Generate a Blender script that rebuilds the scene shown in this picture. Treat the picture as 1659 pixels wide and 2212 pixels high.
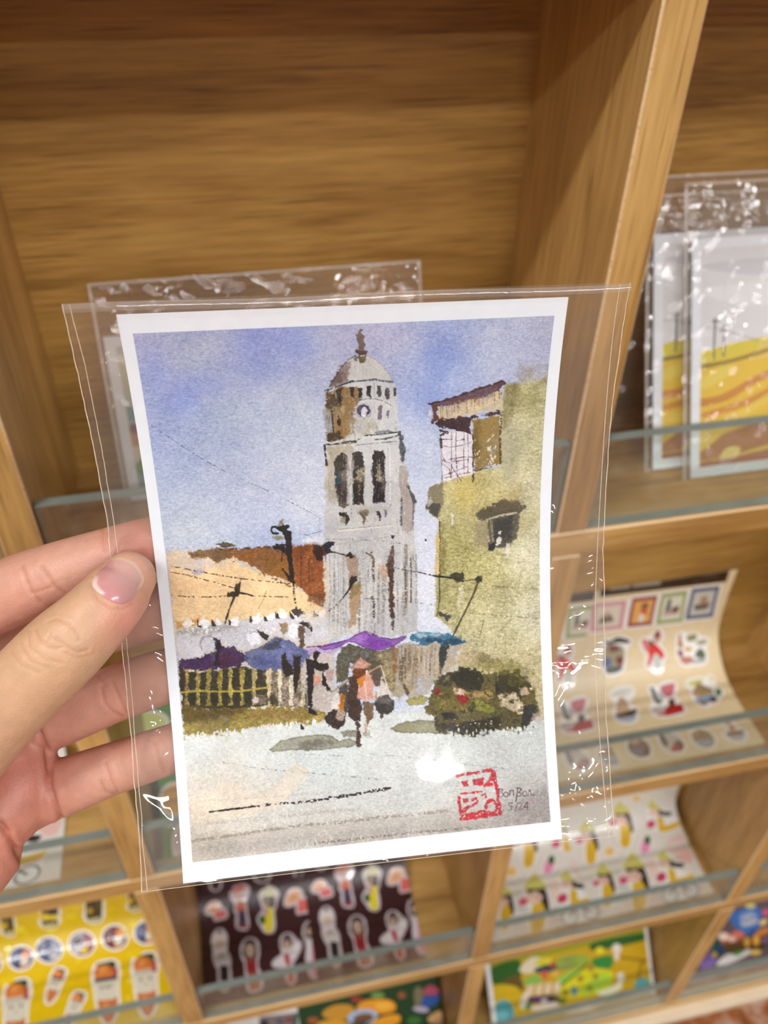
import bpy, bmesh, math, random
import numpy as np
from mathutils import Vector, Matrix, Euler
from mathutils.geometry import tessellate_polygon
from mathutils.bvhtree import BVHTree

for _o in list(bpy.data.objects):
    bpy.data.objects.remove(_o)
random.seed(4)
rng = np.random.default_rng(11)
scene = bpy.context.scene
C = scene.collection

# ------------------------------------------------------------------ camera
FPX, CX, CY = 1755.26, 829.5, 1106.0          # focal length and centre in photo pixels (1659 x 2212)
K = 1.08                                      # metres per shelf unit (300 mm pitch cubes)
ZC = 1.28                                     # camera height over the floor
CAM = np.array([0.0, -0.30763 * K, ZC])
EUL = (math.radians(50.4204), math.radians(-0.8892), math.radians(-12.2179))
RC = np.array(Euler(EUL, 'XYZ').to_matrix())
cam_data = bpy.data.cameras.new('camera')
cam = bpy.data.objects.new('camera', cam_data)
C.objects.link(cam)
cam.location = CAM
cam.rotation_euler = EUL
cam_data.sensor_fit = 'HORIZONTAL'
cam_data.sensor_width = 36.0
cam_data.lens = FPX * 36.0 / 1659.0
cam_data.clip_start = 0.01
cam_data.dof.use_dof = True
cam_data.dof.focus_distance = 0.204
cam_data.dof.aperture_fstop = 18.5
scene.camera = cam

# ------------------------------------------------------------------ light
world = bpy.data.worlds.new('shop_light')
scene.world = world
world.use_nodes = True
world.node_tree.nodes['Background'].inputs[0].default_value = (1.0, 0.985, 0.965, 1)
world.node_tree.nodes['Background'].inputs[1].default_value = 0.21

def area(name, loc, rot, sx, sy, power, col=(1.0, 0.98, 0.955)):
    l = bpy.data.lights.new(name, 'AREA')
    l.shape = 'RECTANGLE'
    l.size, l.size_y = sx, sy
    l.energy = power
    l.color = col
    o = bpy.data.objects.new(name, l)
    C.objects.link(o)
    o.location = loc
    o.rotation_euler = rot
    return o
# rows of ceiling strip lamps in the shop, the nearest a little in front of the shelf
area('ceiling_lamp', (-1.1, -0.86, ZC + 1.46), (0, 0, 0), 1.0, 0.10, 26)
area('ceiling_lamp', (0.2, -2.5, ZC + 1.50), (0, 0, 0), 1.3, 0.12, 36)
area('ceiling_lamp', (0.34, -4.55, ZC + 1.50), (0, 0, 0), 0.5, 0.10, 56)
area('ceiling_lamp', (1.25, -2.0, ZC + 1.50), (0, 0, 0), 1.3, 0.14, 32)
area('ceiling_lamp', (-1.8, -2.4, ZC + 1.50), (0, 0, 0), 1.3, 0.14, 28)

scene.view_settings.view_transform = 'Standard'
scene.view_settings.look = 'None'
scene.view_settings.gamma = 1.0
scene.view_settings.use_curve_mapping = False
scene.view_settings.exposure = 0.06
scene.cycles.transparent_max_bounces = 40
scene.cycles.max_bounces = 10

# ------------------------------------------------------------------ helpers
def lin(c):
    c = np.asarray(c, float) / 255.0
    return np.where(c <= 0.04045, c / 12.92, ((c + 0.055) / 1.055) ** 2.4)
def lin4(c):
    r = lin(c)
    return (float(r[0]), float(r[1]), float(r[2]), 1.0)
def cam_pt(px, py, d):
    """photo pixel at depth d (metres along the optical axis) -> world point"""
    return RC @ np.array([(px - CX) / FPX * d, -(py - CY) / FPX * d, -d]) + CAM
def cam2world(P):
    return np.asarray(P) @ RC.T + CAM
def project(Pw):
    q = (np.asarray(Pw) - CAM) @ RC
    return np.stack([CX + FPX * q[..., 0] / -q[..., 2], CY - FPX * q[..., 1] / -q[..., 2]], -1)
def ray(px, py):
    return RC @ np.array([(px - CX) / FPX, -(py - CY) / FPX, -1.0])

def tag(o, label, cat, group=None):
    o['label'] = label
    o['category'] = cat
    if group:
        o['group'] = group
    return o
def empty(name, loc):
    o = bpy.data.objects.new(name, None)
    C.objects.link(o)
    o.empty_display_size = 0.02
    o.location = loc
    return o
def link(name, me, mat=None, parent=None, loc=None):
    o = bpy.data.objects.new(name, me)
    C.objects.link(o)
    if mat is not None and len(me.materials) == 0:
        for m in (mat if isinstance(mat, (list, tuple)) else [mat]):
            me.materials.append(m)
    if loc is not None:
        o.location = loc
    if parent is not None:
        o.parent = parent
        o.matrix_parent_inverse = Matrix.Translation(-Vector(parent.location))
    return o
def mesh_from(name, verts, faces, smooth=False):
    me = bpy.data.meshes.new(name)
    me.from_pydata([tuple(v) for v in verts], [], [tuple(f) for f in faces])
    me.update()
    if smooth:
        me.polygons.foreach_set('use_smooth', [True] * len(me.polygons))
    return me
def set_face_cols(me, cols):
    """per-face linear rgb -> corner colour attribute 'print'"""
    a = me.color_attributes.new('print', 'FLOAT_COLOR', 'CORNER')
    n = np.zeros(len(me.polygons), int)
    me.polygons.foreach_get('loop_total', n)
    c = np.repeat(np.asarray(cols, float), n, axis=0)
    c4 = np.ones((len(c), 4), np.float32)
    c4[:, :3] = c
    a.data.foreach_set('color', c4.ravel())
def box_mesh(name, x0, x1, y0, y1, z0, z1, bevel=0.0, bev_mat=None):
    """box around its own centre; returns mesh, centre"""
    c = ((x0 + x1) / 2, (y0 + y1) / 2, (z0 + z1) / 2)
    bm = bmesh.new()
    bmesh.ops.create_cube(bm, size=1.0)
    bmesh.ops.scale(bm, vec=(x1 - x0, y1 - y0, z1 - z0), verts=bm.verts)
    if bevel:
        r = bmesh.ops.bevel(bm, geom=list(bm.edges), offset=bevel, segments=1, affect='EDGES')
        if bev_mat is not None:
            for f in r['faces']:
                f.material_index = bev_mat
    me = bpy.data.meshes.new(name)
    bm.to_mesh(me)
    bm.free()
    return me, c

# ------------------------------------------------------------------ materials
def new_mat(name):
    m = bpy.data.materials.new(name)
    m.use_nodes = True
    nt = m.node_tree
    for n in list(nt.nodes):
        nt.nodes.remove(n)
    out = nt.nodes.new('ShaderNodeOutputMaterial')
    return m, nt, out
def N(nt, t, **kw):
    n = nt.nodes.new(t)
    for k, v in kw.items():
        if k.startswith('i_'):
            n.inputs[k[2:].replace('_', ' ')].default_value = v
        else:
            setattr(n, k, v)
    return n
def wood(name, grain, dark, mid, light, rough=0.42):
    """laminate oak: grain axis 0/1/2 in object space"""
    m, nt, out = new_mat(name)
    L = nt.links.new
    tc = N(nt, 'ShaderNodeTexCoord')
    oi = N(nt, 'ShaderNodeObjectInfo')
    off = N(nt, 'ShaderNodeVectorMath', operation='MULTIPLY_ADD')
    L(tc.outputs['Object'], off.inputs[0])
    off.inputs[1].default_value = (1, 1, 1)
    mulr = N(nt, 'ShaderNodeMath', operation='MULTIPLY')
    L(oi.outputs['Random'], mulr.inputs[0])
    mulr.inputs[1].default_value = 7.0
    L(mulr.outputs[0], off.inputs[2])
    def nz(scale, det, stretch, dist=0.0, rgh=0.55):
        mp = N(nt, 'ShaderNodeMapping')
        s = [scale] * 3
        s[grain] = scale / stretch
        mp.inputs['Scale'].default_value = s
        L(off.outputs[0], mp.inputs[0])
        n = N(nt, 'ShaderNodeTexNoise', i_Scale=1.0, i_Detail=det, i_Roughness=rgh, i_Distortion=dist)
        L(mp.outputs[0], n.inputs['Vector'])
        return n
    a = nz(36, 4.0, 9.0, 0.6)
    b = nz(400, 3.0, 18.0, 0.35)
    c = nz(620, 2.0, 30.0)
    d = nz(9, 2.0, 2.5, 0.3)
    r1 = N(nt, 'ShaderNodeValToRGB')
    r1.color_ramp.elements[0].position = 0.30
    r1.color_ramp.elements[0].color = lin4(dark)
    r1.color_ramp.elements[1].position = 0.72
    r1.color_ramp.elements[1].color = lin4(light)
    e = r1.color_ramp.elements.new(0.5)
    e.color = lin4(mid)
    mix = N(nt, 'ShaderNodeMath', operation='MULTIPLY_ADD')
    L(b.outputs['Fac'], mix.inputs[0]); mix.inputs[1].default_value = 0.21
    mix2 = N(nt, 'ShaderNodeMath', operation='MULTIPLY_ADD')
    L(a.outputs['Fac'], mix2.inputs[0]); mix2.inputs[1].default_value = 0.26
    mix3 = N(nt, 'ShaderNodeMath', operation='MULTIPLY')
    L(d.outputs['Fac'], mix3.inputs[0]); mix3.inputs[1].default_value = 0.32
    L(mix3.outputs[0], mix2.inputs[2]); L(mix2.outputs[0], mix.inputs[2])
    L(mix.outputs[0], r1.inputs[0])
    # pores
    rp = N(nt, 'ShaderNodeValToRGB')
    rp.color_ramp.elements[0].position = 0.30
    rp.color_ramp.elements[0].color = (0.38, 0.32, 0.26, 1)
    rp.color_ramp.elements[1].position = 0.44
    rp.color_ramp.elements[1].color = (1, 1, 1, 1)
    L(c.outputs['Fac'], rp.inputs[0])
    mm = N(nt, 'ShaderNodeMix', data_type='RGBA', blend_type='MULTIPLY')
    mm.inputs[0].default_value = 0.6
    L(r1.outputs[0], mm.inputs[6]); L(rp.outputs[0], mm.inputs[7])
    p = N(nt, 'ShaderNodeBsdfPrincipled', i_Roughness=rough)
    L(mm.outputs[2], p.inputs['Base Color'])
    bp = N(nt, 'ShaderNodeBump', i_Strength=0.12, i_Distance=0.0006)
    L(c.outputs['Fac'], bp.inputs['Height'])
    L(bp.outputs[0], p.inputs['Normal'])
    L(p.outputs[0], out.inputs[0])
    return m
OAK = dict(dark=(156, 115, 58), mid=(220, 178, 110), light=(244, 210, 146))
M_wood_x = wood('oak_laminate_across', 0, **OAK)
M_wood_z = wood('oak_laminate_upright', 2, **OAK)
M_back = wood('oak_back_panel', 0, dark=(138, 99, 44), mid=(202, 159, 86), light=(232, 192, 122))
M_edge = wood('oak_edge_band', 0, dark=(226, 190, 142), mid=(242, 212, 168), light=(250, 226, 190), rough=0.35)

def plain(name, col, rough=0.5, spec=0.5, noise=0.0, nscale=200.0, bump=0.0, coat=0.0):
    m, nt, out = new_mat(name)
    p = N(nt, 'ShaderNodeBsdfPrincipled', i_Roughness=rough)
    p.inputs['Specular IOR Level'].default_value = spec
    p.inputs['Coat Weight'].default_value = coat
    p.inputs['Coat Roughness'].default_value = 0.05
    tc = N(nt, 'ShaderNodeTexCoord')
    n = N(nt, 'ShaderNodeTexNoise', i_Scale=nscale, i_Detail=3.0)
    nt.links.new(tc.outputs['Object'], n.inputs['Vector'])
    r = N(nt, 'ShaderNodeValToRGB')
    c = np.array(col, float)
    r.color_ramp.elements[0].position = 0.3
    r.color_ramp.elements[0].color = lin4(np.clip(c * (1 - noise), 0, 255))
    r.color_ramp.elements[1].position = 0.7
    r.color_ramp.elements[1].color = lin4(np.clip(c * (1 + noise * 0.5), 0, 255))
    nt.links.new(n.outputs['Fac'], r.inputs[0])
    nt.links.new(r.outputs[0], p.inputs['Base Color'])
    if bump:
        b = N(nt, 'ShaderNodeBump', i_Strength=bump, i_Distance=0.0003)
        nt.links.new(n.outputs['Fac'], b.inputs['Height'])
        nt.links.new(b.outputs[0], p.inputs['Normal'])
    nt.links.new(p.outputs[0], out.inputs[0])
    return m
def printed(name, rough=0.35, grain=0.0, gscale=900.0, coat=0.0, bump=0.0, spec=0.5):
    """flat print: colours come from the mesh's 'print' attribute, a little paper grain on top"""
    m, nt, out = new_mat(name)
    L = nt.links.new
    at = N(nt, 'ShaderNodeAttribute', attribute_name='print')
    tc = N(nt, 'ShaderNodeTexCoord')
    n = N(nt, 'ShaderNodeTexNoise', i_Scale=gscale, i_Detail=4.0, i_Roughness=0.7)
    L(tc.outputs['Object'], n.inputs['Vector'])
    mr = N(nt, 'ShaderNodeMapRange')
    mr.inputs[1].default_value = 0.25
    mr.inputs[2].default_value = 0.75
    mr.inputs[3].default_value = 1.0 - grain
    mr.inputs[4].default_value = 1.0 + grain
    L(n.outputs['Fac'], mr.inputs[0])
    vm = N(nt, 'ShaderNodeVectorMath', operation='SCALE')
    L(at.outputs['Color'], vm.inputs[0]); L(mr.outputs[0], vm.inputs['Scale'])
    p = N(nt, 'ShaderNodeBsdfPrincipled', i_Roughness=rough)
    p.inputs['Specular IOR Level'].default_value = spec
    p.inputs['Coat Weight'].default_value = coat
    p.inputs['Coat Roughness'].default_value = 0.04
    L(vm.outputs[0], p.inputs['Base Color'])
    if bump:
        b = N(nt, 'ShaderNodeBump', i_Strength=bump, i_Distance=0.0002)
        L(n.outputs['Fac'], b.inputs['Height'])
        L(b.outputs[0], p.inputs['Normal'])
    L(p.outputs[0], out.inputs[0])
    return m
M_print = printed('sticker_print', rough=0.30, grain=0.03, coat=0.25)
M_paint = printed('watercolour_print', rough=0.6, grain=0.12, gscale=2300.0, bump=0.15, spec=0.12)
M_white = plain('white_card_stock', (238, 243, 252), 0.5, 0.35, 0.012, 300.0)
M_glassedge = plain('glass_lip_edge', (132, 141, 134), 0.25, 0.5, 0.06, 40.0)
M_plinth = plain('cream_plinth', (232, 214, 186), 0.4, 0.5, 0.04, 30.0)

def film(name, haze=0.07, refl=1.0, bump=0.35, bscale=38.0, rough=0.04, tint=(0.97, 0.965, 0.955), hazecol=(0.86, 0.80, 0.75)):
    """thin clear plastic: see-through, fresnel gloss, a little milky haze"""
    m, nt, out = new_mat(name)
    L = nt.links.new
    tr = N(nt, 'ShaderNodeBsdfTransparent')
    tr.inputs[0].default_value = (*tint, 1)
    gl = N(nt, 'ShaderNodeBsdfGlossy', i_Roughness=rough)
    gl.inputs[0].default_value = (1, 1, 1, 1)
    df = N(nt, 'ShaderNodeBsdfDiffuse')
    df.inputs[0].default_value = (*hazecol, 1)
    fr = N(nt, 'ShaderNodeLayerWeight', i_Blend=0.5)        # Schlick reflectance, the same from both sides
    pw = N(nt, 'ShaderNodeMath', operation='POWER')
    pw.inputs[1].default_value = 5.0
    L(fr.outputs['Facing'], pw.inputs[0])
    mu = N(nt, 'ShaderNodeMath', operation='MULTIPLY_ADD')
    mu.use_clamp = True
    mu.inputs[1].default_value = 0.9 * refl
    mu.inputs[2].default_value = 0.045 * refl
    L(pw.outputs[0], mu.inputs[0])
    m1 = N(nt, 'ShaderNodeMixShader')
    m1.inputs[0].default_value = haze
    L(tr.outputs[0], m1.inputs[1]); L(df.outputs[0], m1.inputs[2])
    m2 = N(nt, 'ShaderNodeMixShader')
    L(mu.outputs[0], m2.inputs[0]); L(m1.outputs[0], m2.inputs[1]); L(gl.outputs[0], m2.inputs[2])
    if bump:
        tc = N(nt, 'ShaderNodeTexCoord')
        n = N(nt, 'ShaderNodeTexNoise', i_Scale=bscale, i_Detail=2.0, i_Distortion=0.8)
        L(tc.outputs['Object'], n.inputs['Vector'])
        b = N(nt, 'ShaderNodeBump', i_Strength=bump, i_Distance=0.01)
        L(n.outputs['Fac'], b.inputs['Height'])
        L(b.outputs[0], gl.inputs['Normal']); L(b.outputs[0], fr.inputs['Normal'])
    L(m2.outputs[0], out.inputs[0])
    return m
M_glass = film('glass_lip_pane', haze=0.03, refl=1.0, bump=0.0, rough=0.01, tint=(0.93, 0.96, 0.945), hazecol=(0.8, 0.85, 0.82))
M_film = film('clear_plastic_film', haze=0.012, bump=0.035, bscale=30.0)
M_film_back = film('clear_plastic_back_film', haze=0.055, bump=0.3, bscale=55.0)
M_film_old = film('crinkled_plastic_film', haze=0.05, bump=0.85, bscale=46.0)
M_seam = film('plastic_seam', haze=0.45, refl=1.6, bump=0.5, bscale=300.0, hazecol=(0.93, 0.88, 0.80))
# ------------------------------------------------------------------ shelving
T = 0.018 * K
XA, P, Z1, Q, D, G, GH = 0.16823 * K, 0.27778 * K, -0.29301 * K + ZC, 0.27959 * K, 0.11846 * K, 0.0086 * K, 0.05856 * K
def shelf_z(r):          # top of the shelf board that is the floor of row r (1 = the row behind the card)
    return Z1 - (r - 1) * Q
shelf = empty('display_shelf', (XA, D / 2, 0.0))
tag(shelf, 'oak laminate cube shelving unit with glass lips, filled with postcards and stickers', 'shelf')
cols = [XA + P * k for k in range(-2, 3)]             # left faces of the upright boards
XMIN, XMAX = cols[0], cols[-1] + T
for r in range(0, 5):                                  # continuous boards
    z = shelf_z(r)
    me, c = box_mesh('shelf_board', XMIN, XMAX, 0.0, D, z - T, z, 0.0009, 1)
    link('shelf_board', me, [M_wood_x, M_edge], shelf, c)
for r in range(0, 5):
    zb, zt = shelf_z(r), (shelf_z(r - 1) - T if r > 0 else shelf_z(0) + 0.16)
    if r == 0:
        zt = zb + 0.14
    for x in cols:
        me, c = box_mesh('upright_board', x, x + T, 0.0, D, zb, zt, 0.0009, 1)
        link('upright_board', me, [M_wood_z, M_edge], shelf, c)
for r in range(1, 5):
    for k in range(4):
        x0, x1 = cols[k] + T, cols[k + 1]
        z0, z1 = shelf_z(r), shelf_z(r - 1) - T
        me, c = box_mesh('back_panel', x0, x1, D - 0.006, D, z0, z1)
        link('back_panel', me, M_back, shelf, c)
        # glass lip: pane with green-grey cut edges
        g0, g1 = G - 0.0072, G - 0.0005
        bm = bmesh.new()
        bmesh.ops.create_cube(bm, size=1.0)
        bmesh.ops.scale(bm, vec=(x1 - x0 - 0.002, g1 - g0, GH), verts=bm.verts)
        bm.normal_update()
        for f in bm.faces:
            f.material_index = 0 if abs(f.normal.y) > 0.5 else 1
        me = bpy.data.meshes.new('glass_lip')
        bm.to_mesh(me); bm.free()
        link('glass_lip', me, [M_glass, M_glassedge], shelf, ((x0 + x1) / 2, (g0 + g1) / 2, z0 + GH / 2 + 0.0003))

# plinth and floor
def floor_mat():
    m, nt, out = new_mat('brown_marble_floor')
    L = nt.links.new
    tc = N(nt, 'ShaderNodeTexCoord')
    n = N(nt, 'ShaderNodeTexNoise', i_Scale=9.0, i_Detail=7.0, i_Roughness=0.62, i_Distortion=1.4)
    L(tc.outputs['Object'], n.inputs['Vector'])
    r = N(nt, 'ShaderNodeValToRGB')
    r.color_ramp.elements[0].position = 0.32
    r.color_ramp.elements[0].color = lin4((96, 48, 20))
    r.color_ramp.elements[1].position = 0.72
    r.color_ramp.elements[1].color = lin4((226, 206, 186))
    e = r.color_ramp.elements.new(0.5); e.color = lin4((158, 96, 56))
    L(n.outputs['Fac'], r.inputs[0])
    p = N(nt, 'ShaderNodeBsdfPrincipled', i_Roughness=0.18)
    L(r.outputs[0], p.inputs['Base Color']); L(p.outputs[0], out.inputs[0])
    return m
M_floor = floor_mat()
zbot = shelf_z(4) - T
me, c = box_mesh('trim_1', XMIN, XMAX, -0.014, D, zbot - 0.016, zbot, 0.002)
o = link('trim_1', me, M_plinth, None, c); o['kind'] = 'structure'
tag(o, 'cream ledge running under the lowest oak shelf board', 'trim')
me, c = box_mesh('floor', -3.2, 3.2, -5.2, D + 0.1, -0.03, 0.0)
o = link('floor', me, M_floor, None, c); o['kind'] = 'structure'
tag(o, 'polished brown floor with white marble veining', 'floor')
me, c = box_mesh('trim_2', XMIN, XMAX, 0.004, D, 0.0, zbot - 0.016)
o = link('trim_2', me, M_plinth, None, c); o['kind'] = 'structure'
tag(o, 'recessed cream plinth below the shelving', 'trim')
me, c = box_mesh('wall_back', -3.2, 3.2, D + 0.004, D + 0.1, 0.0, 2.8)
o = link('wall_back', me, plain('wall_paint', (222, 212, 198), 0.7, 0.3, 0.02, 20), None, c); o['kind'] = 'structure'
tag(o, 'plain shop wall behind the shelving', 'wall')
# ------------------------------------------------------------------ printed sheets
CROPS = {  # photo crop origin and zoom used while tracing
    'Y': (0, 1940, 4.1475), 'K': (420, 1850, 5.925), 'W': (1080, 1690, 3.456), 'T': (1290, 1210, 5.3516),
    'S': (1290, 1340, 4.496), 'M': (1040, 2000, 4.1475), 'V': (1440, 1900, 7.0913), 'F': (560, 2090, 3.95),
    'C': (1380, 350, 3.115), 'L': (130, 640, 4.337), 'R': (0, 1600, 3.614), 'H1': (0, 1000, 2.457), 'P': (0, 0, 1.0)}
def px(crop, pts):
    x0, y0, s = CROPS[crop]
    return [(x0 + x / s, y0 + y / s) for x, y in pts]
def smooth(pts, n=5):
    """closed Catmull-Rom through pts"""
    p = np.array(pts, float)
    out = []
    m = len(p)
    for i in range(m):
        a, b, c, d = p[i - 1], p[i], p[(i + 1) % m], p[(i + 2) % m]
        for t in np.arange(n) / n:
            out.append(0.5 * (2 * b + (c - a) * t + (2 * a - 5 * b + 4 * c - d) * t * t + (3 * b - a - 3 * c + d) * t ** 3))
    return [tuple(q) for q in out]
def ell(cx, cy, rx, ry, rot=0, n=18):
    a = math.radians(rot)
    return [(cx + rx * math.cos(t) * math.cos(a) - ry * math.sin(t) * math.sin(a),
             cy + rx * math.cos(t) * math.sin(a) + ry * math.sin(t) * math.cos(a)) for t in np.arange(n) * 2 * math.pi / n]
def line(pts, w):
    """open polyline -> ribbon polygons"""
    out = []
    for (x0, y0), (x1, y1) in zip(pts[:-1], pts[1:]):
        l = math.hypot(x1 - x0, y1 - y0) or 1
        nx, ny = -(y1 - y0) / l * w / 2, (x1 - x0) / l * w / 2
        out.append([(x0 + nx, y0 + ny), (x1 + nx, y1 + ny), (x1 - nx, y1 - ny), (x0 - nx, y0 - ny)])
    return out
def ring(cx, cy, rx, ry, w, rot=0, n=18):
    e = ell(cx, cy, rx, ry, rot, n)
    return line(e + [e[0]], w)

class Sheet:
    """flexible sheet: profile curve (y,z) swept along x.  u = x (m), v = arc length (m)"""
    def __init__(s, x0, x1, prof, length=None, zfloor=0.0, skew=0.0):
        s.x0, s.x1 = x0, x1
        p = np.array(prof, float)
        t = np.linspace(0, 1, len(p))
        # smooth resample by Catmull-Rom
        out = []
        for i in range(len(p) - 1):
            a, b, c, d = p[max(i - 1, 0)], p[i], p[i + 1], p[min(i + 2, len(p) - 1)]
            for q in np.arange(24) / 24:
                out.append(0.5 * (2 * b + (c - a) * q + (2 * a - 5 * b + 4 * c - d) * q * q + (3 * b - a - 3 * c + d) * q ** 3))
        out.append(p[-1])
        o = np.array(out)
        o[:, 1] += zfloor
        s.pts = o
        s.arc = np.concatenate([[0], np.cumsum(np.linalg.norm(np.diff(o, axis=0), axis=1))])
        s.len = length or s.arc[-1]
        s.skew = skew
    def at(s, u, v, h=0.0):
        v = np.asarray(v, float)
        y = np.interp(v, s.arc, s.pts[:, 0]); z = np.interp(v, s.arc, s.pts[:, 1])
        e = 1e-3
        dy = np.interp(v + e, s.arc, s.pts[:, 0]) - np.interp(v - e, s.arc, s.pts[:, 0])
        dz = np.interp(v + e, s.arc, s.pts[:, 1]) - np.interp(v - e, s.arc, s.pts[:, 1])
        l = np.hypot(dy, dz) + 1e-12
        return np.stack([np.asarray(u, float) + s.skew * v + 0 * v, y - dz / l * h, z + dy / l * h], -1)
    def hit(s, x, y):
        d = ray(x, y)
        tt = (s.pts[:, 0] - CAM[1]) / d[1]
        diff = CAM[2] + tt * d[2] - s.pts[:, 1]
        k = np.where(np.sign(diff[:-1]) != np.sign(diff[1:]))[0]
        if len(k):
            k = k[0]
            f = diff[k] / (diff[k] - diff[k + 1])
            v = s.arc[k] + f * (s.arc[k + 1] - s.arc[k]); t = tt[k] + f * (tt[k + 1] - tt[k])
        else:
            # beyond an end: extend the end tangent
            end = 0 if abs(diff[0]) < abs(diff[-1]) else -1
            a, b = (s.pts[0], s.pts[1]) if end == 0 else (s.pts[-2], s.pts[-1])
            tg = (b - a) / np.linalg.norm(b - a)
            A = np.array([[d[1], -tg[0]], [d[2], -tg[1]]])
            t, w = np.linalg.solve(A, np.array([s.pts[end][0] - CAM[1], s.pts[end][1] - CAM[2]]))
            v = s.arc[end] + w
        return (CAM[0] + t * d[0] - s.skew * v, v)
    def uv(s, pts):
        return [s.hit(*q) for q in pts]
    def base_mesh(s, name, thick=0.0004, nv=34, v0=0.0, v1=None):
        v1 = s.len if v1 is None else v1
        vs = np.linspace(v0, v1, nv)
        V = []
        for h in (0.0, thick):
            for u in (s.x0, s.x1):
                V += list(s.at(np.full(nv, u), vs, h))
        n = nv
        F = []
        for i in range(n - 1):
            F += [(2 * n + i, 3 * n + i, 3 * n + i + 1, 2 * n + i + 1), (i, i + 1, n + i + 1, n + i),
                  (i, 2 * n + i, 2 * n + i + 1, i + 1), (n + i, n + i + 1, 3 * n + i + 1, 3 * n + i)]
        F += [(0, n, 3 * n, 2 * n), (n - 1, 3 * n - 1, 4 * n - 1, 2 * n - 1)]
        return mesh_from(name, V, F, False)
    def shapes_mesh(s, name, shapes, h0=0.00045, dh=0.00003, band=0.005, clip=True):
        """shapes: list of (uv polygon, rgb255) painted back to front; real thin layers on the sheet"""
        V, F, Cc = [], [], []
        for k, (poly, col) in enumerate(shapes):
            pts = [(float(a), float(b), 0.0) for a, b in poly]
            if len(pts) < 3:
                continue
            h = h0 + dh * k
            tris = tessellate_polygon([[Vector(q) for q in pts]])
            for tri in tris:
                t = [pts[i][:2] for i in tri]
                if clip:
                    t = clip_poly(t, 0, s.x0, 1); t = clip_poly(t, 0, s.x1, -1)
                    t = clip_poly(t, 1, 0.0, 1); t = clip_poly(t, 1, s.len, -1)
                if len(t) < 3:
                    continue
                lo, hi = min(q[1] for q in t), max(q[1] for q in t)
                b = math.floor(lo / band)
                while b * band < hi:
                    tt = clip_poly(clip_poly(t, 1, b * band, 1), 1, (b + 1) * band, -1)
                    b += 1
                    if len(tt) < 3:
                        continue
                    a = np.array(tt)
                    ar = 0.5 * np.sum(a[:, 0] * np.roll(a[:, 1], -1) - a[:, 1] * np.roll(a[:, 0], -1))
                    if abs(ar) < 1e-11:
                        continue
                    if ar < 0:
                        a = a[::-1]
                    i0 = len(V)
                    V += list(s.at(a[:, 0], a[:, 1], h))
                    F.append(tuple(range(i0, i0 + len(a))))
                    Cc.append(lin(col))
        me = mesh_from(name, V, F)
        if F:
            set_face_cols(me, Cc)
        return me
def clip_poly(p, ax, val, sgn):
    out = []
    for i in range(len(p)):
        a, b = p[i - 1], p[i]
        da, db = (a[ax] - val) * sgn, (b[ax] - val) * sgn
        if (da >= 0) != (db >= 0):
            f = da / (da - db)
            out.append((a[0] + f * (b[0] - a[0]), a[1] + f * (b[1] - a[1])))
        if db >= 0:
            out.append(b)
    return out
def outline(polys, margin, n=44):
    """star-shaped die-cut outline around a set of uv polygons"""
    pts = []
    for p in polys:
        a = np.array(p, float)
        b = np.roll(a, -1, axis=0)
        for t in np.linspace(0, 1, 7)[:-1]:
            pts.append(a + (b - a) * t)
    pts = np.concatenate(pts)
    c = (pts.max(0) + pts.min(0)) / 2
    th = np.arange(n) * 2 * np.pi / n
    ring_ = np.concatenate([pts + margin * np.array([math.cos(q), math.sin(q)]) for q in np.arange(12) * np.pi / 6])
    d = ring_ - c
    an = np.mod(np.arctan2(d[:, 1], d[:, 0]), 2 * np.pi)
    rr = np.linalg.norm(d, axis=1)
    r = np.zeros(n)
    idx = np.round(an / (2 * np.pi) * n).astype(int) % n
    np.maximum.at(r, idx, rr)
    for i in range(n):
        if r[i] == 0:
            r[i] = max(r[i - 1], r[(i + 1) % n])
    r = (np.roll(r, 1) + 2 * r + np.roll(r, -1)) / 4
    return [(c[0] + r[i] * math.cos(th[i]), c[1] + r[i] * math.sin(th[i])) for i in range(n)]

def make_sheet(name, sh, base_col, stickers, label, cat='sticker sheet', group=None, pattern=None, coat=0.3, border=(246, 243, 240), margin=0.0022, rough=0.35, loose=False):
    """stickers: list of lists of (uv polygon, rgb); pattern: uv shapes printed on the sheet itself"""
    root = empty(name, tuple(sh.at((sh.x0 + sh.x1) / 2, 0.0)))
    tag(root, label, cat, group)
    me = sh.base_mesh('sheet')
    link('backing_sheet', me, plain(name + '_paper', base_col, rough, 0.5, 0.02, 120.0, 0.0, coat), root)
    if pattern:
        o = link('printed_pattern', sh.shapes_mesh('pattern', pattern, 0.00041, 0.000004), M_print, root)
        if loose:
            o['kind'] = 'stuff'
    for st in stickers:
        shp = [(outline([p for p, _ in st], margin), border)] + st
        me = sh.shapes_mesh('sticker', shp, 0.00052)
        if len(me.polygons):
            link('sticker', me, M_print, root)
    return root
def copy_tree(root, dx, dz=0.0, dy=0.0):
    r = root.copy(); C.objects.link(r)
    r.location = (root.location[0] + dx, root.location[1] + dy, root.location[2] + dz)
    for ch in list(root.children):
        c = ch.copy(); C.objects.link(c); c.parent = r
        c.matrix_parent_inverse = ch.matrix_parent_inverse.copy()
    return r
def scale_pts(prof):
    return [(a * K, b * K) for a, b in prof]
PROF2 = scale_pts([(.0118, .0006), (.0465, .0012), (.072, .0052), (.090, .0150), (.1055, .034), (.1108, .068), (.1118, .106)])
PROF3 = scale_pts([(.0118, .0006), (.045, .0010), (.072, .0030), (.093, .0085), (.108, .022), (.1112, .045), (.1118, .085)])
PROF4 = scale_pts([(.0118, .0040), (.0375, .0340), (.0615, .0630), (.0850, .0930), (.1085, .1235)])
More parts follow.
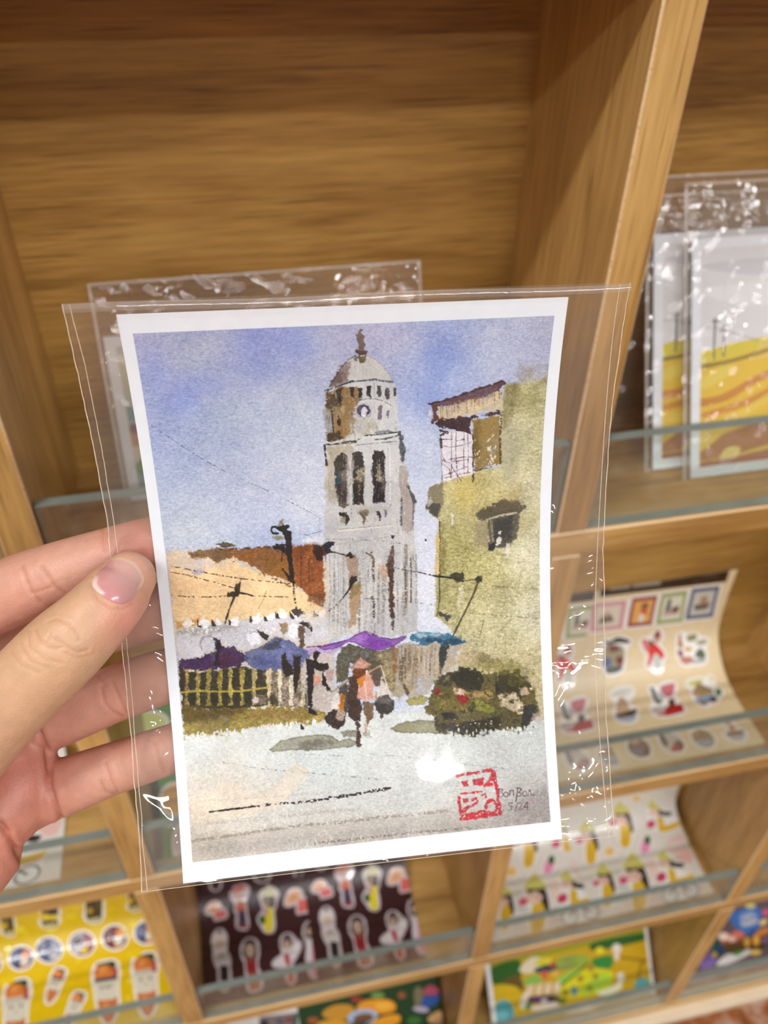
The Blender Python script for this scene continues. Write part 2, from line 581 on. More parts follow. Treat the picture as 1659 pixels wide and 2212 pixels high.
def shp(sh, crop, items):
    """items: (points in crop coordinates, rgb) -> uv shapes on the sheet"""
    out = []
    for pts, col in items:
        if isinstance(pts[0], list):
            for q in pts:
                out.append((sh.uv(px(crop, q)), col))
        else:
            out.append((sh.uv(px(crop, pts)), col))
    return out

# --- row 3 left: yellow sheets with filled baguettes
shY = Sheet(-0.249 * K, -0.113 * K, PROF3, zfloor=shelf_z(3))
ORA, DKG, NAV, CRM = (226, 134, 62), (46, 74, 38), (58, 64, 92), (226, 222, 208)
def banhmi(cx, y0, y1, w, band, face=False, rot=0.0):
    """tall baguette sticker in crop coordinates"""
    L = y1 - y0
    def tr(pts):
        a = math.radians(rot); cy = (y0 + y1) / 2
        return [(cx + (x - cx) * math.cos(a) - (y - cy) * math.sin(a), cy + (x - cx) * math.sin(a) + (y - cy) * math.cos(a)) for x, y in pts]
    h = w / 2
    it = [(tr([(cx - h * .75, y0 + L * .02), (cx + h * .6, y0 - L * .02), (cx + h, y0 + L * .01), (cx + h * .8, y0 + L * .16), (cx - h * .8, y0 + L * .12)]), DKG),
          (tr(smooth([(cx + h * .5, y0 + L * .10), (cx + h * 1.05, y0 + L * .12), (cx + h * 1.0, y0 + L * .26), (cx + h * .5, y0 + L * .24)])), (188, 92, 74)),
          (tr(smooth([(cx - h * .9, y0 + L * .10), (cx - h * .3, y0 + L * .05), (cx + h * .4, y0 + L * .07), (cx + h * .6, y0 + L * .25), (cx, y0 + L * .30), (cx - h * .9, y0 + L * .28)])), ORA),
          (tr(smooth([(cx - h * .55, y0 + L * .13), (cx + h * .0, y0 + L * .09), (cx + h * .1, y0 + L * .14), (cx - h * .4, y0 + L * .19)])), (244, 172, 104)),
          (tr(smooth([(cx - h * .75, y0 + L * .60), (cx + h * .8, y0 + L * .56), (cx + h * .8, y0 + L * .80), (cx + h * .3, y0 + L * .98), (cx - h * .1, y0 + L), (cx - h * .55, y0 + L * .86)])), (212, 120, 62)),
          (tr(smooth([(cx - h * .4, y0 + L * .70), (cx + h * .1, y0 + L * .67), (cx + h * .1, y0 + L * .85), (cx - h * .2, y0 + L * .88)])), (232, 152, 92)),
          (tr([(cx - h, y0 + L * .27), (cx + h, y0 + L * .23), (cx + h * .98, y0 + L * .56), (cx + h * .5, y0 + L * .62), (cx - h * .6, y0 + L * .63), (cx - h * .93, y0 + L * .58)]), CRM),
          (tr([(cx - h, y0 + L * .27), (cx + h, y0 + L * .23), (cx + h, y0 + L * .29), (cx - h, y0 + L * .33)]), band)]
    if face:
        it += [(tr(ell(cx - h * .4, y0 + L * .41, h * .13, L * .02)), (60, 58, 60)), (tr(ell(cx + h * .45, y0 + L * .39, h * .13, L * .02)), (60, 58, 60)),
               (tr([(cx - h * .15, y0 + L * .47), (cx + h * .2, y0 + L * .465), (cx + h * .05, y0 + L * .485)]), (90, 80, 80)),
               (tr(ell(cx + h * .9, y0 + L * .26, h * .25, L * .03)), (170, 40, 44))]
    else:
        it += [(tr(q), (110, 106, 100)) for q in
               line([(cx - h * .5, y0 + L * .45), (cx - h * .4, y0 + L * .39), (cx - h * .25, y0 + L * .44)], w * .05) +
               line([(cx - h * .05, y0 + L * .44), (cx + h * .1, y0 + L * .38), (cx + h * .2, y0 + L * .43)], w * .05) +
               line([(cx + h * .3, y0 + L * .43), (cx + h * .5, y0 + L * .37)], w * .05)]
    return it
def badge(cx, cy, r, base, second, kind):
    it = [(ell(cx, cy, r, r * .96, 0, 26), base)]
    if kind == 0:
        it += [([(cx + r * .02, cy - r * .95), (cx + r * .55, cy - r * .8), (cx + r * .93, cy - r * .2), (cx + r * .85, cy + r * .5), (cx + r * .3, cy + r * .92), (cx, cy + r * .5)], second)]
        for k, yy in enumerate((-.45, -.1, .3)):
            it += [(q, (206, 208, 220)) for q in line([(cx - r * .75, cy + r * yy), (cx - r * .6, cy + r * (yy - .18)), (cx - r * .45, cy + r * yy), (cx - r * .25, cy + r * (yy - .15))], r * .09)]
            it += [(q, (226, 226, 232)) for q in line([(cx + r * .2, cy + r * yy), (cx + r * .35, cy + r * (yy - .2)), (cx + r * .5, cy + r * yy), (cx + r * .75, cy + r * (yy - .18))], r * .09)]
        it += [(ell(cx + r * .4, cy + r * .55, r * .4, r * .16, -10), (224, 224, 230))]
    elif kind == 1:
        it += [(smooth([(cx - r * .9, cy - r * .2), (cx - r * .3, cy - r * .85), (cx + r * .1, cy - r * .9), (cx + r * .05, cy + r * .4), (cx - r * .5, cy + r * .8)]), second),
               (smooth([(cx - r * .7, cy - r * .3), (cx - r * .1, cy - r * .5), (cx + r * .0, cy - r * .1), (cx - r * .6, cy + r * .1)]), (96, 92, 100)),
               (ell(cx - r * .3, cy + r * .5, r * .4, r * .22, -20), (216, 216, 226))]
        for yy in (-.5, -.1, .3):
            it += [(q, (196, 150, 160)) for q in line([(cx + r * .2, cy + r * yy), (cx + r * .45, cy + r * (yy - .2)), (cx + r * .75, cy + r * yy)], r * .10)]
    else:
        it += [(smooth([(cx + r * .05, cy - r * .4), (cx + r * .3, cy - r * .8), (cx + r * .6, cy - r * .6), (cx + r * .6, cy - r * .05), (cx + r * .1, cy - r * .05)]), ORA),
               ([(cx - r * .1, cy), (cx + r * .7, cy - r * .08), (cx + r * .6, cy + r * .6), (cx + r * .0, cy + r * .62)], (226, 222, 214)),
               ([(cx - r * .05, cy + r * .6), (cx + r * .55, cy + r * .6), (cx + r * .3, cy + r * .92), (cx, cy + r * .9)], (222, 150, 96))]
        for yy in (-.35, .0, .35):
            it += [(q, second) for q in line([(cx - r * .7, cy + r * yy), (cx - r * .5, cy + r * (yy - .2)), (cx - r * .3, cy + r * yy)], r * .09)]
    return it
def cup(cx, y0, y1, w):
    h = w / 2
    return [([(cx - h, y0), (cx + h, y0), (cx + h * .85, y1 - 30), (cx + h * .5, y1), (cx - h * .5, y1), (cx - h * .85, y1 - 30)], (50, 42, 30)),
            ([(cx - h * .9, y1 - 60), (cx + h * .9, y1 - 75), (cx + h * .8, y1 - 18), (cx - h * .6, y1 - 4)], (70, 62, 34)),
            (smooth([(cx - h * .7, y1 - 110), (cx - h * .2, y1 - 130), (cx - h * .1, y1 - 70), (cx - h * .7, y1 - 60)]), (196, 160, 48)),
            ([(cx + h * .3, y0), (cx + h, y0), (cx + h * .9, y0 + 60), (cx + h * .4, y0 + 40)], (150, 36, 30)),
            (smooth([(cx - h * .6, y1 - 25), (cx + h * .6, y1 - 45), (cx + h * .5, y1 - 14), (cx - h * .4, y1 - 6)]), (214, 208, 150))]
stk = [banhmi(487, 625, 950, 100, NAV, False, 20), banhmi(655, 835, 1180, 96, (200, 198, 192), False, 22),
       banhmi(955, 575, 1120, 205, NAV, False, -3), banhmi(1305, 505, 1060, 195, (206, 204, 198), True, -3),
       badge(440, 465, 112, (66, 74, 122), (112, 118, 152), 0), badge(735, 410, 110, (136, 52, 58), (170, 170, 182), 1),
       badge(1030, 352, 108, (104, 34, 36), (176, 140, 150), 2), badge(1310, 310, 100, (56, 66, 116), (150, 150, 190), 2),
       cup(445, -40, 262, 165), cup(840, -120, 210, 165), cup(1200, -150, 110, 110)]
pat = []
for i in range(70):
    u = random.uniform(shY.x0, shY.x1); v = random.uniform(0, 0.19 * K)
    r = random.uniform(.002, .006)
    pat.append(([(u + r * math.cos(a), v + r * math.sin(a)) for a in np.arange(8) * math.pi / 4], random.choice([(242, 214, 20), (226, 192, 8), (238, 206, 30), (246, 222, 60)])))
yroot = make_sheet('sticker_sheet', shY, (232, 198, 12), [shp(shY, 'Y', s) for s in stk],
                   'yellow sheet of baguette stickers beside the oak upright, bottom left', group='yellow baguette sticker sheets', pattern=pat, loose=True)
y2 = copy_tree(yroot, -0.1185 * K, -0.0003, 0.0005)
y2['label'] = 'yellow baguette sticker sheet cut off by the left photo edge'

# --- row 3 centre: dark maroon sheets with figures
shK = Sheet(-0.0911 * K, 0.0170 * K, PROF3, zfloor=shelf_z(3))
SKIN = (196, 168, 150)
ks = [[(smooth([(470, 500), (520, 400), (600, 365), (670, 390), (690, 440), (620, 440), (540, 460), (500, 520)]), (214, 92, 48)), (ell(575, 500, 45, 55), SKIN),
       ([(545, 570), (640, 570), (660, 700), (525, 700)], (196, 96, 60)), ([(560, 690), (650, 690), (670, 890), (565, 890)], (74, 62, 84)), ([(555, 880), (675, 880), (690, 920), (560, 920)], (150, 50, 60))],
      [([(840, 480), (955, 370), (1070, 470), (1040, 510), (860, 510)], (206, 200, 160)), ([(870, 510), (1030, 510), (1030, 650), (980, 660), (880, 600)], (92, 78, 62)), (ell(920, 585, 50, 60), SKIN),
       ([(930, 650), (1010, 670), (1000, 970), (910, 970), (890, 850)], (222, 206, 48)), (smooth([(830, 780), (890, 760), (910, 840), (850, 870)]), (52, 92, 40)), (smooth([(890, 670), (930, 660), (930, 760), (890, 740)]), (186, 140, 150))],
      [(smooth([(150, 700), (210, 600), (300, 590), (330, 660), (260, 720), (200, 730)]), (226, 170, 140)), (smooth([(190, 680), (230, 620), (280, 640), (250, 690)]), (206, 140, 90)), ([(260, 710), (390, 680), (410, 770), (270, 810)], (214, 104, 98))],
      [(smooth([(1160, 600), (1220, 450), (1340, 430), (1370, 520), (1280, 600), (1200, 620)]), (226, 176, 144)), (smooth([(1210, 560), (1250, 490), (1320, 480), (1290, 560)]), (206, 146, 96)), ([(1330, 560), (1470, 540), (1470, 690), (1320, 730)], (214, 106, 100))],
      [(ell(322, 1080, 78, 110), (214, 206, 200)), (ell(320, 965, 32, 26), (84, 80, 76)), (ell(322, 1120, 55, 60), (208, 186, 164)), (smooth([(260, 1250), (420, 1250), (440, 1400), (360, 1440), (290, 1400)]), (204, 196, 194)),
       ([(325, 1400), (435, 1400), (440, 1600), (335, 1600)], (40, 38, 38)), (ell(345, 1270, 18, 24), (150, 90, 86)), ([(350, 1640), (440, 1640), (420, 1720), (370, 1720)], (176, 128, 84))],
      [(smooth([(620, 1200), (650, 1090), (710, 1060), (780, 1090), (800, 1200), (790, 1300), (640, 1300)]), (64, 50, 44)), (ell(710, 1205, 62, 80), SKIN), ([(650, 1290), (790, 1280), (800, 1480), (670, 1490)], (140, 40, 42)),
       ([(690, 1280), (750, 1280), (730, 1370)], (120, 100, 98)), ([(690, 1560), (840, 1540), (850, 1700), (710, 1730)], (172, 92, 66)), ([(680, 1480), (800, 1470), (840, 1560), (690, 1570)], (150, 60, 50))],
      [(smooth([(1120, 1100), (1150, 1010), (1220, 1000), (1250, 1090), (1240, 1160), (1130, 1170)]), (84, 72, 70)), (ell(1180, 1135, 52, 60), SKIN), (smooth([(1250, 1180), (1320, 1090), (1350, 1140), (1300, 1260), (1260, 1330)]), (226, 222, 224)),
       (smooth([(1010, 1380), (1120, 1280), (1180, 1260), (1240, 1320), (1200, 1400), (1080, 1400)]), (220, 212, 216)), ([(1140, 1260), (1200, 1240), (1230, 1390), (1180, 1400)], (180, 36, 40)), ([(1190, 1460), (1270, 1450), (1275, 1620), (1200, 1630)], (196, 76, 56)), (ell(1275, 1222, 14, 14), (190, 40, 50))],
      [(smooth([(1410, 950), (1440, 860), (1510, 850), (1540, 930), (1500, 1040), (1420, 1030)]), (70, 60, 58)), (ell(1475, 960, 40, 55), SKIN), ([(1450, 1060), (1530, 1050), (1590, 1380), (1600, 1540), (1500, 1560), (1470, 1340)], (222, 150, 176)), ([(1450, 1060), (1500, 1060), (1500, 1340), (1440, 1330)], (222, 214, 222))],
      [(ell(270, 350, 60, 80), (40, 34, 30))], [(ell(865, 230, 95, 90), (48, 50, 36))], [([(1290, 100), (1370, 100), (1370, 250), (1300, 250)], (34, 32, 36))]]
kroot = make_sheet('sticker_sheet', shK, (58, 30, 32), [shp(shK, 'K', s) for s in ks],
                   'maroon sheet of costumed figure stickers below the held card, left of the pair', group='maroon figure sticker sheets', border=(206, 194, 200), coat=0.5, margin=0.0019)
k2 = copy_tree(kroot, 0.1085 * K)
k2['label'] = 'maroon sheet of costumed figure stickers below the held card, right of the pair'

# --- row 3 right: white sheets with ladies in yellow
shW = Sheet(0.3070 * K, 0.4395 * K, PROF3, zfloor=shelf_z(3))
HAT, HAIR, YEL, FCE, ROSE, PNK = (214, 208, 120), (58, 44, 42), (228, 186, 54), (240, 206, 190), (206, 70, 104), (240, 206, 202)
def lady(cx, cy, s, bike=False, side=1):
    return [(smooth([(cx + 5 * s, cy + 30 * s), (cx + 62 * s, cy + 45 * s), (cx + 98 * s, cy + 170 * s), (cx + 70 * s, cy + 205 * s), (cx + 45 * s, cy + 130 * s)]), HAIR),
            (smooth([(cx - 2 * s, cy + 128 * s), (cx + 42 * s, cy + 118 * s), (cx + 76 * s, cy + 195 * s), (cx + 62 * s, cy + 300 * s), (cx + 2 * s, cy + 305 * s), (cx - 12 * s, cy + 210 * s)]), YEL),
            ([(cx + 22 * s, cy + 200 * s), (cx + 32 * s, cy + 200 * s), (cx + 36 * s, cy + 300 * s), (cx + 26 * s, cy + 300 * s)], (206, 158, 36)),
            (ell(cx - 4 * s, cy + 82 * s, 54 * s, 52 * s), FCE),
            (smooth([(cx - 52 * s, cy + 46 * s), (cx, cy + 22 * s), (cx + 58 * s, cy + 46 * s), (cx + 48 * s, cy + 84 * s), (cx + 8 * s, cy + 56 * s), (cx - 34 * s, cy + 66 * s)]), HAIR),
            ([(cx - 84 * s, cy + 40 * s), (cx - 14 * s, cy - 62 * s), (cx + 80 * s, cy + 34 * s), (cx, cy + 46 * s)], HAT),
            (ell(cx - 66 * s, cy + 118 * s, 28 * s, 26 * s), ROSE), (ell(cx - 66 * s, cy + 118 * s, 12 * s, 11 * s), (228, 130, 150)),
            (ell(cx + 22 * s, cy + 98 * s, 13 * s, 8 * s), (226, 150, 140)), (ell(cx - 24 * s, cy + 84 * s, 6 * s, 5 * s), HAIR), (ell(cx + 8 * s, cy + 82 * s, 6 * s, 5 * s), HAIR)]
def biker(cx, cy, s):
    it = [(smooth([(cx + 20 * s, cy + 10 * s), (cx + 70 * s, cy + 35 * s), (cx + 130 * s, cy + 40 * s), (cx + 120 * s, cy + 70 * s), (cx + 40 * s, cy + 60 * s)]), HAIR),
          (ell(cx, cy + 40 * s, 36 * s, 34 * s), FCE), ([(cx - 60 * s, cy + 5 * s), (cx - 10 * s, cy - 55 * s), (cx + 60 * s, cy + 25 * s), (cx, cy + 20 * s)], HAT),
          (smooth([(cx + 30 * s, cy + 70 * s), (cx + 70 * s, cy + 90 * s), (cx + 90 * s, cy + 140 * s), (cx + 190 * s, cy + 110 * s), (cx + 190 * s, cy + 150 * s), (cx + 90 * s, cy + 190 * s), (cx + 40 * s, cy + 180 * s)]), YEL),
          (smooth([(cx - 50 * s, cy + 120 * s), (cx, cy + 100 * s), (cx + 10 * s, cy + 150 * s), (cx - 40 * s, cy + 165 * s)]), ROSE)]
    it += [(q, (120, 112, 112)) for q in ring(cx + 40 * s, cy + 255 * s, 52 * s, 48 * s, 8 * s) + ring(cx + 180 * s, cy + 225 * s, 50 * s, 42 * s, 8 * s) + line([(cx + 40 * s, cy + 250 * s), (cx + 90 * s, cy + 190 * s), (cx + 180 * s, cy + 225 * s)], 9 * s)]
    return it
ws = [lady(1000, 590, 1.22), biker(1225, 560, 1.12), lady(775, 650, .9), biker(1145, 180, 1.0)[:5], lady(905, 190, .95),
      [(ell(1085, 480, 36, 56, 15), (236, 150, 190)), (smooth([(1075, 430), (1090, 400), (1120, 410), (1120, 455), (1095, 465)]), (52, 100, 56))],
      [([(770, 520), (820, 470), (865, 520), (815, 560)], (238, 196, 120))], [([(980, 120), (1010, 90), (1060, 120), (1010, 145)], (232, 196, 80))],
      lady(650, 330, .9)]
wp = [(sh_, col) for sh_, col in shp(shW, 'W', [(smooth([(1230, 470), (1340, 390), (1400, 470), (1440, 590), (1380, 600), (1290, 540)]), (238, 196, 190)),
      (smooth([(1110, 600), (1150, 570), (1190, 620), (1170, 700), (1120, 700)]), (244, 216, 206)), (ell(1190, 885, 45, 30), (196, 194, 196)), (ell(1020, 920, 60, 30, -15), (190, 190, 190)),
      (ell(930, 780, 50, 30), (200, 204, 204)), (smooth([(760, 920), (830, 880), (840, 940), (780, 960)]), (242, 214, 206)), (smooth([(880, 1010), (1560, 840), (1560, 800), (1300, 820), (980, 880)]), (236, 216, 208)),
      (ell(810, 895, 20, 26), (226, 190, 80)), (ell(1300, 280, 60, 30), (244, 224, 220))])]
wroot = make_sheet('sticker_sheet', shW, (230, 226, 218), [shp(shW, 'W', s) for s in ws],
                   'white sheet of stickers of ladies in yellow, right of the pair on the glass-lipped shelf', group='white lady sticker sheets', pattern=wp, border=(246, 244, 244), coat=0.5, margin=0.0014)
w2 = copy_tree(wroot, -0.1125 * K, -0.0003, 0.0005)
w2['label'] = 'white sheet of stickers of ladies in yellow, left of the pair beside the upright'
w3 = copy_tree(wroot, -(0.4395 + 0.157) * K, Q)
w3['label'] = 'white sheet of yellow bicycle lady stickers behind the palm at far left'

# --- row 2 right: cream sheets of stamps and food stickers
shS = Sheet(0.2745 * K, 0.4020 * K, PROF2, zfloor=shelf_z(2))
shS.len = min(shS.len, shS.hit(1583, 1217)[1])
def stamp(q, frame, bg, extra):
    """q: four corners in T crop"""
    q = np.array(q, float); c = q.mean(0)
    inn = [tuple(c + (p - c) * 0.74) for p in q]
    def m(a, b):
        return tuple((q[0] * (1 - a) + q[1] * a) * (1 - b) + (q[3] * (1 - a) + q[2] * a) * b)
    it = [([tuple(p) for p in q], frame), (inn, bg)]
    for pts, col in extra:
        it.append(([m(*p) for p in pts], col))
    return it
hdr = [([(20, 265), (1545, 70), (1490, 245), (20, 425)], (50, 32, 24))]
hdr += [(q, (176, 164, 150)) for q in sum([line([(150 + 20 * i, 345 - 2.3 * i), (158 + 20 * i, 290 - 2.3 * i), (168 + 20 * i, 342 - 2.3 * i)], 9) for i in range(11)], [])]
hdr += [(q, (176, 164, 150)) for q in sum([line([(415 + 21 * i, 312 - 2.3 * i), (424 + 21 * i, 258 - 2.3 * i), (434 + 21 * i, 308 - 2.3 * i)], 9) for i in range(15)], [])]
hdr += [(q, (120, 104, 84)) for q in line([(1210, 165), (1400, 140)], 9) + line([(1210, 205), (1390, 182)], 9) + line([(1100, 245), (1190, 232)], 9)]
sp = shp(shS, 'T', hdr)
st_ = [stamp([(-60, 500), (345, 455), (290, 790), (-90, 830)], (214, 150, 158), (226, 214, 200), [([(.3, .5), (.6, .45), (.7, .7), (.2, .75)], (120, 112, 96)), ([(.4, .35), (.55, .35), (.55, .5), (.4, .5)], (206, 170, 140))]),
       stamp([(405, 435), (700, 400), (630, 745), (340, 775)], (156, 62, 64), (232, 172, 96), [([(.4, .25), (.65, .2), (.7, .4), (.5, .45)], (130, 74, 56)), ([(.4, .4), (.6, .42), (.75, .6), (.5, .6)], (210, 74, 54)), ([(.4, .6), (.6, .58), (.62, .85), (.42, .85)], (236, 226, 214))]),
       stamp([(745, 385), (1045, 345), (985, 710), (670, 745)], (160, 168, 104), (224, 224, 206), [([(.3, .2), (.42, .2), (.45, .6), (.25, .62)], (92, 92, 90)), ([(.5, .5), (.78, .45), (.75, .65), (.5, .65)], (106, 60, 52)), ([(.2, .65), (.78, .62), (.78, .7), (.2, .72)], (196, 130, 130))]),
       stamp([(1095, 325), (1420, 290), (1335, 655), (1010, 690)], (92, 104, 134), (206, 204, 196), [([(.2, .55), (.8, .5), (.7, .7), (.3, .72)], (104, 94, 78)), ([(.4, .3), (.62, .28), (.65, .55), (.4, .55)], (178, 140, 108))])]
st_ = [shp(shS, 'T', s) for s in st_]
ss = [[(smooth([(60, 190), (120, 200), (200, 160), (310, 190), (300, 220), (200, 215), (100, 230)]), (66, 60, 64)), (smooth([(70, 250), (150, 230), (250, 260), (260, 380), (220, 480), (120, 500), (60, 420)]), (168, 158, 130)), (ell(160, 275, 50, 38), (132, 84, 90)), (ell(215, 390, 36, 44), (130, 56, 52)), (ell(95, 410, 45, 50), (104, 118, 160)), (smooth([(80, 470), (240, 440), (210, 500), (110, 520)]), (60, 64, 62))],
      [(smooth([(545, 150), (585, 90), (615, 130), (605, 200), (560, 210)]), (160, 60, 66)), (ell(575, 190, 28, 30), (206, 168, 142)), (smooth([(470, 280), (530, 210), (600, 260), (650, 330), (620, 380), (560, 320), (510, 440), (480, 430), (500, 340)]), (222, 70, 62)), (smooth([(430, 190), (490, 190), (500, 300), (460, 290)]), (224, 130, 126)), (smooth([(540, 370), (590, 340), (620, 400), (600, 510), (570, 500)]), (206, 208, 204)), (ell(518, 215, 18, 30), (80, 66, 62))],
      [(smooth([(780, 250), (800, 110), (820, 200), (830, 260)]), (190, 132, 84)), (ell(880, 280, 36, 24), (216, 178, 74)), (smooth([(870, 150), (960, 130), (950, 190), (880, 200)]), (150, 146, 106)), (smooth([(950, 320), (1000, 270), (1050, 330), (1030, 370), (960, 360)]), (84, 104, 76)), (smooth([(800, 370), (900, 350), (940, 400), (850, 430)]), (196, 120, 90)), (smooth([(960, 200), (1060, 180), (1050, 230), (980, 240)]), (178, 174, 150)), (smooth([(780, 290), (820, 290), (830, 350), (790, 350)]), (150, 80, 80)), (smooth([(900, 400), (1040, 370), (1030, 410), (920, 420)]), (170, 170, 172))],
      [(smooth([(120, 740), (200, 670), (330, 660), (330, 720), (220, 740)]), (214, 216, 204)), (smooth([(180, 880), (210, 760), (260, 760), (310, 850), (300, 920), (200, 910)]), (206, 178, 150)), (smooth([(170, 920), (250, 900), (370, 860), (380, 900), (300, 950), (200, 940)]), (88, 80, 66)), (smooth([(190, 950), (380, 930), (330, 990), (230, 985)]), (178, 184, 200)), (ell(240, 780, 28, 24), (196, 160, 134))],
      [([(510, 650), (540, 650), (600, 780), (590, 810), (560, 800)], (70, 72, 76)), ([(560, 700), (640, 690), (650, 780), (580, 780)], (206, 210, 214)), (smooth([(610, 650), (740, 610), (750, 660), (720, 740), (660, 740)]), (206, 120, 132)), ([(690, 770), (750, 760), (760, 880), (700, 880)], (82, 60, 56)), ([(570, 930), (680, 840), (820, 810), (850, 890), (700, 930)], (190, 44, 48)), (smooth([(530, 860), (640, 850), (650, 900), (560, 910)]), (208, 196, 196)), (ell(600, 795, 24, 20), (50, 50, 52))],
      [(smooth([(870, 610), (1000, 570), (1020, 610), (930, 640)]), (206, 206, 130)), (smooth([(930, 700), (980, 620), (1100, 680), (1120, 740), (960, 750)]), (170, 150, 106)), (smooth([(950, 770), (1130, 720), (1110, 790), (990, 800)]), (150, 176, 216)), (ell(1175, 700, 34, 40), (90, 126, 84)), (ell(1125, 770, 40, 32), (110, 90, 92)), (ell(1110, 570, 24, 20), (220, 214, 120)), (ell(960, 715, 34, 28), (206, 152, 124)), (smooth([(980, 790), (1080, 790), (1050, 830), (1000, 820)]), (150, 136, 110)), (line([(960, 610), (1130, 690)], 14)[0], (120, 96, 70))],
      [(ell(405, 1240, 118, 88, 28), (128, 112, 96)), (ell(360, 1170, 50, 36), (206, 176, 158)), (ell(400, 1280, 60, 34, 20), (130, 132, 152)), (ell(480, 1290, 34, 36), (120, 84, 64))],
      [(ell(720, 1190, 118, 88, 28), (206, 198, 190)), (smooth([(590, 1110), (640, 1120), (690, 1210), (650, 1220)]), (96, 92, 88)), (ell(790, 1225, 55, 55), (140, 78, 66)), (ell(740, 1255, 24, 30), (190, 70, 70))],
      [(ell(1030, 1150, 118, 80, 28), (156, 140, 108)), (smooth([(930, 1170), (1120, 1170), (1080, 1220), (990, 1210)]), (166, 178, 200)), (ell(950, 1110, 40, 30), (190, 152, 110))],
      [(smooth([(1250, 1100), (1420, 1070), (1400, 1110), (1280, 1130)]), (96, 82, 62)), (ell(1265, 1000, 40, 30), (206, 178, 152)), (smooth([(1280, 1130), (1440, 1110), (1400, 1170), (1320, 1170)]), (186, 184, 190)), (smooth([(1290, 1010), (1340, 1040), (1330, 1090), (1280, 1090)]), (196, 164, 130))]]
sroot = make_sheet('sticker_sheet', shS, (236, 216, 178), st_ + [shp(shS, 'S', s) for s in ss],
                   'cream sheet of stamp and food stickers with dark header, curling up the cubby back', group='cream food sticker sheets', border=(248, 246, 244), coat=0.2, margin=0.0022)
link('header_band', shS.shapes_mesh('header_band', sp, 0.00043, 0.000004), M_print, sroot)
s2 = copy_tree(sroot, -0.083 * K, -0.0003, 0.0005)
s2['label'] = 'cream food sticker sheet seen through the clear sleeve edge of the held card'

# --- row 2 centre: green sheet behind the hand
shG = Sheet(-0.0911 * K, 0.030 * K, scale_pts([(.0118, .0006), (.035, .006), (.060, .0195), (.0765, .034), (.095, .062), (.106, .10)]), zfloor=shelf_z(2))
gs = [[(ell(1370, 460, 110, 120), (226, 172, 96))], [(ell(1440, 800, 80, 140), (222, 190, 200))], [(ell(1330, 640, 30, 16), (212, 160, 80))]]
g_extra = [[(px('P', ell(345, 1395, 30, 14))), (196, 40, 44)], [(px('P', ell(320, 1560, 40, 22))), (196, 206, 120)]]
groot = make_sheet('sticker_sheet', shG, (74, 132, 44), [shp(shG, 'R', s) for s in gs] + [[(shG.uv(a), b)] for a, b in g_extra],
                   'green sheet of round stickers behind the little finger, seen through plastic', border=(232, 226, 224), coat=0.5)
# its dark left border
link('dark_border', shG.shapes_mesh('border', [([(shG.x0, 0), (shG.x0 + .006, 0), (shG.x0 + .006, shG.len), (shG.x0, shG.len)], (42, 40, 30))], 0.00045), M_print, groot)

# --- row 4: picture cards
M_text = printed('lettering', 0.4)
def text_part(sh, parent, word, corner, along, up, col, h=0.0006):
    """lettering laid on a sheet: corner, along, up are photo pixels of the word's box"""
    cu = bpy.data.curves.new('t', 'FONT'); cu.body = word; cu.resolution_u = 2
    to = bpy.data.objects.new('t', cu); C.objects.link(to)
    dg = bpy.context.evaluated_depsgraph_get()
    me = bpy.data.meshes.new_from_object(to.evaluated_get(dg))
    bpy.data.objects.remove(to)
    co = np.array([v.co[:2] for v in me.vertices])
    co = (co - co.min(0)) / (co.max(0) - co.min(0))
    a, b, c = (np.array(sh.hit(*q)) for q in (corner, along, up))
    uv = a + co[:, :1] * (b - a) + co[:, 1:] * (c - a)
    Pw = sh.at(uv[:, 0], uv[:, 1], h)
    me2 = mesh_from('lettering', Pw, [tuple(p.vertices) for p in me.polygons])
    set_face_cols(me2, [lin(col)] * len(me2.polygons))
    return link('lettering', me2, M_text, parent)
shM = Sheet(0.2250 * K, 0.4405 * K, PROF4, zfloor=shelf_z(4))
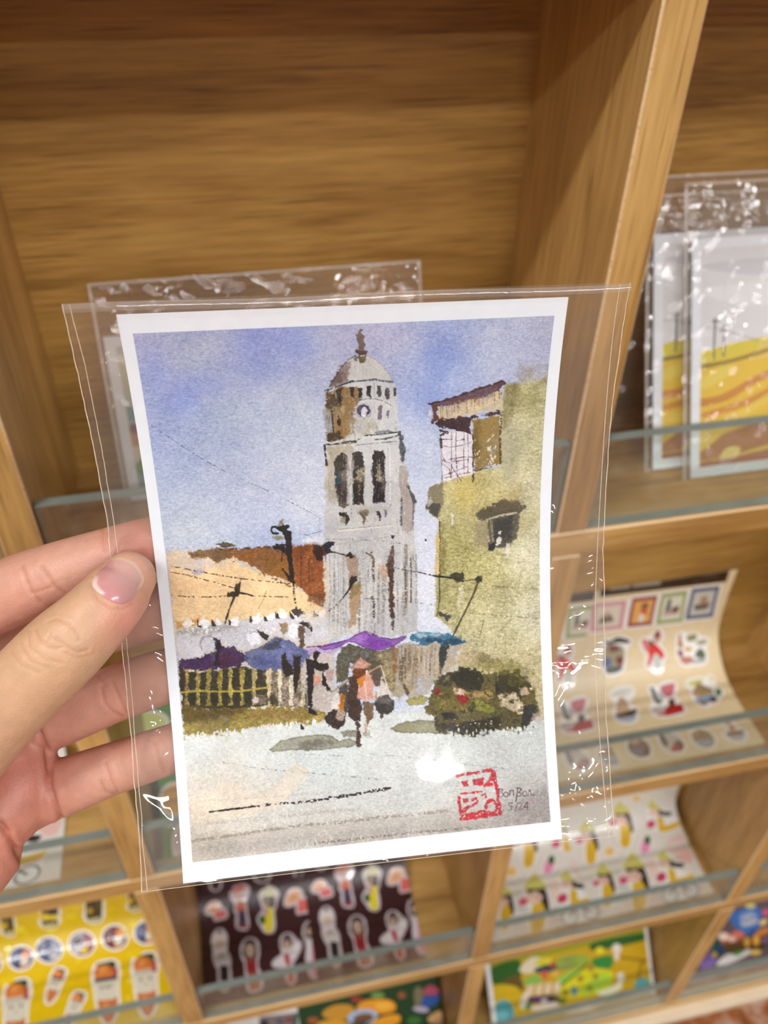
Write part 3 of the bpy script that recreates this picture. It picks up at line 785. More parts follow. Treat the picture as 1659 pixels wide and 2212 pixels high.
mp = [([(80, 380), (1480, 60), (1520, 480), (700, 900), (110, 900)], (196, 158, 18)), (smooth([(80, 380), (320, 300), (360, 420), (300, 500), (90, 520)]), (40, 92, 20)), (smooth([(180, 500), (330, 440), (370, 580), (200, 560)]), (100, 76, 24)),
      (smooth([(110, 540), (300, 540), (380, 640), (360, 760), (120, 720)]), (206, 172, 16)), (smooth([(115, 720), (190, 660), (270, 700), (290, 800), (220, 860), (110, 860)]), (84, 160, 168)), (ell(180, 800, 60, 50), (112, 184, 196)),
      (smooth([(1380, 500), (1450, 460), (1500, 500), (1500, 560), (1380, 560)]), (84, 156, 156)), (smooth([(980, 160), (1200, 100), (1480, 60), (1480, 120), (1200, 190), (1000, 220)]), (40, 92, 34)), (line([(1240, 280), (1480, 310)], 22)[0], (140, 104, 14)), (line([(1440, 310), (1400, 480)], 20)[0], (140, 104, 14)),
      (smooth([(340, 380), (450, 280), (560, 300), (560, 380), (450, 420), (370, 420)]), (216, 206, 176)), (smooth([(470, 330), (560, 280), (620, 300), (560, 360)]), (206, 196, 40)), (smooth([(380, 480), (500, 440), (540, 500), (400, 530)]), (132, 178, 76)),
      (smooth([(480, 380), (700, 320), (720, 380), (520, 420)]), (44, 62, 70)), (ell(630, 335, 36, 32), (190, 84, 54)), (ell(565, 440, 32, 40), (206, 92, 76)), (ell(660, 425, 32, 34), (220, 172, 84)),
      (smooth([(680, 290), (850, 250), (950, 270), (950, 340), (860, 370), (700, 400)]), (150, 168, 60)), (smooth([(990, 300), (1150, 260), (1180, 340), (1110, 400), (1010, 360)]), (52, 132, 54)), (smooth([(680, 470), (860, 380), (900, 400), (760, 520), (700, 520)]), (148, 196, 74)),
      (smooth([(700, 560), (880, 420), (1000, 380), (1160, 400), (1170, 500), (1100, 570), (950, 620), (760, 640), (700, 620)]), (214, 206, 24)), (smooth([(900, 560), (1050, 430), (1150, 440), (1150, 520), (1040, 580), (920, 620)]), (172, 206, 58)),
      (smooth([(560, 300), (640, 290), (600, 340)]), (214, 206, 60)), (line([(700, 540), (960, 330)], 20)[0], (72, 112, 40)), (ell(1060, 220, 40, 34), (224, 208, 30)), (ell(1210, 200, 42, 44), (222, 214, 196)), (ell(1210, 270, 22, 40), (222, 214, 200)),
      (smooth([(420, 640), (600, 620), (690, 640), (690, 680), (430, 690)]), (76, 50, 66)), (ell(500, 650, 50, 28), (110, 70, 120)), (ell(560, 665, 30, 24), (206, 190, 206))]
mp += [([(410 + 80 * i, 540 - 10 * i), (470 + 80 * i, 520 - 10 * i), (455 + 80 * i, 620 - 4 * i), (405 + 80 * i, 625 - 4 * i)], (226, 204, 176)) for i in range(4)]
mp += [(ell(cx_, cy_, 26, 30), (150, 128, 40)) for cx_, cy_ in ((885, 470), (1020, 450), (970, 560), (980, 380), (750, 600))]
mp += [(ell(830, 580, 34, 44), (104, 146, 150)), (ell(1245, 460, 34, 46), (226, 220, 206)), (smooth([(1030, 600), (1170, 540), (1240, 500), (1250, 560), (1120, 620)]), (226, 224, 190)), (smooth([(340, 700), (400, 580), (420, 640), (380, 740)]), (226, 216, 200)),
       (ell(420, 720, 30, 30), (60, 132, 70)), (smooth([(450, 720), (660, 680), (680, 720), (480, 760)]), (222, 206, 186)), (smooth([(670, 660), (760, 650), (740, 690), (680, 690)]), (60, 104, 40)),
       (smooth([(740, 780), (900, 720), (1100, 660), (1120, 680), (900, 770), (780, 790)]), (226, 206, 176)), (smooth([(300, 900), (700, 820), (1300, 640), (1500, 560), (1560, 700), (900, 860)]), (190, 184, 160))]
mroot = make_sheet('picture_card', shM, (238, 236, 234), [], 'yellow and green illustrated country map card on the lowest shelf', 'card', pattern=[([(shM.x0 + .006, .004), (shM.x1 - .004, .004), (shM.x1 - .004, shM.len), (shM.x0 + .006, shM.len)], (150, 150, 24))] + [([(max(min(a, shM.x1 - .004), shM.x0 + .006), b) for a, b in q], c_) for q, c_ in shp(shM, 'M', mp)], coat=0.4)
text_part(shM, mroot, 'VIỆT', px('M', [(705, 345)])[0], px('M', [(855, 310)])[0], px('M', [(700, 295)])[0], (84, 80, 92))
text_part(shM, mroot, 'NAM', px('M', [(705, 400)])[0], px('M', [(850, 365)])[0], px('M', [(702, 358)])[0], (84, 80, 92))

shV = Sheet(0.4700 * K, 0.6600 * K, PROF4, zfloor=shelf_z(4))
vp = [([(0, 0), (1700, -200), (1700, 1500), (-200, 1900)], (96, 78, 84)), (smooth([(1000, 500), (1400, 420), (1420, 700), (1250, 820), (1020, 700)]), (58, 106, 176)), (smooth([(1120, 540), (1330, 480), (1390, 650), (1160, 720)]), (120, 140, 190)),
      (smooth([(780, 880), (860, 800), (960, 830), (1060, 780), (1180, 830), (1150, 920), (960, 980), (820, 990)]), (176, 92, 60)), (ell(870, 870, 80, 60), (232, 206, 188)), (ell(1000, 910, 60, 45), (222, 186, 170)), (ell(1090, 830, 90, 40), (206, 112, 92)),
      (smooth([(830, 1000), (1300, 900), (1500, 850), (1500, 1050), (1200, 1080), (900, 1110)]), (84, 58, 20)), (smooth([(700, 1050), (780, 900), (850, 1000), (870, 1130), (800, 1170)]), (16, 78, 64)), (smooth([(770, 1020), (870, 1010), (860, 1120), (800, 1140)]), (34, 56, 104)),
      (ell(1230, 960, 45, 80), (206, 150, 50)), (ell(1370, 930, 50, 90), (222, 160, 48)), (smooth([(1330, 820), (1500, 740), (1600, 760), (1500, 840), (1380, 880)]), (196, 120, 54)), (smooth([(1230, 880), (1300, 760), (1400, 780), (1300, 860)]), (40, 70, 116)),
      (smooth([(500, 1330), (560, 1200), (680, 1140), (760, 1240), (700, 1320), (560, 1360)]), (140, 110, 184)), (ell(735, 1150, 40, 36), (222, 184, 84)), (smooth([(760, 1300), (850, 1190), (960, 1130), (1060, 1160), (1110, 1130), (1250, 1060), (1280, 1120), (1100, 1220), (900, 1300)]), (226, 218, 216)),
      (smooth([(1010, 1130), (1120, 1080), (1180, 1100), (1080, 1170)]), (100, 150, 70)), (smooth([(1270, 1130), (1340, 1070), (1450, 1100), (1380, 1150)]), (232, 190, 90)), (smooth([(480, 1400), (1600, 1180), (1600, 1420), (300, 1750), (300, 1560)]), (150, 130, 128)),
      (smooth([(950, 1380), (1400, 1230), (1560, 1200), (1560, 1240), (1300, 1310), (1050, 1390)]), (206, 150, 134)), (ell(1520, 500, 60, 50), (206, 90, 130)), (ell(1480, 650, 70, 40, -30), (222, 190, 120)), (ell(1280, 400, 80, 40), (206, 200, 120)), (ell(1500, 940, 60, 40), (120, 90, 130))]
vroot = make_sheet('picture_card', shV, (226, 220, 222), [], 'dark illustrated card with blue sign and houses, lowest shelf at far right', 'card', pattern=shp(shV, 'V', vp), coat=0.3)
text_part(shV, vroot, 'VIỆT', px('V', [(1150, 635)])[0], px('V', [(1335, 585)])[0], px('V', [(1140, 555)])[0], (240, 224, 150))
text_part(shV, vroot, 'NAM', px('V', [(1155, 725)])[0], px('V', [(1375, 670)])[0], px('V', [(1152, 655)])[0], (240, 224, 150))

shF = Sheet(-0.0060 * K, 0.1640 * K, PROF4, zfloor=shelf_z(4))
fp = [([(300, 200), (1560, 60), (1560, 600), (300, 600)], (26, 58, 22)), (smooth([(540, 380), (640, 320), (780, 320), (820, 400), (700, 450), (570, 430)]), (196, 140, 40)), (smooth([(830, 340), (900, 280), (1080, 270), (1160, 310), (1150, 370), (1050, 395), (880, 390)]), (226, 150, 26)), (smooth([(990, 310), (1080, 290), (1140, 320), (1080, 360), (1000, 350)]), (240, 178, 60)),
      (smooth([(480, 500), (560, 450), (740, 460), (760, 520), (500, 560)]), (214, 150, 34)), (smooth([(950, 480), (1050, 420), (1180, 400), (1200, 460), (1080, 520), (960, 540)]), (228, 156, 32)), (ell(880, 420, 130, 65, -8), (160, 184, 216)), (ell(890, 430, 90, 42, -8), (120, 82, 34)), (smooth([(800, 460), (950, 430), (900, 480), (820, 500)]), (84, 60, 60)),
      (smooth([(1380, 290), (1420, 240), (1530, 230), (1520, 300), (1440, 340), (1390, 340)]), (44, 84, 158)), (smooth([(1390, 210), (1450, 150), (1530, 180), (1520, 225), (1420, 230)]), (178, 74, 100)), (ell(1380, 355, 70, 26, 8), (176, 166, 186)), (smooth([(1440, 430), (1520, 370), (1560, 380), (1560, 470), (1470, 480)]), (206, 160, 110)),
      (smooth([(1320, 200), (1370, 160), (1400, 250), (1340, 340)]), (120, 112, 80)), (ell(1215, 235, 34, 28), (150, 84, 40)), (ell(1010, 235, 60, 28), (110, 146, 70)), (ell(830, 270, 46, 22), (168, 52, 40)), (ell(460, 450, 50, 30), (150, 84, 34)), (ell(1320, 450, 60, 40), (56, 104, 44))]
froot = make_sheet('picture_card', shF, (30, 60, 26), [], 'dark green card printed with bowls of food on the lowest shelf', 'card', pattern=shp(shF, 'F', fp), coat=0.6)
shF2 = Sheet(-0.090 * K, -0.0065 * K, PROF4, zfloor=shelf_z(4))
f2p = [([(0, 420), (330, 380), (330, 600), (0, 600)], (126, 112, 112)), (ell(255, 445, 30, 26), (130, 50, 56)), (ell(180, 460, 40, 30), (96, 84, 90)), ([(285, 400), (330, 395), (330, 560), (285, 560)], (60, 84, 70)), ([(0, 460), (70, 440), (80, 520), (0, 540)], (30, 40, 34))]
f2 = make_sheet('picture_card', shF2, (226, 224, 222), [], 'narrow grey printed card left of the green food card, lowest shelf', 'card', pattern=shp(shF2, 'F', f2p))

# ------------------------------------------------------------------ sleeved cards standing in row 1
def sleeve(name, sh, label, mat=None, wrinkle=0.0008, gap=0.0012, seedv=0, parts=('front_film', 'back_film'), group=None):
    """clear bag: two crinkled films and bright sealed edges around the profile"""
    root = empty(name, tuple(sh.at((sh.x0 + sh.x1) / 2, 0.0)))
    tag(root, label, 'sleeve', group)
    r = np.random.default_rng(seedv)
    nu, nv = 26, 34
    for s_, nm in ((1, 'front_film'), (-1, 'back_film')):
        us = np.linspace(sh.x0, sh.x1, nu); vs = np.linspace(0, sh.len, nv)
        U, V = np.meshgrid(us, vs, indexing='ij')
        w = np.zeros_like(U)
        for k in range(7):
            a = r.uniform(0, math.pi); f = r.uniform(60, 240); ph = r.uniform(0, 6.28)
            w += np.sin((U * math.cos(a) + V * math.sin(a)) * f + ph) * r.uniform(.3, 1)
        w *= wrinkle / 3
        edge = np.minimum(np.minimum(U - sh.x0, sh.x1 - U), np.minimum(V, sh.len - V))
        m = np.clip(edge / .012, 0, 1)
        hh = s_ * (gap * (0.15 + 0.85 * m)) + w * m * (1 if s_ > 0 else .2)
        if s_ > 0:
            hh = np.maximum(hh, 0.0009 * m)
        Pw = sh.at(U.ravel(), V.ravel(), hh.ravel())
        F = [(i * nv + j, (i + 1) * nv + j, (i + 1) * nv + j + 1, i * nv + j + 1) for i in range(nu - 1) for j in range(nv - 1)]
        link(nm, mesh_from(nm, Pw, F, True), mat or M_film_old, root)
    for nm, q in (('side_seam', [(sh.x0, 0), (sh.x0 + .0016, 0), (sh.x0 + .0016, sh.len), (sh.x0, sh.len)]),
                  ('side_seam', [(sh.x1 - .0016, 0), (sh.x1, 0), (sh.x1, sh.len), (sh.x1 - .0016, sh.len)]),
                  ('top_seam', [(sh.x0, sh.len - .0014), (sh.x1, sh.len - .0014), (sh.x1, sh.len), (sh.x0, sh.len)])):
        link(nm, sh.shapes_mesh(nm, [(q, (240, 236, 230))], 0.0016), M_seam, root)
    return root
z1f = shelf_z(1)
CW = 0.105
def lean(y0, y1, h1, h0=0.0012):
    return [(y0 * K, h0), ((y0 + y1) / 2 * K, (h1 * K + h0) / 2), (y1 * K, h1 * K)]
shC1 = Sheet(0.266 * K, 0.266 * K + CW, lean(.032, .0930, .1235), zfloor=z1f)
shC2 = Sheet(0.2470 * K, 0.2470 * K + CW, lean(.0435, .1020, .1240, 0.002), zfloor=z1f)
sky, wheat, wheat2, rust = (206, 206, 212), (232, 196, 62), (236, 212, 92), (196, 128, 54)
cp = [([(375, 560), (1700, 480), (1700, 1130), (375, 1300)], (228, 228, 232)), (smooth([(420, 700), (900, 640), (1200, 700), (800, 760)]), (212, 212, 220)), (smooth([(430, 860), (1000, 800), (1200, 900), (700, 960)]), (238, 238, 242)),
      ([(375, 1290), (620, 1220), (869, 1170), (1700, 1020), (1700, 1900), (380, 2100)], wheat), (smooth([(375, 1300), (640, 1220), (869, 1180), (1500, 1060), (1500, 1140), (869, 1240), (600, 1320), (375, 1370)]), (222, 206, 62)),
      (smooth([(375, 1370), (600, 1330), (869, 1250), (869, 1275), (620, 1350), (375, 1400)]), (150, 128, 44)),
      (smooth([(380, 1600), (560, 1560), (869, 1400), (1400, 1250), (1400, 1300), (869, 1450), (600, 1600), (380, 1650)]), (206, 140, 52)), (smooth([(390, 1500), (480, 1420), (640, 1360), (600, 1440), (450, 1520)]), wheat2),
      (smooth([(380, 1760), (600, 1720), (869, 1560), (1400, 1400), (1400, 1460), (869, 1620), (620, 1780), (380, 1850)]), (236, 206, 84)), (smooth([(420, 1690), (700, 1600), (900, 1500), (900, 1530), (700, 1650), (440, 1720)]), (214, 150, 60)),
      (smooth([(390, 1960), (500, 1860), (700, 1780), (869, 1720), (1400, 1560), (1400, 1760), (869, 1900), (600, 1980), (400, 2010)]), (178, 116, 60)), (smooth([(390, 1900), (480, 1830), (600, 1790), (480, 1900), (400, 1950)]), (232, 200, 70)),
      (smooth([(540, 1980), (600, 1920), (680, 1920), (640, 2010), (560, 2030)]), (226, 200, 90)), (smooth([(380, 2030), (600, 1990), (900, 1920), (1400, 1800), (1400, 1900), (869, 2010), (380, 2110)]), (170, 100, 62))]
cp += [(q, (112, 104, 98)) for q in line([(510, 1050), (500, 1330)], 13) + line([(573, 1100), (567, 1310)], 13) + line([(485, 1075), (535, 1070)], 10) + line([(545, 1140), (605, 1125)], 12) + line([(375, 1120), (500, 1110), (600, 1140), (869, 1220)], 4)]
# second card reuses the same print, moved
def card(name, sh, label, pattern, group):
    root = empty(name, tuple(sh.at((sh.x0 + sh.x1) / 2, 0.0)))
    tag(root, label, 'postcard', group)
    link('card_stock', sh.base_mesh('card_stock', 0.0004), M_white, root)
    link('printed_picture', sh.shapes_mesh('printed_picture', pattern, 0.00045, 0.000006), M_print, root)
    return root
bu, bv0, bv1 = 0.0062, 0.0065, 0.0060
def inset(sh, pat):
    out = []
    for poly, col in pat:
        p = clip_poly(clip_poly(clip_poly(clip_poly(list(poly), 0, sh.x0 + bu, 1), 0, sh.x1 - bu, -1), 1, bv0, 1), 1, sh.len - bv1, -1)
        if len(p) > 2:
            out.append((p, col))
    return out
pc = shp(shC1, 'C', cp)
c1 = card('postcard', shC1, 'golden field landscape postcard with power poles, front one in the right cubby', inset(shC1, pc), 'field landscape postcards')
dx = shC2.x0 - shC1.x0
c2 = card('postcard', shC2, 'golden field postcard half hidden behind the front one in the right cubby', inset(shC2, [([(a + dx, b) for a, b in poly], col) for poly, col in pc]), 'field landscape postcards')
sleeve('plastic_sleeve', Sheet(shC1.x0 - .006, shC1.x1 + .008, lean(.0316, .1060, .1500, 0.001), zfloor=z1f), 'crinkled clear sleeve around the front golden field postcard', seedv=3, wrinkle=.0012, group='sleeves in the right cubby')
sleeve('plastic_sleeve', Sheet(shC2.x0 - .006, shC2.x1 + .008, lean(.0435, .1105, .1430, 0.001), zfloor=z1f), 'crinkled clear sleeve around the rear golden field postcard', seedv=5, wrinkle=.0012, group='sleeves in the right cubby')
sleeve('plastic_sleeve', Sheet(0.226 * K, 0.395 * K, lean(.0800, .1120, .1530, 0.001), zfloor=z1f), 'tallest clear sleeve against the back panel of the right cubby', seedv=8, wrinkle=.0010, group='sleeves in the right cubby')
# centre cubby: landscape card in its sleeve
shD = Sheet(-0.0600 * K, -0.0600 * K + 0.148, lean(.0740, .1070, .0870), zfloor=z1f)
dp = [([(490, 430), (1900, 300), (1900, 2200), (650, 2200)], (196, 204, 196)), (smooth([(490, 560), (700, 600), (720, 800), (560, 900), (500, 760)]), (206, 206, 180)), (smooth([(550, 1060), (680, 1030), (760, 1100), (680, 1170), (570, 1160)]), (120, 168, 180)), (smooth([(620, 1220), (720, 1190), (760, 1280), (640, 1300)]), (124, 76, 74)),
      (smooth([(620, 1290), (730, 1300), (730, 1420), (650, 1420)]), (206, 146, 96)), (smooth([(630, 1660), (720, 1540), (900, 1500), (900, 1700), (680, 1760)]), (120, 146, 66)), (smooth([(640, 1700), (900, 1660), (900, 1800), (660, 1800)]), (150, 172, 176)), (smooth([(650, 1420), (800, 1440), (720, 1560), (640, 1620)]), (222, 214, 196))]
dc = card('postcard', shD, 'colourful landscape-format postcard standing behind the held card', inset(shD, shp(shD, 'L', dp)), None)
sleeve('plastic_sleeve', Sheet(-0.0625 * K, 0.1140 * K, lean(.0735, .1120, .1150, 0.001), zfloor=z1f), 'empty-topped clear sleeve rising behind the held postcard', seedv=12, wrinkle=.0012)
# ------------------------------------------------------------------ the held postcard
# pose and bend of the card in camera space, fitted to its outline in the photograph
CP = np.array([-0.00459, -0.02419, -0.20551, 0.24824, 0.13021, 0.07297, 0.01315, -0.00164, 0.00026, 0.00089, 0.00245])
HW, HH = 0.0525, 0.074
RCARD = np.array(Euler(tuple(CP[3:6]), 'XYZ').to_matrix())
def bend(a, b, h=0.0):
    """a, b in metres on the card (centre origin) -> camera-space point, h = height over the front face"""
    a = np.asarray(a, float); b = np.asarray(b, float)
    s, t = a / HW, b / HH
    te = np.clip(t, -1.06, 1.06)
    q = 1 - te * te
    A, B, C_, D_, E_ = CP[6:]
    sc = np.clip(s, -1.35, 1.35)
    z = -(A * q + B * sc * q + C_ * (1 - sc * sc) + D_ * sc * t + E_ * te * q)
    # slope in b for the offset direction
    dzdb = -(A * (-2 * te) + B * sc * (-2 * te) + D_ * sc + E_ * (1 - 3 * te * te)) / HH
    n = 1 / np.sqrt(1 + dzdb ** 2)
    P_ = np.stack([a, b - dzdb * n * h, z + n * h], -1)
    return P_ @ RCARD.T + CP[:3]
def card_world(a, b, h=0.0):
    return cam2world(bend(a, b, h))
def card_inv(x, y):
    st = np.array([0.0, 0.0])
    for _ in range(30):
        P0 = bend(st[0], st[1]); f = lambda P_: np.array([CX + FPX * P_[0] / -P_[2], CY - FPX * P_[1] / -P_[2]])
        e = 1e-5
        J = np.stack([(f(bend(st[0] + e, st[1])) - f(P0)) / e, (f(bend(st[0], st[1] + e)) - f(P0)) / e], 1)
        st = st + np.linalg.solve(J, np.array([x, y]) - f(P0))
    return st
def card_depth(x, y):
    a, b = card_inv(x, y)
    return -bend(a, b)[2]
PRX0, PRX1, PRY0, PRY1 = -0.0497, 0.0495, -0.0690, 0.0699

# --- the watercolour, laid down wash by wash on a fine grid of the printed area
NU, NV = 740, 1030
gu = np.linspace(PRX0, PRX1, NU); gv = np.linspace(PRY1, PRY0, NV)
GU, GV = np.meshgrid(gu, gv)                        # rows from top to bottom
_c = bend(GU, GV)
PX = CX + FPX * _c[..., 0] / -_c[..., 2]
PY = CY - FPX * _c[..., 1] / -_c[..., 2]
def up(a, shape):
    """bilinear upsample of a small random grid"""
    h, w = a.shape
    y = np.linspace(0, h - 1.001, shape[0]); x = np.linspace(0, w - 1.001, shape[1])
    y0 = y.astype(int); x0 = x.astype(int); fy = (y - y0)[:, None]; fx = (x - x0)[None]
    fy = fy * fy * (3 - 2 * fy); fx = fx * fx * (3 - 2 * fx)
    return (a[y0][:, x0] * (1 - fy) * (1 - fx) + a[y0 + 1][:, x0] * fy * (1 - fx) + a[y0][:, x0 + 1] * (1 - fy) * fx + a[y0 + 1][:, x0 + 1] * fy * fx)
def vnoise(cell_x, cell_y=None):
    cell_y = cell_y or cell_x
    return up(rng.standard_normal((int(NV / cell_y) + 3, int(NU / cell_x) + 3)), (NV, NU))
def fbm(cell, octv=4, gain=0.6):
    r = 0; a = 1.0
    for k in range(octv):
        r = r + a * vnoise(max(cell / 2 ** k, 1.3)); a *= gain
    return r / 1.6
N_edge = fbm(26, 5, 0.7)
N_edge2 = fbm(9, 3, 0.8)
N_gran = 0.6 * fbm(4, 2, 0.8) + 0.6 * fbm(40, 3)
N_fibre = 0.6 * vnoise(5, 1.5) + 0.6 * vnoise(3.0, 2.0) + 0.4 * fbm(3, 2)
N_dry = 0.7 * vnoise(4, 2.2) + 0.7 * fbm(3, 2)
N_vert = vnoise(3.0, 40) + 0.6 * vnoise(2.0, 14)
N_big = fbm(120, 4)
img = np.zeros((NV, NU, 3))
def idw(pts, p=3.2, sm=55.0):
    num = 0; den = 0
    x, y = PX[::6, ::6], PY[::6, ::6]
    for (a, b), c in pts:
        w = 1 / ((x - a) ** 2 + (y - b) ** 2 + sm ** 2) ** (p / 2)
        num = num + w[..., None] * np.array(c, float); den = den + w
    r = num / den[..., None]
    return np.stack([up(r[..., k], (NV, NU)) for k in range(3)], -1)
def smst(x):
    x = np.clip(x, 0, 1)
    return x * x * (3 - 2 * x)
ZC_ = {'A': (660, 680, 5.53), 'B': (660, 1040, 5.53), 'C': (880, 760, 4.608), 'D': (340, 1100, 3.95), 'E': (370, 1330, 3.858),
       'F': (680, 1330, 3.072), 'G': (380, 1580, 1.929), 'H': (960, 1640, 5.925), 'K': (280, 640, 3.072), 'P': (0, 0, 1.0)}
def zp(crop, pts):
    x0, y0, s = ZC_[crop]
    return np.array([(x0 + x / s, y0 + y / s) for x, y in pts], float)
def window(p, pad):
    lo, hi = p.min(0) - pad, p.max(0) + pad
    m = (PX > lo[0]) & (PX < hi[0]) & (PY > lo[1]) & (PY < hi[1])
    if not m.any():
        return None
    r = np.where(m.any(1))[0]; c = np.where(m.any(0))[0]
    return slice(r[0], r[-1] + 1), slice(c[0], c[-1] + 1)
def sdist(p, x, y, closed=True):
    d = np.full(x.shape, 1e9); ins = np.zeros(x.shape, bool)
    n = len(p)
    for i in range(n if closed else n - 1):
        a, b = p[i], p[(i + 1) % n]
        e = b - a; l2 = e @ e + 1e-9
        t = np.clip(((x - a[0]) * e[0] + (y - a[1]) * e[1]) / l2, 0, 1)
        d = np.minimum(d, (x - a[0] - t * e[0]) ** 2 + (y - a[1] - t * e[1]) ** 2)
        if closed:
            c = (a[1] > y) != (b[1] > y)
            with np.errstate(divide='ignore', invalid='ignore'):
                xi = a[0] + (y - a[1]) * e[0] / (e[1] if abs(e[1]) > 1e-9 else 1e-9)
            ins ^= c & (x < xi)
    d = np.sqrt(d)
    return np.where(ins, d, -d) if closed else d
def lay(win, a, col, gran, var):
    s = img[win]
    g = N_gran[win]
    cc = np.array(col, float) if not callable(col) else col(PX[win], PY[win])
    cc = cc + (var * (g + 0.7 * N_big[win]))[..., None] * np.array([1.0, 0.95, 0.85])
    a = np.clip(a * (1 + gran * (g * 0.9 - 0.2)), 0, 1)[..., None]
    img[win] = s * (1 - a) + np.clip(cc, 6, 250) * a
def wash(crop, pts, col, a=1.0, soft=2.0, rough=2.0, gran=0.15, var=9, dry=0.0, edge=0.0, streak=0.0):
    p = zp(crop, pts)
    w = window(p, soft + rough * 3 + 4)
    if w is None:
        return
    d = sdist(p, PX[w], PY[w]) + rough * (0.9 * N_edge[w] + 0.9 * N_edge2[w]) + (0.9 * N_dry[w] if rough >= 1.4 else 0)
    al = smst((d + soft) / (2 * soft))
    if dry:
        al = al * smst(0.5 + (N_dry[w] + 1.6 - 2.2 * dry + np.minimum(d, 20) * 0.03) * 1.3)
    if streak:
        al = al * np.clip(1 - streak * smst(0.5 + N_vert[w]), 0, 1)
    al = al * a
    lay(w, al, col, gran, var)
    if edge:                       # darker pigment line where a wash dried
        e = np.exp(-((d - 1.0) / 1.6) ** 2) * edge * a
        img[w] *= 1 - 0.45 * e[..., None]
def stroke(crop, pts, width, col, a=1.0, soft=0.9, rough=0.5, dry=0.0, taper=None, gran=0.1, dash=0.0):
    p = zp(crop, pts)
    width = width / ZC_[crop][2]
    w = window(p, width + 6)
    if w is None:
        return
    x, y = PX[w], PY[w]
    d = np.full(x.shape, 1e9)
    n = len(p) - 1
    for i in range(n):
        e = p[i + 1] - p[i]; l2 = e @ e + 1e-9
        t = np.clip(((x - p[i][0]) * e[0] + (y - p[i][1]) * e[1]) / l2, 0, 1)
        dd = np.hypot(x - p[i][0] - t * e[0], y - p[i][1] - t * e[1])
        hw = width / 2
        if taper:
            f = (i + t) / n
            hw = width / 2 * (taper[0] * (1 - f) + taper[1] * f)
        d = np.minimum(d, dd - hw)
    d = -d + rough * N_edge2[w]
    al = smst((d + soft) / (2 * soft)) * a
    if dry:
        al = al * smst(0.5 + (N_dry[w] + 1.2 - 2.4 * dry) * 1.5)
    if dash:
        al = al * smst(0.5 + 2.0 * (vnoise(3.2)[w] + 0.35 - dash))
    lay(w, al, col, gran, 4)
def oval(crop, cx, cy, rx, ry, col, rot=0, **kw):
    wash(crop, ell(cx, cy, rx, ry, rot, 20), col, **kw)
def rect(crop, x0, y0, x1, y1, col, **kw):
    wash(crop, [(x0, y0), (x1, y0), (x1, y1), (x0, y1)], col, **kw)
def speck(crop, x0, y0, x1, y1, n, col, size=(2, 6), a=0.8, tall=1.0):
    s = ZC_[crop][2]
    for _ in range(n):
        cx, cy = random.uniform(x0, x1), random.uniform(y0, y1); r = random.uniform(*size) * s / 5.53
        oval(crop, cx, cy, r, r * tall, col, rot=random.uniform(0, 40), a=a, soft=0.7, rough=0.6, gran=0)

# sky
img[:] = idw([((300, 740), (174, 176, 212)), ((420, 770), (180, 188, 208)), ((560, 725), (146, 157, 214)), ((470, 720), (164, 172, 214)), ((385, 860), (138, 154, 214)), ((300, 830), (160, 172, 214)),
    ((640, 745), (150, 165, 220)), ((600, 790), (160, 174, 216)), ((760, 725), (178, 180, 212)), ((860, 720), (184, 186, 214)), ((960, 760), (146, 166, 222)), ((935, 860), (160, 178, 226)), ((1010, 800), (172, 186, 226)), ((1100, 720), (188, 194, 220)),
    ((1180, 700), (182, 184, 208)), ((1060, 790), (196, 200, 222)), ((500, 900), (180, 192, 214)), ((440, 930), (170, 184, 214)), ((640, 900), (196, 206, 222)), ((690, 800), (196, 200, 220)), ((400, 1000), (170, 184, 218)), ((350, 920), (158, 172, 214)),
    ((560, 1050), (200, 204, 226)), ((480, 1040), (190, 198, 222)), ((660, 1100), (212, 217, 232)), ((420, 1130), (198, 207, 220)), ((500, 1165), (188, 200, 226)), ((600, 1180), (176, 190, 226)), ((900, 960), (196, 206, 230)), ((920, 1150), (212, 216, 234)), ((900, 1300), (222, 226, 238)), ((660, 980), (206, 210, 228)), ((930, 1000), (200, 208, 228))])
img += (7 * N_fibre + 9 * N_gran * 0.6 + 5 * N_big)[..., None] * np.array([1.0, 0.9, 0.55])
for cx, cy, rx, ry in ((385, 862, 42, 26), (555, 745, 34, 40), (640, 740, 40, 26), (955, 775, 44, 40), (330, 800, 30, 40), (930, 860, 30, 30), (440, 830, 60, 26), (545, 800, 50, 24)):
    oval('P', cx, cy, rx, ry, (126, 146, 214), a=0.34, soft=26, rough=9, gran=0.5)
for cx, cy, rx, ry in ((460, 740, 34, 22), (690, 720, 26, 20), (1000, 940, 40, 60), (620, 860, 60, 40)):
    oval('P', cx, cy, rx, ry, (206, 210, 222), a=0.35, soft=22, rough=8, gran=0.3)
stroke('K', [(125, 845), (300, 960), (500, 1090), (700, 1195), (950, 1305), (1250, 1460)], 4.2, (70, 72, 96), a=0.75, dash=0.35)
# ground
g = idw([((420, 1610), (222, 230, 232)), ((700, 1640), (214, 223, 226)), ((1000, 1640), (212, 218, 218)), ((1150, 1620), (200, 207, 208)), ((440, 1730), (226, 217, 204)), ((520, 1690), (226, 216, 204)), ((600, 1740), (214, 214, 210)), ((430, 1840), (203, 192, 178)), ((560, 1830), (204, 198, 192)),
    ((700, 1790), (206, 202, 196)), ((800, 1810), (200, 196, 190)), ((1000, 1790), (188, 180, 174)), ((1150, 1765), (170, 163, 160)), ((1180, 1700), (190, 186, 184)), ((1060, 1690), (204, 206, 204)), ((900, 1690), (214, 218, 218)), ((560, 1640), (220, 228, 230)), ((760, 1700), (212, 217, 217)), ((900, 1590), (222, 226, 228))])
gm = smst((PY - 1545 + 0.05 * (PX - 390)) / 30)[..., None]
img = img * (1 - gm) + (g + (4 * N_fibre + 6 * N_gran)[..., None]) * gm
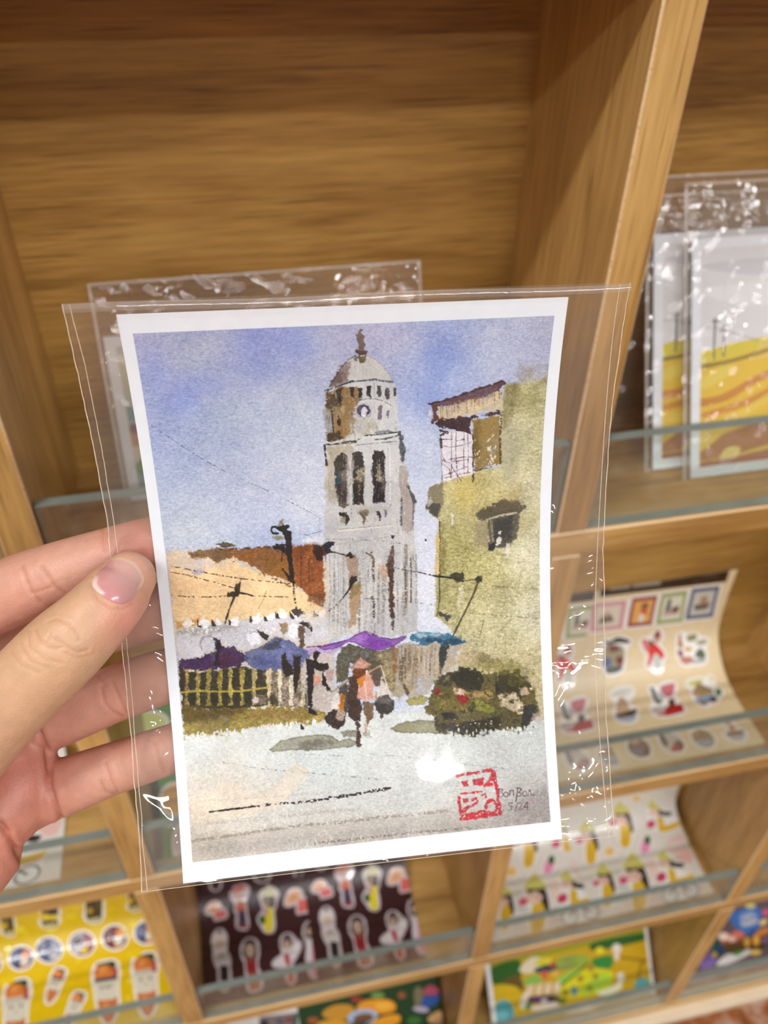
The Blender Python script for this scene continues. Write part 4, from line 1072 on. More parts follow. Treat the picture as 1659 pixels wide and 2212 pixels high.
wash('G', [(60, 300), (120, 270), (210, 195), (260, 230), (330, 262), (420, 215), (500, 130), (560, 170), (420, 330), (200, 360), (60, 380)], (228, 214, 196), a=0.6, soft=4, rough=2)
wash('G', [(60, 440), (500, 390), (900, 350), (1300, 330), (1560, 300), (1560, 380), (1200, 420), (700, 480), (60, 550)], (184, 176, 170), a=0.5, soft=8, rough=6, gran=0.6, dry=0.25)
wash('G', [(1330, 340), (1480, 260), (1560, 200), (1565, 380), (1340, 400)], (140, 132, 132), a=0.55, soft=10, rough=8, gran=0.9, dry=0.35)
wash('G', [(80, 470), (500, 430), (900, 400), (1300, 370), (1300, 400), (800, 450), (100, 520)], (170, 164, 160), a=0.55, soft=2, rough=4, dry=0.65)
for k in range(70):
    x = random.uniform(470, 1000); y = 480 - (x - 470) * 0.09 + random.uniform(-30, 16)
    stroke('G', [(x, y), (x + random.uniform(-6, 6), y + random.uniform(6, 22))], 5, random.choice([(224, 222, 220), (176, 168, 162), (214, 212, 214)]), a=0.55)
stroke('G', [(60, 456), (200, 438), (330, 418), (500, 394), (700, 376), (860, 358), (1140, 330)], 13, (150, 138, 124), a=0.75, dry=0.45)
stroke('G', [(580, 466), (800, 442), (1000, 420), (1230, 402)], 9, (120, 106, 90), a=0.7, dry=0.5)
stroke('G', [(130, 380), (400, 360), (600, 335), (760, 325)], 16, (178, 172, 166), a=0.6, dry=0.55)
stroke('G', [(100, 290), (330, 276), (520, 262), (700, 250)], 9, (196, 188, 178), a=0.6, dry=0.55)
stroke('G', [(140, 335), (300, 314), (420, 302), (560, 290), (700, 270), (890, 236)], 13, (48, 36, 44), a=0.95, taper=(0.3, 1.1), dash=0.15, rough=1.2)
stroke('G', [(140, 335), (260, 320), (330, 312)], 6, (36, 28, 30), a=0.9)
stroke('G', [(195, 128), (330, 152), (480, 167), (620, 178), (850, 200)], 3.2, (110, 112, 126), a=0.7, dash=0.3)
for a_ in ((380, 92, 700, 100), (800, 92, 1000, 110), (1000, 112, 1360, 152), (1120, 128, 1400, 160)):
    stroke('G', [(a_[0], a_[1]), (a_[2], a_[3])], 5, (150, 154, 160), a=0.5, dash=0.4)
# right-hand building
bl = idw([((1180, 800), (176, 168, 120)), ((1120, 850), (190, 182, 112)), ((1170, 950), (206, 198, 142)), ((1100, 950), (186, 180, 136)), ((1000, 1060), (202, 186, 104)), ((960, 1100), (186, 178, 116)), ((1150, 1060), (206, 198, 152)), ((1060, 1100), (204, 184, 104)), ((980, 1180), (184, 174, 92)), ((1040, 1240), (200, 188, 104)),
    ((1140, 1200), (214, 208, 170)), ((960, 1280), (172, 164, 92)), ((1080, 1330), (204, 196, 140)), ((1150, 1330), (216, 210, 176)), ((1020, 1400), (196, 186, 134)), ((1130, 1430), (204, 190, 134)), ((1170, 1500), (196, 180, 132)), ((1060, 1290), (190, 182, 118))], sm=30)
_l = bl.mean(-1, keepdims=True)
bl = _l + (bl - _l) * 0.70 + 4
bl = bl + (15 * N_gran + 9 * N_fibre + 7 * N_big)[..., None]
_bw = zp('C', [(1430, 170), (1240, 232), (1060, 292), (960, 330), (945, 580), (925, 640), (925, 1130), (650, 1210), (340, 1300), (215, 1350), (190, 1560), (290, 1650), (310, 1700), (285, 1890), (280, 2212)])
_bp = np.concatenate([_bw, np.array([(941, 1290), (940, 1330), (965, 1350), (985, 1375), (998, 1400), (990, 1440), (960, 1500), (1000, 1530), (1230, 1560), (1230, 760)])])
w_ = window(_bp, 12)
d_ = sdist(_bp, PX[w_], PY[w_]) + 1.5 * N_edge[w_]
al_ = smst((d_ + 3) / 6) * np.where(PY[w_] < 830, smst((d_ + 2) / 22), 1)
img[w_] = img[w_] * (1 - al_[..., None]) + bl[w_] * al_[..., None]
wash('C', [(960, 330), (1100, 290), (1110, 420), (1060, 560), (1000, 700), (960, 740), (930, 640), (945, 560)], (112, 104, 66), a=0.65, soft=9, rough=4, gran=0.8)
wash('C', [(1130, 130), (1300, 110), (1400, 150), (1400, 200), (1240, 240), (1130, 280)], (150, 138, 118), a=0.5, soft=14, rough=7, gran=0.8)
wash('C', [(930, 900), (1000, 760), (1080, 900), (1090, 1100), (1000, 1250), (930, 1150)], (168, 164, 142), a=0.5, soft=18, rough=6, gran=0.7)
wash('C', [(320, 1680), (370, 1700), (380, 2000), (370, 2212), (320, 2212)], (110, 98, 40), a=0.55, soft=6, rough=4, gran=0.7)
stroke('C', [(318, 1690), (325, 1900), (318, 2050), (322, 2212)], 14, (62, 52, 22), a=0.9, rough=1.0, dry=0.15)
wash('C', [(285, 1880), (316, 1700), (318, 2212), (280, 2212)], (204, 182, 130), a=0.9, soft=1.2)
stroke('P', [(949, 1240), (950, 1290), (944, 1330)], 3, (74, 66, 40), a=0.8, dry=0.2)
wash('P', [(942, 1316), (958, 1322), (975, 1330), (968, 1342), (950, 1330)], (62, 62, 66), a=0.9, soft=1.5)
wash('F', [(1000, 240), (1110, 245), (1200, 290), (1180, 320), (1060, 280), (1010, 275)], (110, 98, 62), a=0.75, soft=3, rough=4, gran=0.6, dry=0.3)
wash('F', [(960, 300), (1100, 290), (1300, 310), (1440, 380), (1400, 420), (1200, 370), (1000, 345)], (132, 122, 56), a=0.7, soft=8, rough=5, gran=0.7)
wash('F', [(830, 390), (980, 190), (1080, 250), (1060, 330), (900, 380)], (200, 182, 150), a=0.7, soft=6, rough=4, gran=0.5)
# roof terrace on it
wash('C', [(215, 515), (330, 488), (640, 390), (950, 283), (985, 312), (930, 348), (900, 440), (690, 478), (420, 540), (250, 545)], (96, 62, 66), soft=1.5, rough=1.5, gran=0.3, edge=0.5, var=14)
wash('C', [(296, 545), (420, 532), (690, 468), (950, 362), (945, 575), (640, 632), (340, 692), (300, 660)], (206, 190, 158), soft=1.5, rough=2.2, gran=0.3, var=14)
for k in range(34):
    x = random.uniform(300, 940); y = 540 - (x - 300) * 0.24
    stroke('C', [(x, y), (x + random.uniform(-4, 6), y + random.uniform(40, 140))], random.uniform(5, 12), random.choice([(150, 112, 80), (176, 150, 116), (110, 70, 60)]), a=0.6, dry=0.2)
wash('C', [(238, 535), (300, 545), (305, 690), (240, 720), (228, 690), (250, 640)], (96, 56, 46), soft=1.5, rough=2)
wash('C', [(215, 590), (240, 560), (240, 690), (220, 680)], (222, 212, 206), a=0.9)
stroke('C', [(222, 522), (420, 470), (640, 392), (940, 292)], 12, (66, 36, 40), a=0.85, dry=0.2)
wash('C', [(240, 700), (460, 660), (640, 636), (920, 586), (915, 622), (640, 672), (636, 830), (560, 800), (430, 765), (310, 745)], (62, 36, 42), soft=1.4, rough=2.2, gran=0.3, var=14)
wash('C', [(640, 672), (920, 632), (932, 1115), (800, 1150), (665, 1192), (645, 1000)], (142, 116, 58), soft=1.5, rough=2.0, gran=0.45, var=16)
wash('C', [(640, 690), (720, 670), (730, 1000), (680, 1150), (645, 1000)], (104, 78, 34), a=0.7, soft=5, rough=3, streak=0.5)
stroke('C', [(935, 640), (920, 860), (926, 1110)], 24, (86, 66, 24), a=0.85, dry=0.3)
stroke('C', [(650, 840), (650, 1050), (655, 1290)], 20, (54, 34, 26), a=0.9, dry=0.3)
stroke('C', [(660, 1190), (850, 1140)], 12, (70, 48, 24), a=0.85, dry=0.3)
speck('C', 790, 820, 880, 1130, 26, (226, 216, 196), (6, 14), 0.85, 1.5)
speck('C', 660, 860, 720, 1150, 16, (220, 208, 186), (5, 10), 0.8, 1.6)
wash('C', [(318, 768), (420, 790), (560, 800), (640, 830), (650, 1210), (500, 1250), (350, 1290), (330, 1000)], (228, 224, 232), soft=1.5, rough=1.6, gran=0.1)
for pts in ([(330, 790), (340, 1000), (350, 1290)], [(440, 800), (438, 1000), (440, 1250)], [(485, 800), (480, 1000), (500, 1310)], [(565, 810), (560, 1000), (565, 1210)], [(600, 810), (605, 1000), (600, 1200)], [(330, 870), (450, 870)], [(340, 930), (420, 950), (540, 930), (620, 905)], [(490, 885), (560, 870)],
            [(340, 1010), (370, 1090), (440, 1110), (490, 1060)], [(350, 1080), (600, 1040), (640, 1050)], [(480, 1090), (600, 1070)], [(350, 1260), (500, 1220), (620, 1200)], [(440, 1140), (540, 1290)], [(360, 1230), (600, 1140)], [(330, 960), (345, 1290)], [(360, 1120), (420, 1170), (430, 1250)]):
    stroke('C', pts, 6.5, random.choice([(104, 66, 84), (84, 50, 62), (120, 88, 100)]), a=0.85, dry=0.15)
stroke('C', [(320, 780), (400, 800), (330, 830)], 22, (54, 36, 40), a=0.9, dry=0.2)
stroke('C', [(330, 870), (338, 950)], 26, (60, 44, 52), a=0.8)
wash('C', [(215, 1350), (350, 1308), (350, 1500), (330, 1640), (290, 1650), (190, 1570), (200, 1480)], (122, 112, 92), a=0.9, soft=2, rough=2, gran=0.5, var=16)
wash('C', [(190, 1540), (240, 1500), (325, 1520), (320, 1600), (300, 1655), (250, 1600)], (66, 64, 60), a=0.9, soft=1.5, rough=2)
wash('C', [(205, 1470), (240, 1440), (250, 1490), (210, 1530)], (196, 196, 198), a=0.8)
# window on it
wash('C', [(660, 1680), (810, 1660), (830, 1960), (740, 1980), (670, 1900)], (146, 134, 108), a=0.7, soft=8, rough=5, gran=0.6)
wash('C', [(690, 1590), (860, 1520), (1110, 1500), (1190, 1545), (1100, 1610), (1100, 1850), (1040, 1900), (960, 1960), (850, 1950), (815, 1880), (800, 1680), (690, 1670)], (88, 84, 76), a=0.95, soft=3, rough=3, gran=0.4, var=16)
wash('C', [(690, 1600), (860, 1505), (1100, 1480), (1190, 1545), (1050, 1590), (880, 1620), (720, 1672), (680, 1650)], (92, 80, 62), a=0.9, soft=3, rough=4, gran=0.5, dry=0.15)
wash('C', [(860, 1680), (1040, 1640), (1050, 1860), (900, 1900), (850, 1840)], (58, 56, 54), a=0.8, soft=6, rough=4, gran=0.4)
stroke('C', [(790, 1668), (920, 1632), (1080, 1602)], 20, (196, 184, 156), a=0.9, dry=0.1)
stroke('C', [(832, 1670), (842, 1780), (852, 1880)], 26, (150, 142, 112), a=0.85, dry=0.15)
oval('C', 840, 1940, 40, 30, (38, 42, 50), a=0.95)
wash('C', [(915, 1790), (940, 1860), (930, 1900), (890, 1925), (900, 1860)], (226, 222, 214), a=0.95, soft=1)
wash('C', [(985, 1905), (1015, 1900), (1010, 1970), (975, 2010)], (228, 226, 214), a=0.9, soft=1)
wash('C', [(440, 1620), (462, 1650), (455, 1735), (432, 1720)], (226, 222, 210), a=0.9, soft=1)
wash('C', [(520, 1300), (700, 1280), (640, 1560), (520, 1600), (470, 1450)], (198, 168, 66), a=0.4, soft=22, rough=7, gran=0.7)
wash('C', [(1020, 1400), (1140, 1370), (1170, 1450), (1050, 1480)], (176, 140, 78), a=0.5, soft=14, rough=6, gran=0.7)
oval('C', 180, 1870, 9, 9, (36, 36, 40), soft=0.8, rough=0.3)
# pole and wires on the right
stroke('P', [(870, 1228), (905, 1236), (940, 1244)], 2.4, (44, 36, 36), a=0.85, dash=0.2)
stroke('P', [(940, 1244), (985, 1249), (1000, 1256)], 4.2, (34, 28, 26), a=0.95)
wash('P', [(972, 1240), (1000, 1238), (1006, 1250), (988, 1258)], (60, 54, 44), a=0.9)
wash('P', [(1026, 1243), (1040, 1244), (1040, 1256), (1030, 1262)], (44, 40, 36), a=0.95)
stroke('P', [(1034, 1254), (1020, 1290), (1000, 1330), (985, 1360), (972, 1385)], 4.0, (78, 68, 48), a=0.9, rough=0.6)
stroke('P', [(996, 1255), (1026, 1252)], 2.2, (84, 74, 50), a=0.8)
stroke('P', [(1060, 1266), (1110, 1270), (1160, 1271)], 2.4, (124, 112, 70), a=0.8, dash=0.4)
stroke('P', [(1000, 1322), (1080, 1330), (1160, 1336)], 2.4, (124, 112, 70), a=0.7, dash=0.4)
stroke('P', [(1045, 1340), (1036, 1378)], 2.0, (120, 108, 80), a=0.7)
wash('P', [(990, 1270), (1002, 1262), (1000, 1300), (988, 1310)], (228, 222, 200), a=0.7, dry=0.3)
# ---- tower
wash('A', [(230, 900), (450, 830), (600, 790), (820, 775), (1040, 800), (1078, 850), (1100, 1100), (1115, 1280), (1130, 1420), (1160, 1430), (1195, 1780), (1230, 1960), (1260, 2240), (240, 2240), (225, 1800), (212, 1545), (250, 1530), (238, 1250), (200, 1160), (235, 1110)], (206, 207, 210), soft=1.5, rough=1.5, gran=0.1, var=7)
wash('B', [(235, 0), (230, 300), (225, 800), (215, 1250), (262, 1700), (250, 1920), (660, 1800), (1000, 1860), (1210, 1830), (1335, 1800), (1335, 1100), (1312, 900), (1292, 560), (1292, 280), (1330, 245), (1235, 0)], (198, 197, 198), soft=1.6, rough=1.8, gran=0.15, var=9)
# dome
wash('A', [(285, 862), (350, 735), (430, 622), (520, 525), (600, 482), (720, 480), (830, 530), (930, 620), (1000, 710), (1042, 792), (820, 780), (600, 792), (450, 832)], (204, 202, 200), soft=1.2, rough=0.8, gran=0.1, var=8)
wash('A', [(287, 862), (360, 730), (480, 570), (560, 530), (545, 600), (520, 680), (500, 790), (400, 840)], (132, 112, 108), a=0.9, soft=4, rough=3, gran=0.4, dry=0.1)
wash('A', [(330, 800), (400, 700), (440, 690), (420, 800)], (96, 76, 74), a=0.6, soft=4, rough=3)
stroke('A', [(287, 858), (360, 735), (430, 622), (520, 525), (600, 485)], 11, (58, 58, 68), a=0.85, dry=0.1)
stroke('A', [(720, 482), (830, 530), (930, 622), (1000, 710), (1035, 790)], 7, (150, 148, 156), a=0.8, dry=0.2)
stroke('A', [(740, 520), (780, 620), (800, 770)], 6, (172, 168, 172), a=0.7, dry=0.2)
wash('A', [(560, 510), (610, 490), (620, 570), (575, 545)], (84, 92, 106), a=0.8)
stroke('A', [(1025, 340), (1030, 560), (1045, 780)], 5, (150, 152, 176), a=0.6)
# finial
wash('A', [(650, 160), (690, 175), (655, 205), (665, 225), (705, 260), (690, 300), (712, 350), (700, 412), (742, 438), (722, 482), (640, 482), (600, 445), (640, 425), (625, 330), (615, 280), (588, 222), (620, 240)], (112, 96, 90), soft=1.0, rough=1.0, gran=0.3)
wash('A', [(600, 430), (742, 432), (722, 482), (640, 486)], (84, 66, 62), soft=1.0)
wash('A', [(635, 490), (718, 486), (700, 582), (640, 570)], (104, 86, 66), soft=1.2, gran=0.3)
# drum
wash('A', [(232, 925), (450, 872), (640, 868), (665, 1010), (600, 1100), (570, 1300), (535, 1440), (260, 1535), (245, 1250), (240, 1090)], (142, 110, 64), a=0.95, soft=3, rough=3, gran=0.5, var=20)
wash('A', [(235, 935), (425, 895), (410, 1090), (300, 1140), (250, 1110)], (64, 52, 42), a=0.85, soft=4, rough=4, gran=0.5)
wash('A', [(520, 1300), (600, 1250), (860, 1250), (860, 1400), (640, 1430), (540, 1430)], (176, 172, 160), a=0.6, soft=4, rough=4, gran=0.8, dry=0.3)
for k in range(60):
    x, y = random.uniform(540, 860), random.uniform(1250, 1420)
    stroke('A', [(x, y), (x + random.uniform(-15, 15), y + random.uniform(10, 40))], 6, random.choice([(222, 222, 220), (150, 140, 118), (124, 120, 116)]), a=0.7)
stroke('A', [(232, 905), (340, 872), (450, 830), (560, 796), (700, 786), (820, 772), (930, 792), (1045, 802)], 20, (78, 84, 92), a=0.9, dry=0.15)
stroke('A', [(400, 850), (480, 815), (560, 790)], 16, (54, 58, 66), a=0.8)
for x0, y0, x1, y1 in ((372, 900, 422, 1030), (535, 872, 582, 992), (628, 868, 678, 992), (724, 850, 776, 976), (864, 850, 897, 976), (957, 872, 996, 1002), (1055, 872, 1076, 962)):
    rect('A', x0, y0, x1, y1, (44, 36, 38), a=0.92, soft=1.0, rough=1.2, gran=0.3)
stroke('A', [(814, 790), (820, 900), (830, 1020)], 9, (160, 168, 178), a=0.8)
stroke('A', [(610, 1020), (720, 1005), (830, 1000), (940, 1040), (1040, 1092)], 12, (92, 102, 118), a=0.85, dry=0.25)
stroke('A', [(650, 1040), (760, 1020), (880, 1030), (1000, 1080)], 18, (220, 222, 226), a=0.8)
oval('A', 692, 1140, 92, 86, (196, 190, 196), a=0.7, soft=1)
oval('A', 690, 1140, 76, 72, (54, 50, 78), a=0.95, soft=1.2, rough=1.2, gran=0.3)
wash('A', [(672, 1115), (712, 1110), (735, 1190), (690, 1205), (668, 1180)], (226, 226, 236), a=0.95, soft=1)
stroke('A', ell(700, 1160, 84, 80, 0, 20)[1:9], 7, (110, 106, 124), a=0.7, dry=0.2)
rect('A', 868, 1085, 906, 1245, (104, 92, 104), a=0.85, soft=1.2, rough=1.5)
rect('A', 962, 1132, 1010, 1262, (92, 92, 106), a=0.85, soft=1.2, rough=1.5)
stroke('A', [(835, 1020), (845, 1240)], 8, (226, 228, 234), a=0.8)
wash('A', [(395, 1170), (416, 1250), (405, 1318), (385, 1290)], (46, 32, 26), soft=1)
wash('A', [(420, 1110), (450, 1090), (470, 1160), (440, 1190)], (190, 172, 132), a=0.7, dry=0.3)
wash('A', [(198, 1150), (230, 1115), (290, 1140), (315, 1190), (330, 1400), (250, 1425), (235, 1260)], (152, 154, 160), a=0.9, soft=1.5, rough=2, gran=0.4)
stroke('A', [(315, 1150), (325, 1290), (335, 1400)], 22, (50, 40, 34), a=0.85, dry=0.2)
wash('A', [(255, 1420), (420, 1380), (420, 1480), (260, 1530)], (60, 48, 36), a=0.85, soft=3, rough=3, gran=0.5)
wash('A', [(1060, 1270), (1105, 1270), (1090, 1380), (1060, 1390)], (130, 136, 148), a=0.7)
wash('A', [(830, 1400), (1000, 1370), (1030, 1400), (850, 1425)], (110, 114, 122), a=0.8, dry=0.2)
stroke('A', [(250, 1545), (400, 1538), (480, 1520), (600, 1505), (700, 1445), (900, 1425), (1130, 1398)], 16, (50, 48, 50), a=0.9, dry=0.3)
stroke('A', [(600, 1470), (900, 1460), (1110, 1420)], 26, (214, 216, 216), a=0.8)
stroke('A', [(830, 1490), (960, 1480), (1110, 1440)], 18, (64, 68, 76), a=0.85, dry=0.25)
stroke('A', [(610, 1555), (860, 1530), (1090, 1510)], 9, (84, 88, 100), a=0.8, dry=0.2)
stroke('A', [(260, 1550), (480, 1530), (600, 1520)], 18, (44, 36, 30), a=0.85, dry=0.3)
# upper shaft
wash('A', [(255, 1570), (600, 1556), (580, 1640), (540, 1700), (530, 2240), (370, 2240), (250, 2240)], (172, 158, 130), a=0.75, soft=5, rough=4, gran=0.6, var=14, dry=0.1)
stroke('A', [(228, 1560), (236, 1660), (252, 1780)], 26, (40, 42, 48), a=0.9, rough=1.2, dry=0.1)
wash('A', [(1105, 1420), (1160, 1432), (1196, 1775), (1150, 1790), (1125, 1600)], (58, 62, 70), a=0.9, soft=2, rough=2.5, gran=0.4, dry=0.15)
stroke('A', [(1000, 1560), (1010, 1900), (1010, 2240)], 16, (226, 228, 230), a=0.75)
stroke('A', [(985, 1580), (985, 2200)], 6, (168, 166, 166), a=0.7, dry=0.2)
wash('A', [(1110, 1780), (1222, 1800), (1235, 1960), (1245, 2240), (1130, 2240)], (164, 152, 146), a=0.9, soft=2, rough=2, gran=0.5, var=14)
wash('B', [(1130, 0), (1210, 0), (1300, 260), (1292, 560), (1220, 620), (1130, 520)], (166, 156, 152), a=0.9, soft=2, rough=2, gran=0.5, var=14)
wash('B', [(1190, 30), (1240, 38), (1332, 246), (1292, 266), (1250, 160)], (78, 76, 80), soft=1.3, rough=1.2, gran=0.4)
stroke('B', [(1150, 200), (1140, 400), (1145, 520)], 26, (74, 72, 80), a=0.8, dry=0.25)
stroke('B', [(1288, 280), (1285, 420), (1282, 540)], 14, (84, 70, 84), a=0.8, dry=0.2)
# three tall belfry openings
wash('A', [(355, 1745), (400, 1668), (450, 1652), (495, 1692), (502, 1830), (510, 2240), (372, 2240), (360, 2000)], (116, 102, 92), a=0.92, soft=1.5, rough=2, gran=0.4, var=16)
wash('A', [(355, 1745), (400, 1668), (450, 1652), (497, 1692), (502, 1830), (430, 1850), (415, 2000), (372, 2200), (358, 1950)], (52, 46, 42), a=0.92, soft=2, rough=2.5, gran=0.35)
wash('B', [(372, 0), (505, 0), (525, 285), (455, 310), (390, 290)], (92, 78, 70), a=0.92, soft=1.6, rough=2, gran=0.5, var=16)
wash('B', [(372, 0), (410, 0), (420, 120), (500, 110), (515, 220), (400, 250)], (50, 42, 44), a=0.75, soft=3, rough=3)
wash('A', [(380, 1880), (415, 1870), (410, 1990), (380, 2030)], (40, 90, 110), a=0.7, soft=2)
wash('A', [(555, 1668), (600, 1622), (680, 1638), (700, 1700), (706, 1850), (702, 2240), (566, 2240), (560, 1900)], (46, 42, 40), a=0.96, soft=1.4, rough=1.6, gran=0.25, var=14)
wash('A', [(625, 1850), (690, 1830), (695, 2050), (640, 2100), (610, 1980)], (158, 146, 122), a=0.8, soft=3, rough=4, gran=0.6, dry=0.15)
wash('B', [(556, 0), (702, 0), (698, 270), (630, 285), (556, 270)], (50, 40, 34), a=0.95, soft=1.4, rough=2, gran=0.3, var=16)
wash('B', [(625, 0), (680, 0), (670, 110), (630, 120)], (112, 92, 66), a=0.7, soft=3, rough=3, gran=0.6)
wash('B', [(550, 140), (595, 170), (580, 200), (548, 190)], (46, 128, 130), a=0.8, soft=1.2)
wash('A', [(790, 1690), (828, 1622), (920, 1620), (945, 1680), (950, 2240), (800, 2240), (795, 1900)], (36, 28, 30), a=0.97, soft=1.4, rough=1.6, gran=0.2, var=10)
wash('A', [(868, 1800), (905, 1850), (912, 2020), (880, 2100), (855, 1960)], (176, 164, 142), a=0.88, soft=2.5, rough=3, gran=0.4)
wash('B', [(800, 0), (948, 0), (948, 240), (860, 262), (806, 262)], (38, 30, 32), a=0.96, soft=1.4, rough=1.8, gran=0.2)
wash('B', [(895, 0), (948, 0), (945, 110), (900, 130)], (128, 118, 108), a=0.7, soft=3, rough=3, gran=0.5)
for x0, x1 in ((500, 560), (705, 790)):
    wash('A', [(x0, 1680), (x1, 1680), (x1, 2240), (x0, 2240)], (206, 205, 206), a=0.6, soft=3, rough=2, gran=0.4)
    wash('B', [(x0, 0), (x1, 0), (x1, 270), (x0, 270)], (206, 205, 204), a=0.6, soft=3, rough=2, gran=0.4)
# details under the belfry
wash('B', [(398, 372), (490, 368), (528, 440), (480, 522), (475, 440), (410, 410)], (44, 38, 34), soft=1.2, rough=1.5)
wash('B', [(415, 420), (470, 430), (475, 510), (430, 490)], (150, 142, 126), a=0.8, soft=2)
wash('B', [(600, 370), (700, 340), (745, 345), (720, 440), (690, 505), (670, 440)], (92, 72, 48), a=0.8, soft=1.5, rough=2, dry=0.2)
wash('B', [(838, 338), (900, 360), (918, 440), (878, 465), (860, 400)], (50, 40, 34), soft=1.2, rough=1.5)
rect('B', 938, 335, 972, 435, (70, 74, 96), a=0.85, soft=1.5, rough=2)
wash('B', [(580, 300), (1000, 290), (1000, 340), (620, 370)], (176, 166, 150), a=0.5, soft=4, rough=3, gran=0.6)
stroke('B', [(400, 572), (700, 545), (1020, 512)], 9, (160, 148, 132), a=0.85, dry=0.2)
stroke('B', [(400, 590), (700, 562), (1020, 530)], 16, (226, 226, 224), a=0.7)
stroke('B', [(370, 752), (560, 722), (800, 690), (1000, 660)], 8, (164, 158, 148), a=0.8, dry=0.25)
stroke('B', [(240, 690), (600, 690), (1000, 715), (1130, 735)], 6, (90, 84, 84), a=0.8, dash=0.4)
wash('B', [(196, 795), (230, 740), (290, 715), (368, 718), (330, 760), (280, 800), (320, 850), (230, 855)], (34, 38, 48), soft=1.2, rough=1.8)
stroke('B', [(290, 835), (380, 855), (480, 880)], 16, (38, 38, 44), a=0.95)
wash('B', [(470, 890), (530, 845), (592, 900), (590, 935), (530, 920)], (42, 36, 32), soft=1.2, rough=1.5)
wash('B', [(1015, 640), (1080, 640), (1060, 675), (1025, 668)], (48, 50, 66), soft=1)
stroke('B', [(1010, 745), (1130, 738)], 9, (70, 70, 78), a=0.8, dry=0.2)
# lower shaft: fluting and niches
for k in range(150):
    x = random.uniform(240, 1330); y0 = random.uniform(760, 1500); y1 = min(y0 + random.uniform(150, 700), 1820)
    stroke('B', [(x, y0), (x + random.uniform(-8, 8), (y0 + y1) / 2), (x + random.uniform(-8, 8), y1)], random.uniform(8, 26), random.choice([(222, 222, 224), (176, 172, 170), (164, 154, 140), (150, 146, 150), (214, 208, 196), (226, 226, 228), (128, 118, 108), (112, 108, 112)]), a=0.5, soft=1.4, dry=0.42)
for k in range(120):      # dry drag marks over the upper shaft and drum
    x = random.uniform(240, 1240); y = random.uniform(1560, 2240)
    stroke('A', [(x, y), (x + random.uniform(-8, 8), y + random.uniform(30, 160))], random.uniform(6, 16), random.choice([(226, 226, 228), (150, 144, 138), (176, 168, 156), (120, 114, 108), (214, 212, 208)]), a=0.45, dry=0.5)
for k in range(70):
    x = random.uniform(300, 1290); y = random.uniform(280, 760)
    stroke('B', [(x, y), (x + random.uniform(-10, 10), y + random.uniform(20, 110))], random.uniform(6, 16), random.choice([(228, 228, 230), (150, 144, 138), (170, 160, 146), (128, 124, 122)]), a=0.45, dry=0.5)
for k in range(40):
    x = random.uniform(250, 620); y = random.uniform(900, 1500)
    stroke('A', [(x, y), (x + random.uniform(-10, 10), y + random.uniform(20, 90))], random.uniform(6, 18), random.choice([(206, 190, 150), (84, 62, 40), (110, 84, 48), (168, 140, 96)]), a=0.6, dry=0.4)
stroke('B', [(235, 890), (245, 1100), (230, 1240)], 24, (60, 66, 90), a=0.75, dry=0.3)
for x in (285, 340, 390, 445):
    stroke('B', [(x, 880), (x + 4, 1300), (x + 2, 1700)], 9, (128, 124, 128), a=0.6, dry=0.35)
wash('B', [(465, 870), (520, 920), (600, 900), (638, 1010), (640, 1160), (520, 1160), (492, 1010)], (174, 140, 112), a=0.9, soft=1.6, rough=2, gran=0.4)
wash('B', [(525, 1225), (620, 1200), (668, 1228), (650, 1380), (640, 1500), (590, 1700), (520, 1740), (530, 1500)], (168, 140, 108), a=0.88, soft=1.8, rough=2.2, gran=0.5)
wash('B', [(530, 1230), (640, 1210), (650, 1300), (540, 1390)], (134, 112, 72), a=0.7, soft=4, rough=3, gran=0.5)
wash('B', [(525, 1185), (555, 1140), (625, 1130), (618, 1190), (560, 1225), (535, 1235)], (44, 32, 24), soft=1.2, rough=1.6)
stroke('B', [(560, 1215), (500, 1320), (420, 1420)], 20, (36, 28, 26), a=0.95, taper=(1.4, 0.6))
stroke('B', [(420, 1420), (340, 1500), (220, 1590), (130, 1650)], 12, (48, 38, 34), a=0.9, dash=0.25)
stroke('B', [(720, 850), (770, 880), (800, 830)], 18, (92, 70, 62), a=0.8, dry=0.3)
stroke('B', [(780, 870), (815, 940), (800, 1060), (815, 1190)], 32, (96, 74, 62), a=0.8, dry=0.4)
stroke('B', [(795, 1385), (820, 1450), (815, 1620)], 30, (70, 58, 58), a=0.85, dry=0.35)
stroke('B', [(830, 1700), (820, 1830)], 22, (130, 110, 110), a=0.7, dry=0.4)
wash('B', [(978, 925), (1042, 768), (1052, 900), (1062, 1100), (1050, 1320), (1062, 1640), (1045, 1760), (1025, 1690), (1000, 1400), (985, 1120)], (72, 46, 32), a=0.94, soft=1.6, rough=2, gran=0.4, var=14)
wash('B', [(875, 990), (960, 1035), (985, 1210), (935, 1180), (885, 1100)], (196, 164, 144), a=0.85, soft=2, rough=2)
stroke('B', [(1040, 1020), (1180, 1060), (1330, 1082)], 9, (44, 36, 34), a=0.85, dash=0.2)
stroke('B', [(1330, 1082), (1450, 1105), (1560, 1135)], 9, (44, 38, 40), a=0.85, dash=0.3)
stroke('B', [(1200, 760), (1195, 1000), (1205, 1300), (1195, 1500)], 42, (138, 122, 110), a=0.75, dry=0.25)
stroke('B', [(1255, 915), (1262, 1150), (1258, 1440)], 20, (84, 74, 74), a=0.85, dry=0.2)
stroke('B', [(1190, 1000), (1200, 1440)], 12, (78, 64, 60), a=0.8, dry=0.3)
wash('B', [(1262, 895), (1310, 910), (1312, 960), (1270, 930)], (112, 96, 86), a=0.8)
stroke('B', [(520, 1390), (800, 1400), (1200, 1430), (1560, 1480)], 7, (76, 66, 66), a=0.7, dash=0.45)
oval('B', 1435, 700, 10, 12, (36, 36, 42), soft=0.7, rough=0.3)
